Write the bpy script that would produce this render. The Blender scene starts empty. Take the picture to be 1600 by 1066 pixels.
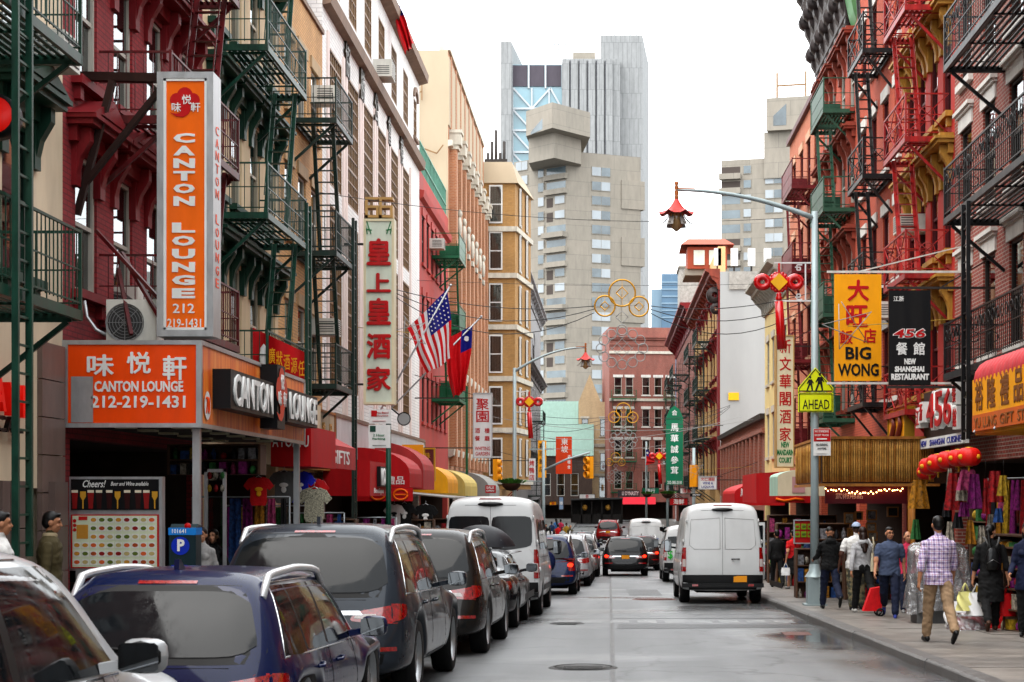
import bpy,bmesh,math,random
import numpy as np
from mathutils import Vector,Matrix
R=math.radians
rnd=random.Random(11)
S=bpy.context.scene
COL=S.collection
# ---------------------------------------------------------------- camera
F=2500.0;VX=950.0;VY=775.0;CZ=1.6
cd=bpy.data.cameras.new('camera');cam=bpy.data.objects.new('camera',cd);COL.objects.link(cam)
cam.location=(0,0,CZ);cam.rotation_euler=(R(90),0,0)
cd.sensor_width=36;cd.lens=36*F/1600
cd.shift_x=(800-VX)/1600;cd.shift_y=(VY-533)/1600
cd.clip_start=.1;cd.clip_end=3000
cd.dof.use_dof=True;cd.dof.focus_distance=34;cd.dof.aperture_fstop=8.0
S.camera=cam
# ---------------------------------------------------------------- overcast sky, sun
W=bpy.data.worlds.new('World');S.world=W;W.use_nodes=True
nt=W.node_tree;bg=nt.nodes['Background']
sky=nt.nodes.new('ShaderNodeTexSky');sky.sky_type='NISHITA';sky.sun_disc=False
sky.sun_elevation=R(66);sky.sun_rotation=R(235);sky.air_density=1.0;sky.dust_density=4.0
hs=nt.nodes.new('ShaderNodeHueSaturation');hs.inputs['Saturation'].default_value=.25
mx=nt.nodes.new('ShaderNodeMixRGB');mx.inputs[0].default_value=.78
mx.inputs[2].default_value=(9.3,9.6,9.8,1)
nt.links.new(sky.outputs[0],hs.inputs['Color']);nt.links.new(hs.outputs[0],mx.inputs[1])
nt.links.new(mx.outputs[0],bg.inputs[0]);bg.inputs[1].default_value=.135
sd=bpy.data.lights.new('sun','SUN');sd.energy=.8;sd.angle=R(50);sd.color=(1,.95,.88)
sun=bpy.data.objects.new('sun',sd);COL.objects.link(sun)
sun.rotation_euler=(R(24),0,R(-55))
S.view_settings.view_transform='Standard';S.view_settings.look='None'
S.view_settings.gamma=1;S.view_settings.exposure=1.68;S.view_settings.use_curve_mapping=False
S.cycles.max_bounces=6;S.cycles.diffuse_bounces=3;S.cycles.glossy_bounces=3
S.cycles.transmission_bounces=4;S.cycles.transparent_max_bounces=8
S.cycles.use_denoising=True;S.cycles.sample_clamp_indirect=6
S.cycles.caustics_reflective=False;S.cycles.caustics_refractive=False

def G(y):
    if y<=72:return-.026*y
    if y<=100:t=y-72;return-1.872-.026*t+.00066*t*t
    return-2.083+.011*(y-100)
SW=.13
def PX(px,py,Y):return Vector(((px-VX)*Y/F,Y,CZ-(py-VY)*Y/F))
def XX(px,Y):return(px-VX)*Y/F
def ZZ(py,Y):return CZ-(py-VY)*Y/F
# ---------------------------------------------------------------- materials
MATS={}
def _new(name):
    m=bpy.data.materials.new(name);m.use_nodes=True;MATS[name]=m
    return m,m.node_tree,m.node_tree.nodes['Principled BSDF']
def mat(name,col=None,rough=.6,metal=0,var=.14,scale=3.0,bump=.0,bscale=30,coat=0,spec=.22,emit=0,grime=0,streak=True):
    if name in MATS:return MATS[name]
    m,t,b=_new(name);N=t.nodes;L=t.links;col=DEEP(col)
    b.inputs['Roughness'].default_value=rough;b.inputs['Metallic'].default_value=metal
    b.inputs['Coat Weight'].default_value=coat;b.inputs['Coat Roughness'].default_value=.04
    b.inputs['Specular IOR Level'].default_value=spec
    c=(*col,1)
    if var>0 or grime>0 or bump>0:
        geo=N.new('ShaderNodeNewGeometry')
    if var>0:
        mp=N.new('ShaderNodeMapping');mp.inputs['Scale'].default_value=(1,1,.35 if streak else 1)
        L.new(geo.outputs['Position'],mp.inputs[0])
        n=N.new('ShaderNodeTexNoise');n.inputs['Scale'].default_value=scale;n.inputs['Detail'].default_value=6
        n.inputs['Roughness'].default_value=.65
        L.new(mp.outputs[0],n.inputs['Vector'])
        r=N.new('ShaderNodeMapRange');r.inputs[1].default_value=.3;r.inputs[2].default_value=.7
        r.inputs[3].default_value=1-var*1.3;r.inputs[4].default_value=1+var
        L.new(n.outputs['Fac'],r.inputs[0])
        v=N.new('ShaderNodeVectorMath');v.operation='SCALE';v.inputs[0].default_value=col
        L.new(r.outputs[0],v.inputs['Scale']);out=v.outputs[0]
        if grime>0:
            n2=N.new('ShaderNodeTexNoise');n2.inputs['Scale'].default_value=scale*.37;n2.inputs['Detail'].default_value=8
            mp2=N.new('ShaderNodeMapping');mp2.inputs['Scale'].default_value=(1.6,1.6,.16)
            L.new(geo.outputs['Position'],mp2.inputs[0]);L.new(mp2.outputs[0],n2.inputs['Vector'])
            r2=N.new('ShaderNodeMapRange');r2.inputs[1].default_value=.48;r2.inputs[2].default_value=.75
            r2.inputs[3].default_value=0;r2.inputs[4].default_value=grime
            L.new(n2.outputs['Fac'],r2.inputs[0])
            mm=N.new('ShaderNodeMixRGB');mm.inputs[2].default_value=(.07,.06,.05,1)
            L.new(r2.outputs[0],mm.inputs[0]);L.new(out,mm.inputs[1]);out=mm.outputs[0]
        L.new(out,b.inputs['Base Color'])
        rr=N.new('ShaderNodeMapRange');rr.inputs[3].default_value=max(.02,rough-.08);rr.inputs[4].default_value=min(1,rough+.1)
        L.new(n.outputs['Fac'],rr.inputs[0]);L.new(rr.outputs[0],b.inputs['Roughness'])
    else:b.inputs['Base Color'].default_value=c
    if bump>0:
        n3=N.new('ShaderNodeTexNoise');n3.inputs['Scale'].default_value=bscale;n3.inputs['Detail'].default_value=4
        L.new(geo.outputs['Position'],n3.inputs['Vector'])
        bp=N.new('ShaderNodeBump');bp.inputs['Strength'].default_value=bump;bp.inputs['Distance'].default_value=.02
        L.new(n3.outputs['Fac'],bp.inputs['Height']);L.new(bp.outputs[0],b.inputs['Normal'])
    if emit:
        b.inputs['Emission Color'].default_value=c;b.inputs['Emission Strength'].default_value=emit
    return m
def DEEP(c):return tuple(x**1.3 for x in c)
def brick(name,c1,c2,mortar,bw=.21,bh=.075,rough=.85,grime=.5,msize=.012,bump=.5):
    if name in MATS:return MATS[name]
    m,t,b=_new(name);N=t.nodes;L=t.links;b.inputs['Roughness'].default_value=rough
    geo=N.new('ShaderNodeNewGeometry');sx=N.new('ShaderNodeSeparateXYZ');L.new(geo.outputs['Position'],sx.inputs[0])
    ad=N.new('ShaderNodeMath');L.new(sx.outputs[0],ad.inputs[0]);L.new(sx.outputs[1],ad.inputs[1])
    cb=N.new('ShaderNodeCombineXYZ');L.new(ad.outputs[0],cb.inputs[0]);L.new(sx.outputs[2],cb.inputs[1])
    k=N.new('ShaderNodeTexBrick');k.inputs['Scale'].default_value=1
    k.inputs['Brick Width'].default_value=bw;k.inputs['Row Height'].default_value=bh
    k.inputs['Mortar Size'].default_value=msize;k.inputs['Mortar Smooth'].default_value=.3
    k.inputs['Color1'].default_value=(*DEEP(c1),1);k.inputs['Color2'].default_value=(*DEEP(c2),1);k.inputs['Mortar'].default_value=(*DEEP(mortar),1)
    L.new(cb.outputs[0],k.inputs['Vector'])
    n=N.new('ShaderNodeTexNoise');n.inputs['Scale'].default_value=.9;n.inputs['Detail'].default_value=9;n.inputs['Roughness'].default_value=.7
    mp=N.new('ShaderNodeMapping');mp.inputs['Scale'].default_value=(1.2,1.2,.35)
    L.new(geo.outputs['Position'],mp.inputs[0]);L.new(mp.outputs[0],n.inputs['Vector'])
    r=N.new('ShaderNodeMapRange');r.inputs[1].default_value=.35;r.inputs[2].default_value=.75;r.inputs[3].default_value=1.12;r.inputs[4].default_value=1-grime
    L.new(n.outputs['Fac'],r.inputs[0])
    v=N.new('ShaderNodeVectorMath');v.operation='SCALE';L.new(k.outputs['Color'],v.inputs[0]);L.new(r.outputs[0],v.inputs['Scale'])
    L.new(v.outputs[0],b.inputs['Base Color'])
    bp=N.new('ShaderNodeBump');bp.inputs['Strength'].default_value=bump;bp.inputs['Distance'].default_value=.015;bp.invert=True
    L.new(k.outputs['Fac'],bp.inputs['Height']);L.new(bp.outputs[0],b.inputs['Normal'])
    return m
def glass(name,tint=(.5,.55,.56),gloss=.0,base=.06,rough=.02):
    """window glass: a tinted see-through sheet with a Fresnel reflection"""
    if name in MATS:return MATS[name]
    m,t,b=_new(name);N=t.nodes;L=t.links;N.remove(b)
    tr=N.new('ShaderNodeBsdfTransparent');tr.inputs[0].default_value=(*tint,1)
    gl=N.new('ShaderNodeBsdfGlossy');gl.inputs['Roughness'].default_value=rough;gl.inputs[0].default_value=(.92,.95,.96,1)
    fr=N.new('ShaderNodeFresnel');fr.inputs[0].default_value=1.5
    ad=N.new('ShaderNodeMath');ad.inputs[1].default_value=base;ad.use_clamp=True;L.new(fr.outputs[0],ad.inputs[0])
    geo=N.new('ShaderNodeNewGeometry');n=N.new('ShaderNodeTexNoise');n.inputs['Scale'].default_value=1.7
    L.new(geo.outputs['Position'],n.inputs['Vector'])
    bp=N.new('ShaderNodeBump');bp.inputs['Strength'].default_value=.06;L.new(n.outputs['Fac'],bp.inputs['Height'])
    L.new(bp.outputs[0],gl.inputs['Normal'])
    mi=N.new('ShaderNodeMixShader');L.new(ad.outputs[0],mi.inputs[0]);L.new(tr.outputs[0],mi.inputs[1]);L.new(gl.outputs[0],mi.inputs[2])
    L.new(mi.outputs[0],N['Material Output'].inputs['Surface'])
    return m
# ---------------------------------------------------------------- mesh builder
class MB:
    def __init__(s,T=None):s.v=[];s.f=[];s.m=[];s.T=T;s.sm=[]
    def add(s,vs,fs,m=0,sm=False):
        o=len(s.v);T=s.T
        s.v+=[T(p)for p in vs]if T else[tuple(p)for p in vs]
        s.f+=[tuple(i+o for i in f)for f in fs];s.m+=[m]*len(fs);s.sm+=[sm]*len(fs)
        return s
    BF=((0,2,3,1),(4,5,7,6),(0,1,5,4),(2,6,7,3),(0,4,6,2),(1,3,7,5))
    def box(s,x0,x1,y0,y1,z0,z1,m=0):
        return s.add([(x,y,z)for x in(x0,x1)for y in(y0,y1)for z in(z0,z1)],s.BF,m)
    def bar(s,p,q,w,h=None,m=0,up=(0,0,1)):
        p=Vector(p);q=Vector(q);d=(q-p)
        if d.length<1e-6:return s
        d.normalize();u=Vector(up)
        if abs(d.dot(u))>.98:u=Vector((0,1,0))
        a=d.cross(u).normalized();b=a.cross(d);h=h or w
        return s.add([c+a*(i*w/2)+b*(j*h/2)for c in(p,q)for i in(-1,1)for j in(-1,1)],s.BF,m)
    def tube(s,pts,r,n=6,m=0,cap=True,sm=True):
        pts=[Vector(p)for p in pts];k=len(pts);rs=r if isinstance(r,(list,tuple))else[r]*k
        vs=[];fs=[];a=None
        for i,p in enumerate(pts):
            d=(pts[min(i+1,k-1)]-pts[max(i-1,0)])
            d=d.normalized()if d.length>1e-9 else Vector((0,0,1))
            if a is None:a=d.orthogonal().normalized()
            else:
                a=a-d*a.dot(d);a=a.normalized()if a.length>1e-6 else d.orthogonal().normalized()
            b=d.cross(a)
            vs+=[p+(a*math.cos(6.28318*j/n)+b*math.sin(6.28318*j/n))*rs[i]for j in range(n)]
        for i in range(k-1):
            for j in range(n):fs.append((i*n+j,i*n+(j+1)%n,(i+1)*n+(j+1)%n,(i+1)*n+j))
        s.add(vs,fs,m,sm)
        if cap:o=len(s.v);s.f+=[tuple(o-k*n+j for j in range(n))[::-1],tuple(o-n+j for j in range(n))];s.m+=[m,m];s.sm+=[False,False]
        return s
    def prism(s,poly,a,b,ax=1,m=0):
        """poly: 2-D outline in the two other axes, extruded from a to b along axis ax"""
        n=len(poly)
        def mk(p,c):return((c,p[0],p[1]),(p[0],c,p[1]),(p[0],p[1],c))[ax]
        return s.add([mk(p,a)for p in poly]+[mk(p,b)for p in poly],
                     [tuple(range(n))[::-1],tuple(range(n,2*n))]+[(i,(i+1)%n,n+(i+1)%n,n+i)for i in range(n)],m)
    def lathe(s,prof,c=(0,0,0),n=16,m=0,ax=2,sm=True):
        vs=[]
        for r,z in prof:
            for j in range(n):
                x,y=r*math.cos(6.28318*j/n),r*math.sin(6.28318*j/n)
                p=((z,x,y),(x,z,y),(x,y,z))[ax];vs.append((p[0]+c[0],p[1]+c[1],p[2]+c[2]))
        k=len(prof)
        return s.add(vs,[(i*n+j,i*n+(j+1)%n,(i+1)*n+(j+1)%n,(i+1)*n+j)for i in range(k-1)for j in range(n)],m,sm)
    def quad(s,a,b,c,d,m=0):return s.add([a,b,c,d],[(0,1,2,3)],m)
    def grid(s,fn,nu,nv,m=0,sm=True):
        return s.add([fn(i/nu,j/nv)for i in range(nu+1)for j in range(nv+1)],
                     [(i*(nv+1)+j,(i+1)*(nv+1)+j,(i+1)*(nv+1)+j+1,i*(nv+1)+j+1)for i in range(nu)for j in range(nv)],m,sm)
    def ball(s,c,r,n=10,m=0,rz=None):
        rx,ry,rzz=(r if isinstance(r,(tuple,list))else(r,r,rz or r))
        return s.grid(lambda u,v:(c[0]+rx*math.sin(math.pi*v)*math.cos(6.28318*u),c[1]+ry*math.sin(math.pi*v)*math.sin(6.28318*u),c[2]+rzz*math.cos(math.pi*v)),n,max(4,n//2),m)
    def mesh(s,name,mats,fix=True):
        me=bpy.data.meshes.new(name);me.from_pydata(s.v,[],s.f)
        if s.m:me.polygons.foreach_set('material_index',s.m);me.polygons.foreach_set('use_smooth',s.sm)
        for x in(mats if isinstance(mats,(list,tuple))else[mats]):me.materials.append(x)
        if fix:
            bm=bmesh.new();bm.from_mesh(me);bmesh.ops.recalc_face_normals(bm,faces=bm.faces);bm.to_mesh(me);bm.free()
        me.update();return me
    def build(s,name,mats,parent=None,fix=True,**k):
        return obj(name,s.mesh(name,mats,fix),parent,**k)
def obj(name,me,parent=None,loc=None,rot=None,scale=None,world=True,kind=None):
    """link a mesh; with world=True its coordinates are world coordinates even under a moved parent"""
    o=bpy.data.objects.new(name,me);COL.objects.link(o)
    if parent is not None:
        o.parent=parent
        if world:
            o.matrix_parent_inverse=WORLD(parent).inverted()
    if loc is not None:o.location=loc
    if rot is not None:o.rotation_euler=rot
    if scale is not None:o.scale=scale if isinstance(scale,(tuple,list))else(scale,)*3
    if kind:o['kind']=kind
    return o
def WORLD(o):
    m=Matrix.LocRotScale(o.location,o.rotation_euler,o.scale)
    return m if o.parent is None else WORLD(o.parent)@o.matrix_parent_inverse@m
def tag(o,label,cat,group=None):
    o['label']=label;o['category']=cat
    if group:o['group']=group
    return o
def thing(name,label,cat,loc=(0,0,0),rz=0,group=None,scale=1):
    o=bpy.data.objects.new(name,None);COL.objects.link(o);o.location=loc;o.rotation_euler=(0,0,rz)
    o.scale=(scale,)*3;o.empty_display_size=.2
    return tag(o,label,cat,group)
def structure(name,mb,mats,parent=None):
    o=mb.build(name,mats,parent)
    if parent is None:o['kind']='structure'
    return o
def dup(root,loc,rz=0,label=None,group=None,scale=None,name=None):
    def cp(o,par):
        c=o.copy();COL.objects.link(c);c.parent=par
        for ch in o.children:cp(ch,c)
        return c
    r=cp(root,None);r.location=loc;r.rotation_euler=(0,0,rz)
    if label:r['label']=label
    if group:r['group']=group
    if scale:r.scale=(scale,)*3
    return r
def evaluated(o):
    """the mesh of an object with its modifiers or text applied, worked out in a scratch scene"""
    sc=bpy.data.scenes.new('scratch');sc.collection.objects.link(o)
    with bpy.context.temp_override(scene=sc,view_layer=sc.view_layers[0]):dg=bpy.context.evaluated_depsgraph_get();dg.update();me=bpy.data.meshes.new_from_object(o.evaluated_get(dg))
    bpy.data.objects.remove(o);bpy.data.scenes.remove(sc);return me
# ---------------------------------------------------------------- lettering
_TX={}
def text_mesh(body,bold=.008,extrude=.012,space=1.0,line=1.0):
    key=(body,bold,extrude,space,line)
    if key in _TX:return _TX[key]
    cu=bpy.data.curves.new('lettering','FONT');cu.body=body;cu.extrude=extrude;cu.offset=bold
    cjk=any(ord(ch)>0x2e80 for ch in body);cu.offset=0 if cjk else bold
    cu.resolution_u=2;cu.align_x='CENTER';cu.space_character=space;cu.space_line=line
    o=bpy.data.objects.new('tmp',cu);me=evaluated(o);bpy.data.curves.remove(cu)
    if cjk and bold>0 and len(me.vertices):
        bm=bmesh.new()
        for k_,(dx,dy)in enumerate(((0,0),(bold,0),(-bold,0),(0,bold),(0,-bold))):
            m2=me.copy();m2.transform(Matrix.Translation((dx,dy,-.002*k_)));bm.from_mesh(m2);bpy.data.meshes.remove(m2)
        bm.to_mesh(me);bm.free()
    n=len(me.vertices);a=np.zeros(n*3);me.vertices.foreach_get('co',a);a=a.reshape(-1,3)
    lo,hi=(a.min(0),a.max(0))if n else(np.zeros(3),np.ones(3))
    _TX[key]=(a,lo,hi,me)
    return _TX[key]
def text(body,O,U,V,w,h,material,parent,name='lettering',bold=.008,depth=.012,space=1.0,line=1.0,fit=True,world=True,shear=0,label=None):
    """lettering filling the box of width w and height h whose centre is O; U right, V up (unit vectors)"""
    a,lo,hi,src=text_mesh(body,bold,.05,space,line)
    O=Vector(O);U=Vector(U).normalized();V=Vector(V).normalized();Nn=U.cross(V)
    sw=w/max(1e-6,hi[0]-lo[0]);sh=h/max(1e-6,hi[1]-lo[1])
    if not fit:sw=sh=min(sw,sh)
    me=src.copy();me.name=name
    b=np.empty_like(a)
    cx,cy=(lo[0]+hi[0])/2,(lo[1]+hi[1])/2
    lx=(a[:,0]-cx)*sw+shear*(a[:,1]-cy)*sh;ly=(a[:,1]-cy)*sh;lz=(a[:,2]+.05)/.1*depth
    for i in range(3):b[:,i]=O[i]+U[i]*lx+V[i]*ly+Nn[i]*lz
    me.vertices.foreach_set('co',b.ravel());me.materials.clear();me.materials.append(material);me.update()
    o=obj(name,me,parent,world=world)
    return o
# ================================================================ GROUND
def asphalt():
    m,t,b=_new('wet asphalt');N=t.nodes;L=t.links
    geo=N.new('ShaderNodeNewGeometry')
    def noise(sc,det=6,stretch=None):
        n=N.new('ShaderNodeTexNoise');n.inputs['Scale'].default_value=sc;n.inputs['Detail'].default_value=det
        if stretch:
            mp=N.new('ShaderNodeMapping');mp.inputs['Scale'].default_value=stretch;L.new(geo.outputs['Position'],mp.inputs[0]);L.new(mp.outputs[0],n.inputs['Vector'])
        else:L.new(geo.outputs['Position'],n.inputs['Vector'])
        return n
    n1=noise(.5,8,(1,.35,1));n2=noise(60,3);n3=noise(.22,5)
    cr=N.new('ShaderNodeValToRGB');e=cr.color_ramp.elements
    e[0].position=.32;e[0].color=(.09,.093,.096,1);e[1].position=.7;e[1].color=(.19,.194,.199,1)
    L.new(n1.outputs['Fac'],cr.inputs[0])
    mm=N.new('ShaderNodeMixRGB');mm.blend_type='MULTIPLY';mm.inputs[0].default_value=.75
    n5=noise(1.0,5,(1.1,.045,1));r5=N.new('ShaderNodeMapRange');r5.inputs[1].default_value=.35;r5.inputs[2].default_value=.65;r5.inputs[3].default_value=.62;r5.inputs[4].default_value=1.12
    v5=N.new('ShaderNodeVectorMath');v5.operation='SCALE';L.new(n5.outputs['Fac'],r5.inputs[0]);L.new(cr.outputs[0],v5.inputs[0]);L.new(r5.outputs[0],v5.inputs['Scale']);L.new(v5.outputs[0],mm.inputs[1]);L.new(n2.outputs['Color'],mm.inputs[2])
    # tar seams and cracks
    vo=N.new('ShaderNodeTexVoronoi');vo.feature='DISTANCE_TO_EDGE';vo.inputs['Scale'].default_value=.33
    nd=noise(1.3,4);ad=N.new('ShaderNodeVectorMath');ad.operation='ADD';sc=N.new('ShaderNodeVectorMath');sc.operation='SCALE';sc.inputs['Scale'].default_value=1.3
    L.new(nd.outputs['Color'],sc.inputs[0]);L.new(geo.outputs['Position'],ad.inputs[0]);L.new(sc.outputs[0],ad.inputs[1]);L.new(ad.outputs[0],vo.inputs['Vector'])
    rc=N.new('ShaderNodeMapRange');rc.inputs[1].default_value=.0;rc.inputs[2].default_value=.02;rc.inputs[3].default_value=.3;rc.inputs[4].default_value=1
    L.new(vo.outputs['Distance'],rc.inputs[0])
    v=N.new('ShaderNodeVectorMath');v.operation='SCALE';L.new(mm.outputs[0],v.inputs[0]);L.new(rc.outputs[0],v.inputs['Scale']);L.new(v.outputs[0],b.inputs['Base Color'])
    # wet: the film of water follows the dips, deepest along the gutter
    sx=N.new('ShaderNodeSeparateXYZ');L.new(geo.outputs['Position'],sx.inputs[0])
    gu=N.new('ShaderNodeMapRange');gu.inputs[1].default_value=2.5;gu.inputs[2].default_value=3.75;gu.inputs[3].default_value=0;gu.inputs[4].default_value=.22
    L.new(sx.outputs[0],gu.inputs[0])
    sm=N.new('ShaderNodeMath');L.new(n3.outputs['Fac'],sm.inputs[0]);L.new(gu.outputs[0],sm.inputs[1])
    rr=N.new('ShaderNodeMapRange');rr.inputs[1].default_value=.5;rr.inputs[2].default_value=.74;rr.inputs[3].default_value=.5;rr.inputs[4].default_value=.1
    L.new(sm.outputs[0],rr.inputs[0]);L.new(rr.outputs[0],b.inputs['Roughness'])
    b.inputs['Specular IOR Level'].default_value=.6
    bp=N.new('ShaderNodeBump');bp.inputs['Distance'].default_value=.012
    bs=N.new('ShaderNodeMapRange');bs.inputs[1].default_value=.5;bs.inputs[2].default_value=.74;bs.inputs[3].default_value=.38;bs.inputs[4].default_value=.02
    L.new(sm.outputs[0],bs.inputs[0]);L.new(bs.outputs[0],bp.inputs['Strength']);L.new(n2.outputs['Fac'],bp.inputs['Height']);L.new(bp.outputs[0],b.inputs['Normal'])
    return m
ASPH=asphalt()
CONC=mat('damp concrete paving',(.185,.178,.168),.42,var=.3,scale=1.3,bump=.25,bscale=45,grime=.35,streak=False)
GRAN=mat('granite kerb stone',(.17,.165,.16),.4,var=.28,scale=5,bump=.3,bscale=60,streak=False)
EARTH=mat('city ground',(.10,.10,.10),.8,var=.2,streak=False)
KR=3.85;KL0=-4.15
def KL(y):return KL0+.012*max(0,min(y,80)-10)
YS=[-12]+list(range(0,72,4))+[72,76,80,84,88,92,96,100]+list(range(110,230,20))+[230]
mb=MB();mb.add([(x,y,G(y)-.03-(.3 if abs(x)>30 else 0))for y in[-40]+YS+[400,900,2400]for x in(-900,-30,30,900)],[(i*4+j,i*4+j+1,i*4+j+5,i*4+j+4)for i in range(len(YS)+3)for j in range(3)])
structure('ground',mb,EARTH)
mb=MB();mb.add([(x,y,G(y))for y in YS for x in(KL(y)-.02,KR+.02)],[(i*2,i*2+1,i*2+3,i*2+2)for i in range(len(YS)-1)])
road=structure('road',mb,ASPH)
# pavements: a bed, then slabs one by one as far as they can be told apart
for nm,xf in(('pavement_right',lambda y:(KR+.2,7.6)),('pavement_left',lambda y:(-7.6,KL(y)-.2))):
    mb=MB();mb.add([(x,y,G(y)+SW-(.03 if y<73 else 0))for y in YS for x in xf(y)],[(i*2,i*2+1,i*2+3,i*2+2)for i in range(len(YS)-1)])
    pv=structure(nm,mb,CONC)
    r2=random.Random(5)
    if nm=='pavement_right':
        me={}
        for row,y in enumerate(np.arange(12,66,1.53)):
            for c in range(2):
                w=(7.6-KR-.2)/2
                x0=KR+.2+c*w;key=r2.randrange(3)
                if key not in me:
                    q=MB();q.box(.008,w-.008,.008,1.522,-.08,0);me[key]=q.mesh('paving_slab',mat('paving slab %d'%key,[(.26,.24,.22),(.23,.215,.2),(.25,.23,.21)][key],.4,var=.32,scale=1.6,bump=.25,bscale=50,grime=.5,streak=False))
                obj('paving_slab',me[key],pv,loc=(x0,y,G(y)+SW+r2.uniform(-.004,.004)),rot=(math.atan(-.026),0,0))
for nm,sgn in(('kerb_right',1),('kerb_left',-1)):
    mb=MB();mb.add([(x,y,G(y)+z)for y in YS for x,z in(((KR,-.05),(KR,SW-.02),(KR+.2,SW-.02))if sgn>0 else((KL(y),-.05),(KL(y),SW-.02),(KL(y)-.2,SW-.02)))],
                      [(i*3+j,i*3+j+1,i*3+j+4,i*3+j+3)for i in range(len(YS)-1)for j in range(2)])
    kb=structure(nm,mb,GRAN)
    if sgn>0:
        me=[]
        for k in range(4):
            q=MB();l=1.9;dz=.006*k
            q.prism([(-.012,-.12),(-.012,SW-.03),(.02,SW),(.215,SW+.002),(.215,-.12)],.006,l-.006,ax=1);me.append(q.mesh('kerb_stone',GRAN))
        for k,y in enumerate(np.arange(8,68,1.9)):
            obj('kerb_stone',me[k%4],kb,loc=(KR+.004*(k%3),y,G(y)),rot=(math.atan(-.026),0,0))
# worn paint, patches, covers
def decal(name,poly,m,dz=.004,parent=road):
    q=MB();q.add([(x,y,G(y)+dz)for x,y in poly],[tuple(range(len(poly)))]);return q.build(name,m,parent)
def worn_paint():
    m,t,b=_new('worn road paint');N=t.nodes;L=t.links
    geo=N.new('ShaderNodeNewGeometry');n=N.new('ShaderNodeTexNoise');n.inputs['Scale'].default_value=3.2;n.inputs['Detail'].default_value=9;n.inputs['Roughness'].default_value=.75
    L.new(geo.outputs['Position'],n.inputs['Vector'])
    r=N.new('ShaderNodeMapRange');r.inputs[1].default_value=.53;r.inputs[2].default_value=.66;L.new(n.outputs['Fac'],r.inputs[0])
    m2=N.new('ShaderNodeMixRGB');m2.inputs[1].default_value=(.11,.112,.115,1);m2.inputs[2].default_value=(.42,.42,.41,1)
    L.new(r.outputs[0],m2.inputs[0]);L.new(m2.outputs[0],b.inputs['Base Color']);b.inputs['Roughness'].default_value=.4
    return m
WP=worn_paint()
TAR=mat('tar patch',(.035,.036,.038),.3,var=.3,scale=2,bump=.3,bscale=50,streak=False)
TAR2=mat('dark asphalt patch',(.055,.056,.058),.4,var=.3,scale=2,bump=.4,bscale=60,streak=False)
y0=F*1.6/(972-840)
for i in range(9):
    a=-1.0+i*.52
    decal('stop_line_dash',[(a,y0-.4),(a+.36,y0-.4),(a+.36,y0+.5),(a,y0+.5)],WP)
decal('crosswalk_line',[(-2.3,y0+3.2),(3.4,y0+3.2),(3.4,y0+3.5),(-2.3,y0+3.5)],WP)
decal('asphalt_patch',[(.15,y0-2.3),(3.7,y0-1.9),(3.7,y0-.9),(.2,y0-.8)],TAR2)
decal('tar_seam',[(.1,y0+1.2),(3.8,y0+1.35),(3.8,y0+1.5),(.1,y0+1.32)],TAR)
decal('tar_seam',[(.02,12),(.08,12),(.13,70),(.07,70)],TAR,.003)
decal('asphalt_patch',[(.6,44),(1.5,44.1),(1.5,49),(.55,49)],TAR2)
decal('asphalt_patch',[(-1.2,56),(.1,56),(.1,63),(-1.2,62)],TAR2)
IRON=mat('cast iron cover',(.045,.043,.04),.45,.6,var=.4,scale=20,bump=.6,bscale=120,streak=False)
RUST=mat('rusty steel plate',(.16,.06,.04),.5,.2,var=.4,scale=9,streak=False)
def manhole(px,py,r=.4,m=IRON):
    y=F*1.6/(py-840);x=XX(px,y);q=MB()
    q.lathe([(0,.012),(r*.86,.012),(r*.86,.006),(r*.9,.006),(r*.9,.014),(r,.014),(r+.03,0)],(x,y,G(y)),28)
    for k in range(-3,4):
        q.box(x-r*.6,x+r*.6,y+k*.09-.02,y+k*.09+.02,G(y)+.01-.026*k*.09,G(y)+.017-.026*k*.09)
    return q.build('manhole_cover',m,road)
manhole(911,1044);manhole(1022,937,.55,RUST);manhole(886,975,.3)
q=MB();y=26.5;q.box(2.9,3.35,y-.3,y+.3,G(y)-.02,G(y)+.01);q.build('drain_plate',RUST,road)
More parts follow.
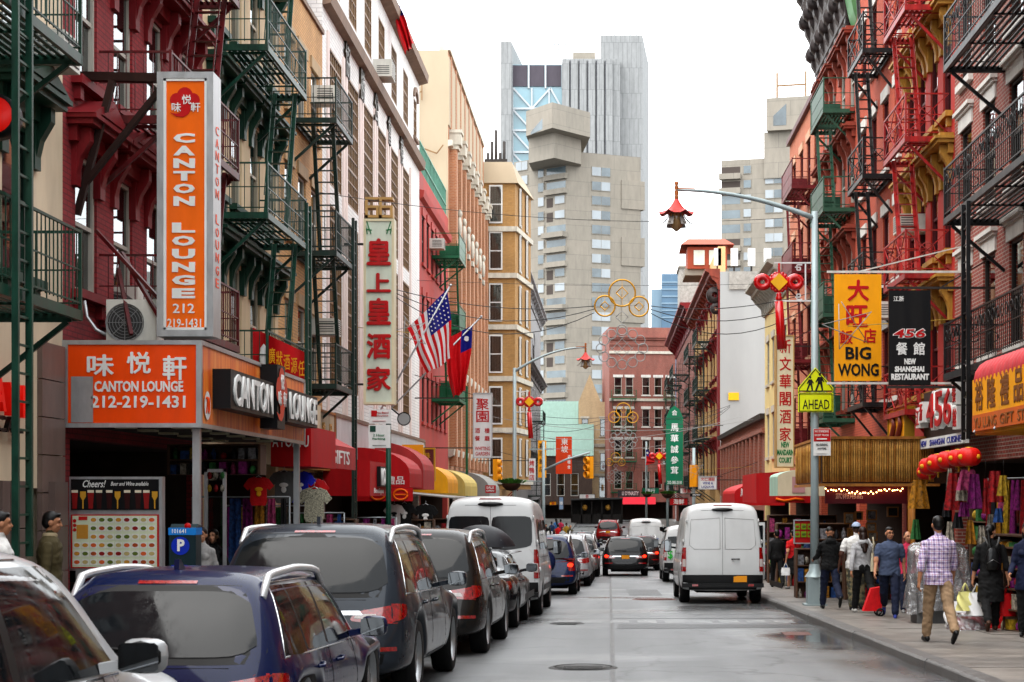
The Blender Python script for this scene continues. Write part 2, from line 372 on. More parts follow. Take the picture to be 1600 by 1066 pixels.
# ================================================================ BUILDINGS
LX=7.5
WGL=glass('window glass',(.32,.36,.38),base=.10)
SHOPGL=glass('shop glass',(.7,.74,.74),base=.03)
CURT=[mat('curtain %d'%i,c,.9,var=.1)for i,c in enumerate([(.62,.6,.55),(.45,.4,.33),(.7,.7,.7),(.3,.35,.36)])]
_WM={}
def wmesh(kind,w,h,fm):
    """meshes of one window, local x = along the wall, -y outwards, z = 0 at the sill"""
    key=(kind,round(w,2),round(h,2),fm.name)
    if key in _WM:return _WM[key]
    D=.05 if kind=='grid' else .09;t=.06
    f=MB();g=MB()
    f.box(-w/2,-w/2+t,D-.05,D+.05,0,h);f.box(w/2-t,w/2,D-.05,D+.05,0,h)
    f.box(-w/2+t,w/2-t,D-.05,D+.05,0,t);f.box(-w/2+t,w/2-t,D-.05,D+.05,h-t,h)
    if kind=='sash':
        f.box(-w/2+t,w/2-t,D-.03,D+.04,h*.5-.03,h*.5+.03)
        g.box(-w/2+t,w/2-t,D-.012,D-.006,h*.5+.03,h-t);g.box(-w/2+t,w/2-t,D+.02,D+.026,t,h*.5-.03)
    elif kind=='grid':
        nx=max(2,round(w/.3));nz=max(2,round(h/.38))
        for i in range(1,nx):x=-w/2+w*i/nx;f.box(x-.02,x+.02,D-.03,D+.04,t,h-t)
        for j in range(1,nz):
            z=h*j/nz;k=.035 if j%3==0 else .018
            f.box(-w/2+t,w/2-t,D-.035,D+.035,z-k,z+k)
        g.box(-w/2+t,w/2-t,D,D+.006,t,h-t)
    elif kind=='pair':
        f.box(-.03,.03,D-.04,D+.04,t,h-t);g.box(-w/2+t,-.03,D,D+.006,t,h-t);g.box(.03,w/2-t,D,D+.006,t,h-t)
    _WM[key]=(f.mesh('window',fm),g.mesh('pane',WGL))
    return _WM[key]
_HM={}
def hood(kind,w,h,m):
    """window surround pieces: [(name, mesh)]"""
    key=(kind,round(w,2),round(h,2),m.name)
    if key in _HM:return _HM[key]
    out=[]
    a=MB()
    if kind=='flat':
        a.box(-w/2-.14,w/2+.14,-.05,.1,h,h+.3);out.append(('lintel',a.mesh('lintel',m)))
        s=MB();s.box(-w/2-.12,w/2+.12,-.09,.12,-.13,0);out.append(('sill',s.mesh('sill',m)))
    elif kind=='cap':
        a.box(-w/2-.12,w/2+.12,-.04,.1,h,h+.36);a.box(-w/2-.2,w/2+.2,-.14,.1,h+.36,h+.44);a.box(-w/2-.16,w/2+.16,-.09,.1,h+.3,h+.36)
        out.append(('lintel',a.mesh('lintel',m)))
        s=MB();s.box(-w/2-.14,w/2+.14,-.1,.12,-.14,0);out.append(('sill',s.mesh('sill',m)))
    elif kind in('pediment','hood'):
        W2=w/2+.28
        for sx in(-1,1):
            a.box(sx*(w/2+.06)-.11,sx*(w/2+.06)+.11,-.07,.1,h-.5,h+.32)
            x=sx*(w/2+.08);a.prism([(-.26,h+.3),(-.26,h+.12),(-.12,h-.12),(-.05,h-.42),(.05,h-.42),(.05,h+.3)],x-.08,x+.08,ax=0)
        a.box(-W2,W2,-.12,.1,h+.1,h+.32);a.box(-W2-.06,W2+.06,-.36,.1,h+.32,h+.4);a.box(-W2-.1,W2+.1,-.42,.1,h+.4,h+.46)
        if kind=='pediment':a.prism([(-W2-.12,h+.46),(W2+.12,h+.46),(0,h+.82)],-.4,.1,ax=1);a.prism([(-W2+.16,h+.49),(W2-.16,h+.49),(0,h+.72)],-.43,-.38,ax=1)
        else:a.box(-W2-.02,W2+.02,-.3,.1,h+.46,h+.54)
        out.append(('lintel',a.mesh('lintel',m)))
        s=MB();s.box(-w/2-.18,w/2+.18,-.16,.12,-.12,0)
        for sx in(-1,1):s.box(sx*w/2-.07,sx*w/2+.07,-.1,.1,-.32,-.12)
        out.append(('sill',s.mesh('sill',m)))
    elif kind=='arch':
        n=10;r=w/2
        pts=[(math.cos(math.pi*i/n)*r,h+math.sin(math.pi*i/n)*r*.55)for i in range(n+1)]
        po=[(math.cos(math.pi*i/n)*(r+.18),h+math.sin(math.pi*i/n)*(r*.55+.18))for i in range(n+1)]
        for i in range(n):a.prism([pts[i],pts[i+1],po[i+1],po[i]],-.08,.1,ax=1)
        out.append(('lintel',a.mesh('lintel',m)))
        s=MB();s.box(-w/2-.12,w/2+.12,-.1,.12,-.13,0);out.append(('sill',s.mesh('sill',m)))
    _HM[key]=out
    return out
class Bld:
    def __init__(s,name,label,side,u0,u1,z1,wall,depth=12,x=LX,z0=None,origin=None):
        s.side,s.u0,s.u1,s.z1,s.wall,s.depth=side,u0,u1,z1,wall,depth
        ym=(u0+u1)/2 if side in 'LR' else origin[1]
        s.z0=(min(G(u0),G(u1))if side in 'LR' else G(origin[1]))-.6 if z0 is None else z0
        if side=='L':s.T=lambda p:(-x+p[1],p[0],p[2]);s.rot=R(90)
        elif side=='R':s.T=lambda p:(x-p[1],p[0],p[2]);s.rot=R(-90)
        else:
            ox,oy,ang=origin;ca,sa=math.cos(ang),math.sin(ang)
            s.T=lambda p:(ox+p[0]*ca+p[1]*sa,oy+p[0]*sa-p[1]*ca,p[2]);s.rot=ang
        l=s.T((ym if side in 'LR' else(u0+u1)/2,0,s.z0+.6))
        s.root=thing(name,label,'building',l);s.holes=[];s.rr=random.Random(name+label)
    def window(s,u,z,w,h,kind='sash',fm=None,hd=None,hm=None,curtain=.5,extra=0):
        fm=fm or mat('white sash paint',(.62,.61,.57),.5,var=.1)
        s.holes.append((u-w/2,u+w/2,z,z+h+extra))
        fr,pn=wmesh(kind,w,h+extra,fm)
        loc=s.T((u,0,z));o=obj('window',fr,s.root,loc=loc,rot=(0,0,s.rot))
        o.matrix_parent_inverse=Matrix.Translation(-s.root.location)
        obj('pane',pn,o,world=False)
        if hd:
            for nm,me in hood(hd,w,h,hm):obj(nm,me,o,world=False)
        if s.rr.random()<curtain:
            dn=s.rr.choice([.3,.5,.5,.8]);c=MB();n=8
            c.grid(lambda a,b:(-w/2+a*w,.3+.02*math.sin(a*40),h-b*h*dn),n,1,sm=False)
            obj('curtain',c.mesh('curtain',s.rr.choice(CURT)),o,world=False)
        return o
    def hole(s,ua,ub,za,zb):s.holes.append((ua,ub,za,zb))
    def finish(s,side_mat=None,roof_z=None,reveal=.22,parapet=True):
        us=sorted({s.u0,s.u1,*[h[0]for h in s.holes],*[h[1]for h in s.holes]});zs=sorted({s.z0,s.z1,*[h[2]for h in s.holes],*[h[3]for h in s.holes]})
        mb=MB(s.T)
        for a,b in zip(us,us[1:]):
            if b-a<1e-4:continue
            run=None
            for c,d in list(zip(zs,zs[1:]))+[(None,None)]:
                solid=c is not None and not any(h[0]-1e-5<=a and b<=h[1]+1e-5 and h[2]-1e-5<=c and d<=h[3]+1e-5 for h in s.holes)
                if solid:run=[c,d]if run is None else[run[0],d]
                elif run:mb.quad((a,0,run[0]),(b,0,run[0]),(b,0,run[1]),(a,0,run[1]));run=None
        for ua,ub,za,zb in s.holes:
            D=-reveal
            mb.quad((ua,0,za),(ub,0,za),(ub,D,za),(ua,D,za));mb.quad((ua,0,zb),(ub,0,zb),(ub,D,zb),(ua,D,zb))
            mb.quad((ua,0,za),(ua,0,zb),(ua,D,zb),(ua,D,za));mb.quad((ub,0,za),(ub,0,zb),(ub,D,zb),(ub,D,za))
        d=-s.depth;rz=s.z1-(.5 if parapet else 0)
        k=1 if side_mat else 0
        mb.quad((s.u0,0,s.z0),(s.u0,d,s.z0),(s.u0,d,s.z1),(s.u0,0,s.z1),k);mb.quad((s.u1,0,s.z0),(s.u1,d,s.z0),(s.u1,d,s.z1),(s.u1,0,s.z1),k)
        mb.quad((s.u0,d,s.z0),(s.u1,d,s.z0),(s.u1,d,s.z1),(s.u0,d,s.z1),k)
        mb.quad((s.u0,0,rz),(s.u1,0,rz),(s.u1,d,rz),(s.u0,d,rz),k)
        if parapet:
            mb.quad((s.u0,-.3,rz),(s.u1,-.3,rz),(s.u1,-.3,s.z1),(s.u0,-.3,s.z1));mb.quad((s.u0,0,s.z1),(s.u1,0,s.z1),(s.u1,-.3,s.z1),(s.u0,-.3,s.z1))
        s.wallobj=mb.build('wall',[s.wall]+([side_mat]if side_mat else[]),s.root,fix=False)
        return s
    def strip(s,name,prof,m,a=None,b=None,parent=None):
        """a moulding with profile [(n, z)] run along the wall"""
        q=MB(s.T);a=s.u0 if a is None else a;b=s.u1 if b is None else b;n=len(prof)
        q.add([(a,p[0],p[1])for p in prof]+[(b,p[0],p[1])for p in prof],[tuple(range(n)),tuple(range(n,2*n))]+[(i,(i+1)%n,n+(i+1)%n,n+i)for i in range(n)])
        return q.build(name,m,parent or s.root)
    def cornice(s,z,h,proj,m,brackets=.9,name='cornice'):
        c=s.strip(name,[(0,z),(.1,z),(.14,z+h*.2),(.1,z+h*.25),(.12,z+h*.55),(proj*.7,z+h*.68),(proj*.72,z+h*.8),(proj,z+h*.9),(proj,z+h),(0,z+h)],m)
        if brackets:
            n=max(2,int((s.u1-s.u0)/brackets))
            for i in range(n+1):
                u=s.u0+.12+(s.u1-s.u0-.24)*i/n
                q=MB(s.T);q.add([(u+e,p[0],p[1])for e in(-.07,.07)for p in((0,z+.02),(.16,z+.05),(.2,z+h*.3),(proj*.5,z+h*.5),(proj*.66,z+h*.66),(0,z+h*.66))],
                                   [tuple(range(6)),tuple(range(6,12))]+[(i_,(i_+1)%6,6+(i_+1)%6,6+i_)for i_ in range(6)])
                q.build('bracket',m,c)
        return c
    def fire_escape(s,ua,ub,zs,proj,m,rail='plain',lad=1,drop=None,slat=.11,end_ladder=True,bal=.13,rh=.95,up=None):
        root=None
        H=zs[1]-zs[0]if len(zs)>1 else 3.
        for li,z in enumerate(zs):
            fr=MB(s.T);t=.05
            # bearers and edge channels
            for n in(.04,proj):fr.bar((ua,n,z),(ub,n,z),.05,.12)
            for u in(ua,ub):fr.bar((u,.0,z-.001),(u,proj+.025,z-.001),.05,.122)
            for u in(ua+.15,ub-.15):fr.bar((u,proj-.1,z-.09),(u,0,z-.95),.05,.06);fr.bar((u,0,z-.07),(u,proj-.05,z-.07),.045,.045)
            o=fr.build('fire_escape',m,s.root,fix=False)
            pl=MB(s.T);hw=min(.85,(ub-ua)*.34)
            n=.1
            h0,h1=(ub-hw-.25,ub-.25)if lad>0 else(ua+.25,ua+hw+.25)
            top=li==len(zs)-1 and not up
            while n<proj-.05:
                if .28<n<proj-.12 and li>0:
                    pl.bar((ua,n,z+.03),(h0,n,z+.03),.055,.02);pl.bar((h1,n,z+.03),(ub,n,z+.03),.055,.02)
                else:pl.bar((ua,n,z+.03),(ub,n,z+.03),.055,.02)
                n+=slat
            for k in range(1,4):u=ua+(ub-ua)*k/4;pl.bar((u,.05,z+.005),(u,proj,z+.005),.03,.03)
            pl.build('platform',m,o,fix=False)
            ra=MB(s.T)
            pts=[(ua,0),(ua,proj),(ub,proj),(ub,0)]
            for(a,na),(b,nb)in zip(pts,pts[1:]):
                for hh,tt in((rh,.032),(rh*.52,.018),(.1,.02)):
                    ra.bar((a,na,z+.05+hh),(b,nb,z+.05+hh),tt,tt)
                L=math.hypot(b-a,nb-na);k=max(2,int(L/bal))
                if rail in('plain','ornate'):
                    for i in range(1,k):f=i/k;ra.bar((a+(b-a)*f,na+(nb-na)*f,z+.12),(a+(b-a)*f,na+(nb-na)*f,z+.05+rh),.013)
                if rail=='ornate':
                    for i in range(max(1,int(L/.3))):
                        f=(i+.5)/max(1,int(L/.3));c=(a+(b-a)*f,na+(nb-na)*f,z+.05+rh*.76);e=Vector((b-a,nb-na,0)).normalized()
                        ra.tube([Vector(c)+e*.1*math.cos(6.283*q/8)+Vector((0,0,.1))*math.sin(6.283*q/8)for q in range(9)],.012,4,cap=False)
                if rail=='cross':
                    for i in range(max(1,round(L/1.1))):
                        k2=max(1,round(L/1.1));f0,f1=i/k2,(i+1)/k2
                        A=(a+(b-a)*f0,na+(nb-na)*f0);B=(a+(b-a)*f1,na+(nb-na)*f1)
                        ra.bar((A[0],A[1],z+.12),(B[0],B[1],z+.05+rh),.02);ra.bar((A[0],A[1],z+.05+rh),(B[0],B[1],z+.12),.02)
                        c=Vector(((A[0]+B[0])/2,(A[1]+B[1])/2,z+.08+rh/2));e=Vector((b-a,nb-na,0)).normalized()
                        ra.tube([c+e*.17*math.cos(6.283*q/10)+Vector((0,0,.17))*math.sin(6.283*q/10)for q in range(11)],.013,4,cap=False)
                if rail=='solid':ra.quad((a,na,z+.1),(b,nb,z+.1),(b,nb,z+rh),(a,na,z+rh))if na==nb or a==ub else None
            for a,na in pts[1:3]:ra.bar((a,na,z),(a,na,z+rh+.08),.04)
            ra.build('railing',m,o,fix=False)
            if not top:
                st=MB(s.T);Hh=zs[li+1]-z if li<len(zs)-1 else H
                hb,ht=(h0-.35,h1-.15)if lad>0 else(h1+.35,h0+.15)
                hb=max(ua+.1,min(ub-.1,hb))
                n0,n1=proj*.42,proj-.14
                for n in(n0,n1):
                    st.bar((hb,n,z+.03),(ht,n,z+Hh),.022,.09,up=(0,1,0));st.bar((hb,n,z+.85),(ht+(.0),n,z+Hh+.75),.02)
                k=int(Hh/.26)
                for i in range(1,k):f=i/k;u=hb+(ht-hb)*f;st.box(u-.05,u+.05,n0,n1,z+Hh*f-.008,z+Hh*f+.012)
                st.build('ladder',m,o,fix=False)
        if drop:
            u,n,za,zb=drop;st=MB(s.T)
            for du in(-.2,.2):st.bar((u+du,n,za),(u+du,n,zb),.05,.07)
            z=za+.15
            while z<zb:st.bar((u-.2,n,z),(u+.2,n,z),.025);z+=.3
            st.build('ladder',m,o,fix=False)
        return o
GREEN=mat('green iron paint',(.018,.085,.058),.4,var=.45,scale=6,grime=.3)
DGREEN=mat('dark green iron paint',(.02,.05,.04),.45,var=.45,scale=6,grime=.4)
DRED=mat('dark red iron paint',(.15,.012,.016),.45,var=.45,scale=6,grime=.4)
RRED=mat('bright red iron paint',(.4,.026,.024),.4,var=.45,scale=6,grime=.4)
BLACK=mat('black iron paint',(.014,.014,.016),.4,var=.45,scale=6,grime=.4)
BRICKRED=brick('red brick',(.4,.085,.05),(.3,.06,.038),(.44,.33,.28))
OXRED=brick('oxblood painted brick',(.36,.03,.04),(.3,.024,.033),(.2,.018,.025),grime=.35,bump=.3)
YBRICK=brick('yellow brick',(.68,.43,.2),(.6,.37,.17),(.44,.3,.17),grime=.3)
OBRICK=brick('orange brick',(.5,.3,.11),(.43,.25,.085),(.34,.24,.13),grime=.3)
TBRICK=brick('terracotta brick',(.5,.25,.13),(.43,.19,.095),(.5,.35,.25),grime=.2)
DBRICK=brick('weathered red brick',(.36,.12,.09),(.3,.095,.072),(.32,.21,.17),grime=.35)
WBRICK=brick('white glazed brick',(.82,.82,.8),(.77,.77,.76),(.6,.6,.59),bw=.3,bh=.11,grime=.12,bump=.3)
CREAM=mat('cream painted wall',(.7,.6,.46),.7,var=.12,scale=1.2,grime=.35)
TANW=mat('tan painted wall',(.66,.54,.38),.75,var=.15,scale=1.2,grime=.3)
PCREAM=mat('pale cream render',(.49,.415,.315),.8,var=.06,scale=.6,grime=.1)
WHITE=mat('white painted render',(.44,.445,.44),.75,var=.06,scale=.5,grime=.14)
STONE=mat('pale carved stone',(.58,.55,.48),.75,var=.2,scale=4,bump=.3)
WSTONE=mat('white lintel stone',(.66,.64,.6),.7,var=.15,scale=5)
GOLD=mat('ochre painted moulding',(.46,.27,.06),.55,var=.25,scale=6)
BROWN=mat('brown metal frames',(.30,.19,.1),.5,.1,var=.2)
BBAND=mat('brown stone band',(.3,.22,.17),.7,var=.2,scale=3)
RPAINT=mat('red painted wall',(.46,.05,.034),.65,var=.2,scale=1.5,grime=.3)
OPAINT=brick('orange painted brick',(.56,.13,.055),(.5,.11,.047),(.38,.075,.035),grime=.25,bump=.3)
SALMON=brick('salmon painted brick',(.56,.23,.13),(.52,.2,.115),(.45,.18,.1),grime=.2,bump=.25)
LRED=mat('soft red painted wall',(.47,.085,.07),.7,var=.14,scale=1.5,grime=.25)
GREYW=mat('grey painted wall',(.34,.335,.335),.7,var=.1,scale=1.2,grime=.2)
YELLOWW=mat('butter yellow wall',(.74,.62,.33),.7,var=.08,scale=1.2,grime=.15)
OCHRE=brick('ochre facade brick',(.55,.36,.13),(.5,.31,.11),(.38,.26,.13),grime=.3)
LGREEN=mat('dark green window trim',(.02,.075,.05),.45,var=.2)
DKF=mat('dark window frame',(.06,.05,.045),.5,var=.1)
REDF=mat('dark red window frame',(.13,.013,.018),.5,var=.15)
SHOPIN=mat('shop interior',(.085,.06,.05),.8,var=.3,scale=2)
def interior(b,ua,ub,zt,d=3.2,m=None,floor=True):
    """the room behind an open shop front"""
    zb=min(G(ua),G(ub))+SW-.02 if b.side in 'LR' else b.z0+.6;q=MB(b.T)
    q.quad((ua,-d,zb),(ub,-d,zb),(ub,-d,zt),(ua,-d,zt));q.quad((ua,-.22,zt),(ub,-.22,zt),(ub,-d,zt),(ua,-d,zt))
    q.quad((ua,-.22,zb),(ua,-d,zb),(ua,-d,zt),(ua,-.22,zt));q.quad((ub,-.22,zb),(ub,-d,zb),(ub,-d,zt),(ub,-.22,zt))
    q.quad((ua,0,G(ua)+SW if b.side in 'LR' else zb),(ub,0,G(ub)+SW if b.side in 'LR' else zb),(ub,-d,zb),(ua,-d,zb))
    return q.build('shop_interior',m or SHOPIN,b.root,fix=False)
def ac(parent_label,loc,rot,w=.62,h=.42,d=.5,m=None,grp='window air conditioners'):
    """a window air conditioner as a thing of its own"""
    m=m or mat('aged white plastic',(.66,.65,.6),.5,var=.12,scale=8)
    t=thing('air_conditioner',parent_label,'air conditioner',loc,rot,grp)
    q=MB();q.box(-w/2,w/2,-d,.12,0,h);obj('case',q.mesh('case',m),t,world=False)
    q=MB()
    for i in range(7):z=.05+i*(h-.1)/6;q.box(-w/2+.05,w/2-.05,-d-.008,-d,z,z+.018)
    for sx in(-1,1):
        for i in range(5):q.box(sx*(w/2+.004)-.004,sx*(w/2+.004)+.004,-d+.08,-.12,.08+i*.06,.1+i*.06)
    obj('grille',q.mesh('grille',mat('dark grille',(.08,.08,.08),.6,var=0)),t,world=False)
    return t
# ---------------------------------------------------------------- left side of the street
b=Bld('tenement_building','cream tenement with green pedimented windows above a brown stone-tiled ground floor','L',12,22,16,CREAM)
for z in(4.4,7.4,10.4):
    for u in(14.6,17.2,20.3):b.window(u,z,1.0,1.95,fm=LGREEN,hd='pediment',hm=LGREEN)
TILE=[mat('brown stone tile %d'%i,c,.38,var=.18,scale=5,bump=.05)for i,c in enumerate([(.20,.15,.135),(.225,.17,.15),(.18,.137,.123)])]
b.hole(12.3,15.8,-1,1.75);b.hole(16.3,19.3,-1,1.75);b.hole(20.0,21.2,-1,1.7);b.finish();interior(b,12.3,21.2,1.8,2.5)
tm={}
for i,u in enumerate(np.arange(12.02,21.9,.9)):
    for j in range(8):
        z=-.35+j*.5
        if any(h[0]-.44<u+.44<h[1]+.05 and z+.2<h[3]for h in b.holes):continue
        k=(i*7+j*3)%3
        if k not in tm:q=MB();q.box(0,.885,-.07,.0,0,.485);tm[k]=q.mesh('stone_tile',TILE[k])
        obj('stone_tile',tm[k],b.wallobj,loc=b.T((u,0,z)),rot=(0,0,R(90)))
for u in(15.9,16.2,19.4,19.7,19.95,21.25,21.5):
    for j in range(4):
        q=MB(b.T);q.box(u,u+.25,.0,.16,-.6+j*.6,-.015+j*.6);q.build('stone_tile',TILE[j%3],b.wallobj)
b.fire_escape(14.5,19.1,[3.75,6.8,9.85],1.2,GREEN,lad=-1,drop=(17.0,1.28,.95,7.6),slat=.1)
b.fire_escape(14.5,19.1,[12.9],1.2,GREEN)
bL1=b=Bld('tenement_building','oxblood red brick tenement with heavy hooded windows behind the orange vertical sign','L',22,29.6,17,OXRED)
OXTRIM=mat('oxblood trim',(.26,.022,.03),.5,var=.25,scale=5)
for z in(4.5,7.5,10.5,13.5):
    for u in(23.0,24.75,26.5,28.3):b.window(u,z,.95,1.95,fm=mat('pale sash',(.5,.48,.43),.5),hd='pediment' if z<7 else 'hood',hm=OXTRIM,curtain=.6)
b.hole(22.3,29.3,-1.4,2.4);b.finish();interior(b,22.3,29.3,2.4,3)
b.cornice(16,1.2,.8,OXTRIM)
b.fire_escape(23.6,27.9,[4.15,7.15,10.15],1.05,DRED,lad=1)
b.fire_escape(23.6,27.9,[13.15],1.05,DRED)
b=Bld('tenement_building','tan tenement with dark green window hoods and green fire escape','L',29.6,36.4,16,TANW)
for z in(4.2,7.4,10.6,13.2):
    for u in(30.6,32.3,34.0,35.6):b.window(u,z,.9,2.0,fm=mat('cream sash',(.55,.5,.4),.5),hd='hood',hm=LGREEN)
b.hole(29.9,36.1,-1.6,2.3);b.finish();interior(b,29.9,36.1,2.3,3)
b.fire_escape(30.5,34.4,[3.75,6.95,10.15,13.3],1.0,GREEN,lad=1,drop=(34.6,1.02,3.4,7.9))
b=Bld('tenement_building','plain yellow brick building with dark green fire escape','L',36.4,42,13.7,YBRICK)
for z in(4.5,7.7,10.7):
    for u in(37.6,39.2,40.9):b.window(u,z,.95,1.7,fm=mat('pale sash',(.5,.48,.43),.5),hd='flat',hm=mat('tan stone sill',(.5,.38,.24),.7))
b.hole(36.7,41.7,-1.7,2.2);b.finish();interior(b,36.7,41.7,2.2,3)
b.strip('coping',[(0.06,13.7),(.06,13.82),(-.36,13.82),(-.36,13.7)],BBAND)
q=MB();q.box(-9.4,-7.9,40.6,41.9,13.2,16.2);q.build('chimney',BRICKRED,b.root)
b.fire_escape(37.9,40.3,[4.2,7.35,10.5],1.05,DGREEN,lad=-1,drop=(40.5,1.08,-.2,8.6))
# the big white building
b=Bld('association_building','large white brick building with brown bands and tall many-paned windows','L',42,63.6,18.2,WBRICK)
wu=[44.0,47.0,50.0,53.0,56.1,59.3]
for u in wu:
    b.window(u,10.0,2.1,3.7,'grid',BROWN,curtain=.3);b.window(u,4.6,2.1,4.9,'grid',BROWN,curtain=.3)
    b.window(u,15.4,1.45,1.9,'grid',BROWN,curtain=.3)
b.window(62.2,15.5,1.0,1.5,'grid',BROWN,hd='arch',hm=BBAND)
b.hole(42.4,63.2,-2,2.2);b.finish();interior(b,42.4,63.2,2.2,3)
b.strip('band',[(0,14.5),(.22,14.55),(.26,14.85),(0,14.95)],BBAND);b.strip('band',[(0,17.9),(.35,18.0),(.38,18.3),(-.4,18.3),(-.4,18.05),(0,18.05)],BBAND)
b.strip('pier',[(0,2.3),(.06,2.3),(.06,3.6),(0,3.6)],mat('pink stone base',(.5,.4,.36),.7,var=.1))
PINK=mat('pink stone pier',(.8,.7,.66),.75,var=.1,scale=2)
for u in wu:
    for e in(-1.27,1.27):
        q=MB(b.T);q.box(u+e-.13,u+e+.13,0,.05,3.6,14.0);q.build('pier',PINK,b.root)
DKL=mat('dark bronze letters',(.10,.08,.06),.4,.6,var=.1)
for i,(t,u)in enumerate((('協',45.7),('勝',48.5),('公',51.4),('會',54.5),('樓',57.7))):
    text(t,b.T((u,.02,14.05)),(0,1,0),(0,0,1),.8,1.0,DKL,b.root,name='relief_character',depth=.06)
q=MB(b.T)
for i in range(14):u=42.3+i*1.6;q.bar((u,-.1,18.3),(u,-.1,19.2),.05)
for z in(18.75,19.2):q.bar((42.3,-.1,z),(63.4,-.1,z),.04)
q.build('roof_railing',DKF,b.root)
q=MB(b.T);q.box(48.0,48.6,.3,.9,18.3,18.6);q.lathe([(.18,0),(.3,.1),(.3,.35),(.16,.5)],(48.3,.6,18.6),10);q.build('roof_vent',DKF,b.root)
b=Bld('tenement_building','low red painted building with green railed roof and dark windows','L',63.6,75,14.6,LRED)
for z in(4.6,7.8,11.0):
    for u in(64.9,66.6,68.3,70.0,71.7,73.6):b.window(u,z,.85,1.9,fm=DKF,curtain=.3,hd='flat',hm=LRED)
b.hole(64,74.6,-2.4,2.0);b.finish(side_mat=WBRICK);interior(b,64,74.6,2.0,3)
b.strip('cornice',[(0,13.4),(.16,13.5),(.2,13.75),(0,13.8)],LRED)
q=MB(b.T)
for i in range(24):u=63.8+i*.48;q.bar((u,-.1,14.6),(u,-.1,15.9),.04)
for z in(15.2,15.9):q.bar((63.7,-.1,z),(74.9,-.1,z),.06)
q.quad((63.7,-.12,14.8),(74.9,-.12,14.8),(74.9,-.12,15.85),(63.7,-.12,15.85))
q.build('roof_railing',mat('verdigris mesh',(.22,.42,.34),.6,var=.2),b.root)
b.fire_escape(68.2,71.2,[5.7,8.75,11.8],1.15,mat('bright green iron paint',(.02,.16,.08),.4,var=.2),rail='solid',lad=-1,drop=(71.4,1.2,.8,6.5))
# tall cream and terracotta loft
b=Bld('loft_building','tall loft building with terracotta brick piers, carved stone and blank cream side wall','L',75,96,22.5,TBRICK,depth=9)
us=[77.2+i*2.42 for i in range(8)]
for z in(4.6,8.2,11.8,15.2):
    for u in us:b.window(u,z,1.5,2.3,fm=mat('white sash paint',(.62,.61,.57),.5,var=.1),hd='flat',hm=STONE)
b.hole(75.5,95.5,-2.6,1.8);b.finish(side_mat=PCREAM);interior(b,75.5,95.5,1.8,3)
for i in range(9):
    u=76.0+i*2.42;q=MB(b.T);q.box(u-.32,u+.32,0,.34,3,18.2);q.build('pier',TBRICK,b.root)
    q=MB(b.T);q.box(u-.42,u+.42,0,.55,18.2,18.75);q.box(u-.36,u+.36,0,.44,18.0,18.2);q.box(u-.48,u+.48,0,.6,18.75,18.9);q.build('pier_capital',STONE,b.root)
    q=MB(b.T);q.box(u-.22,u+.22,0,.08,18.9,22.4);q.build('parapet_pier',TBRICK,b.root)
for a,c in zip(us,us[1:]):
    q=MB(b.T);q.ball(((a+c)/2-1.2,.34,14.6),(.3,.12,.5),10);q.ball(((a+c)/2-1.2,.36,15.2),(.22,.12,.22),8);q.box((a+c)/2-1.55,(a+c)/2-.85,.3,.42,13.7,13.95);q.build('carved_ornament',STONE,b.root)
b.strip('band',[(0,18.0),(.2,18.05),(.2,18.3),(0,18.3)],STONE);b.strip('parapet_panel',[(0,19),(.05,19),(.05,22.2),(0,22.2)],PCREAM)
b.strip('band',[(0,7.4),(.25,7.45),(.3,7.8),(0,7.8)],STONE);b.strip('band',[(0,3.4),(.25,3.5),(.3,3.8),(0,3.8)],STONE)
b.strip('coping',[(.1,22.5),(.1,22.7),(-.4,22.7),(-.4,22.5)],STONE)
q=MB();q.tube([(-9.2,74.8,14),(-9.2,74.8,21)],.04);q.bar((-9.2,74.8,20.4),(-8.7,74.8,20.5),.05);q.bar((-8.7,74.8,20.1),(-8.7,74.8,20.9),.05)
q.bar((-9.6,74.75,18.2),(-8.0,74.75,17.6),.06);q.bar((-8.0,74.75,17.6),(-7.7,74.75,18),.05);q.build('antenna',BROWN,b.root)
# yellow brick building with bay windows (bay juts into the street)
b=Bld('tenement_building','orange brick building with rounded bay windows and pale mansard roof','L',96,125,20,OBRICK,depth=9)
WSH=mat('bright white sash',(.7,.7,.68),.5,var=.06)
for z in(2.8,5.9,9.0,12.1,15.2):
    for u in(104,108,112,116,120,123):b.window(u,z,1.2,2.2,fm=WSH,hd='flat',hm=STONE)
b.hole(96.5,124.5,-2.8,1.5);b.finish();interior(b,96.5,124.5,1.5,3)
q=MB(b.T);bay=[(96.3,0),(96.3,1.9),(101.5,2.6),(104,0)]
for(a,na),(c,nc)in zip(bay,bay[1:]):q.quad((a,na,2.0),(c,nc,2.0),(c,nc,20.4),(a,na,20.4))
q.quad((96.3,0,2.0),(96.3,1.9,2.0),(101.5,2.6,2.0),(104,0,2.0));bw=q.build('bay',OBRICK,b.root,fix=False)
for z in(2.8,5.9,9.0,12.1,15.2,18.0):
    q=MB(b.T);q.box(96.2,96.28,.35,1.15,z,z+2.3);q.build('bay_window',WSH,bw)
    q=MB(b.T);q.box(96.18,96.2,.43,1.07,z+.1,z+1.1);q.box(96.18,96.2,.43,1.07,z+1.18,z+2.2);q.build('pane',WGL,bw)
    for f in(.3,.72):
        q=MB(b.T);u=96.3+5.2*f;n=1.9+.7*f;q.box(u-.5,u+.5,n+.0,n+.1,z,z+2.3);q.build('bay_window',WSH,bw)
        q=MB(b.T);q.box(u-.4,u+.4,n+.1,n+.12,z+.1,z+2.2);q.build('pane',WGL,bw)
    q=MB(b.T);q.add([(a,n,zz)for zz in(z-.5,z-.2)for a,n in[(96.12,0),(96.12,2.05),(101.6,2.75),(104.1,.05)]],[(0,1,5,4),(1,2,6,5),(2,3,7,6),(4,5,6,7),(0,1,2,3)]);q.build('band',STONE,bw)
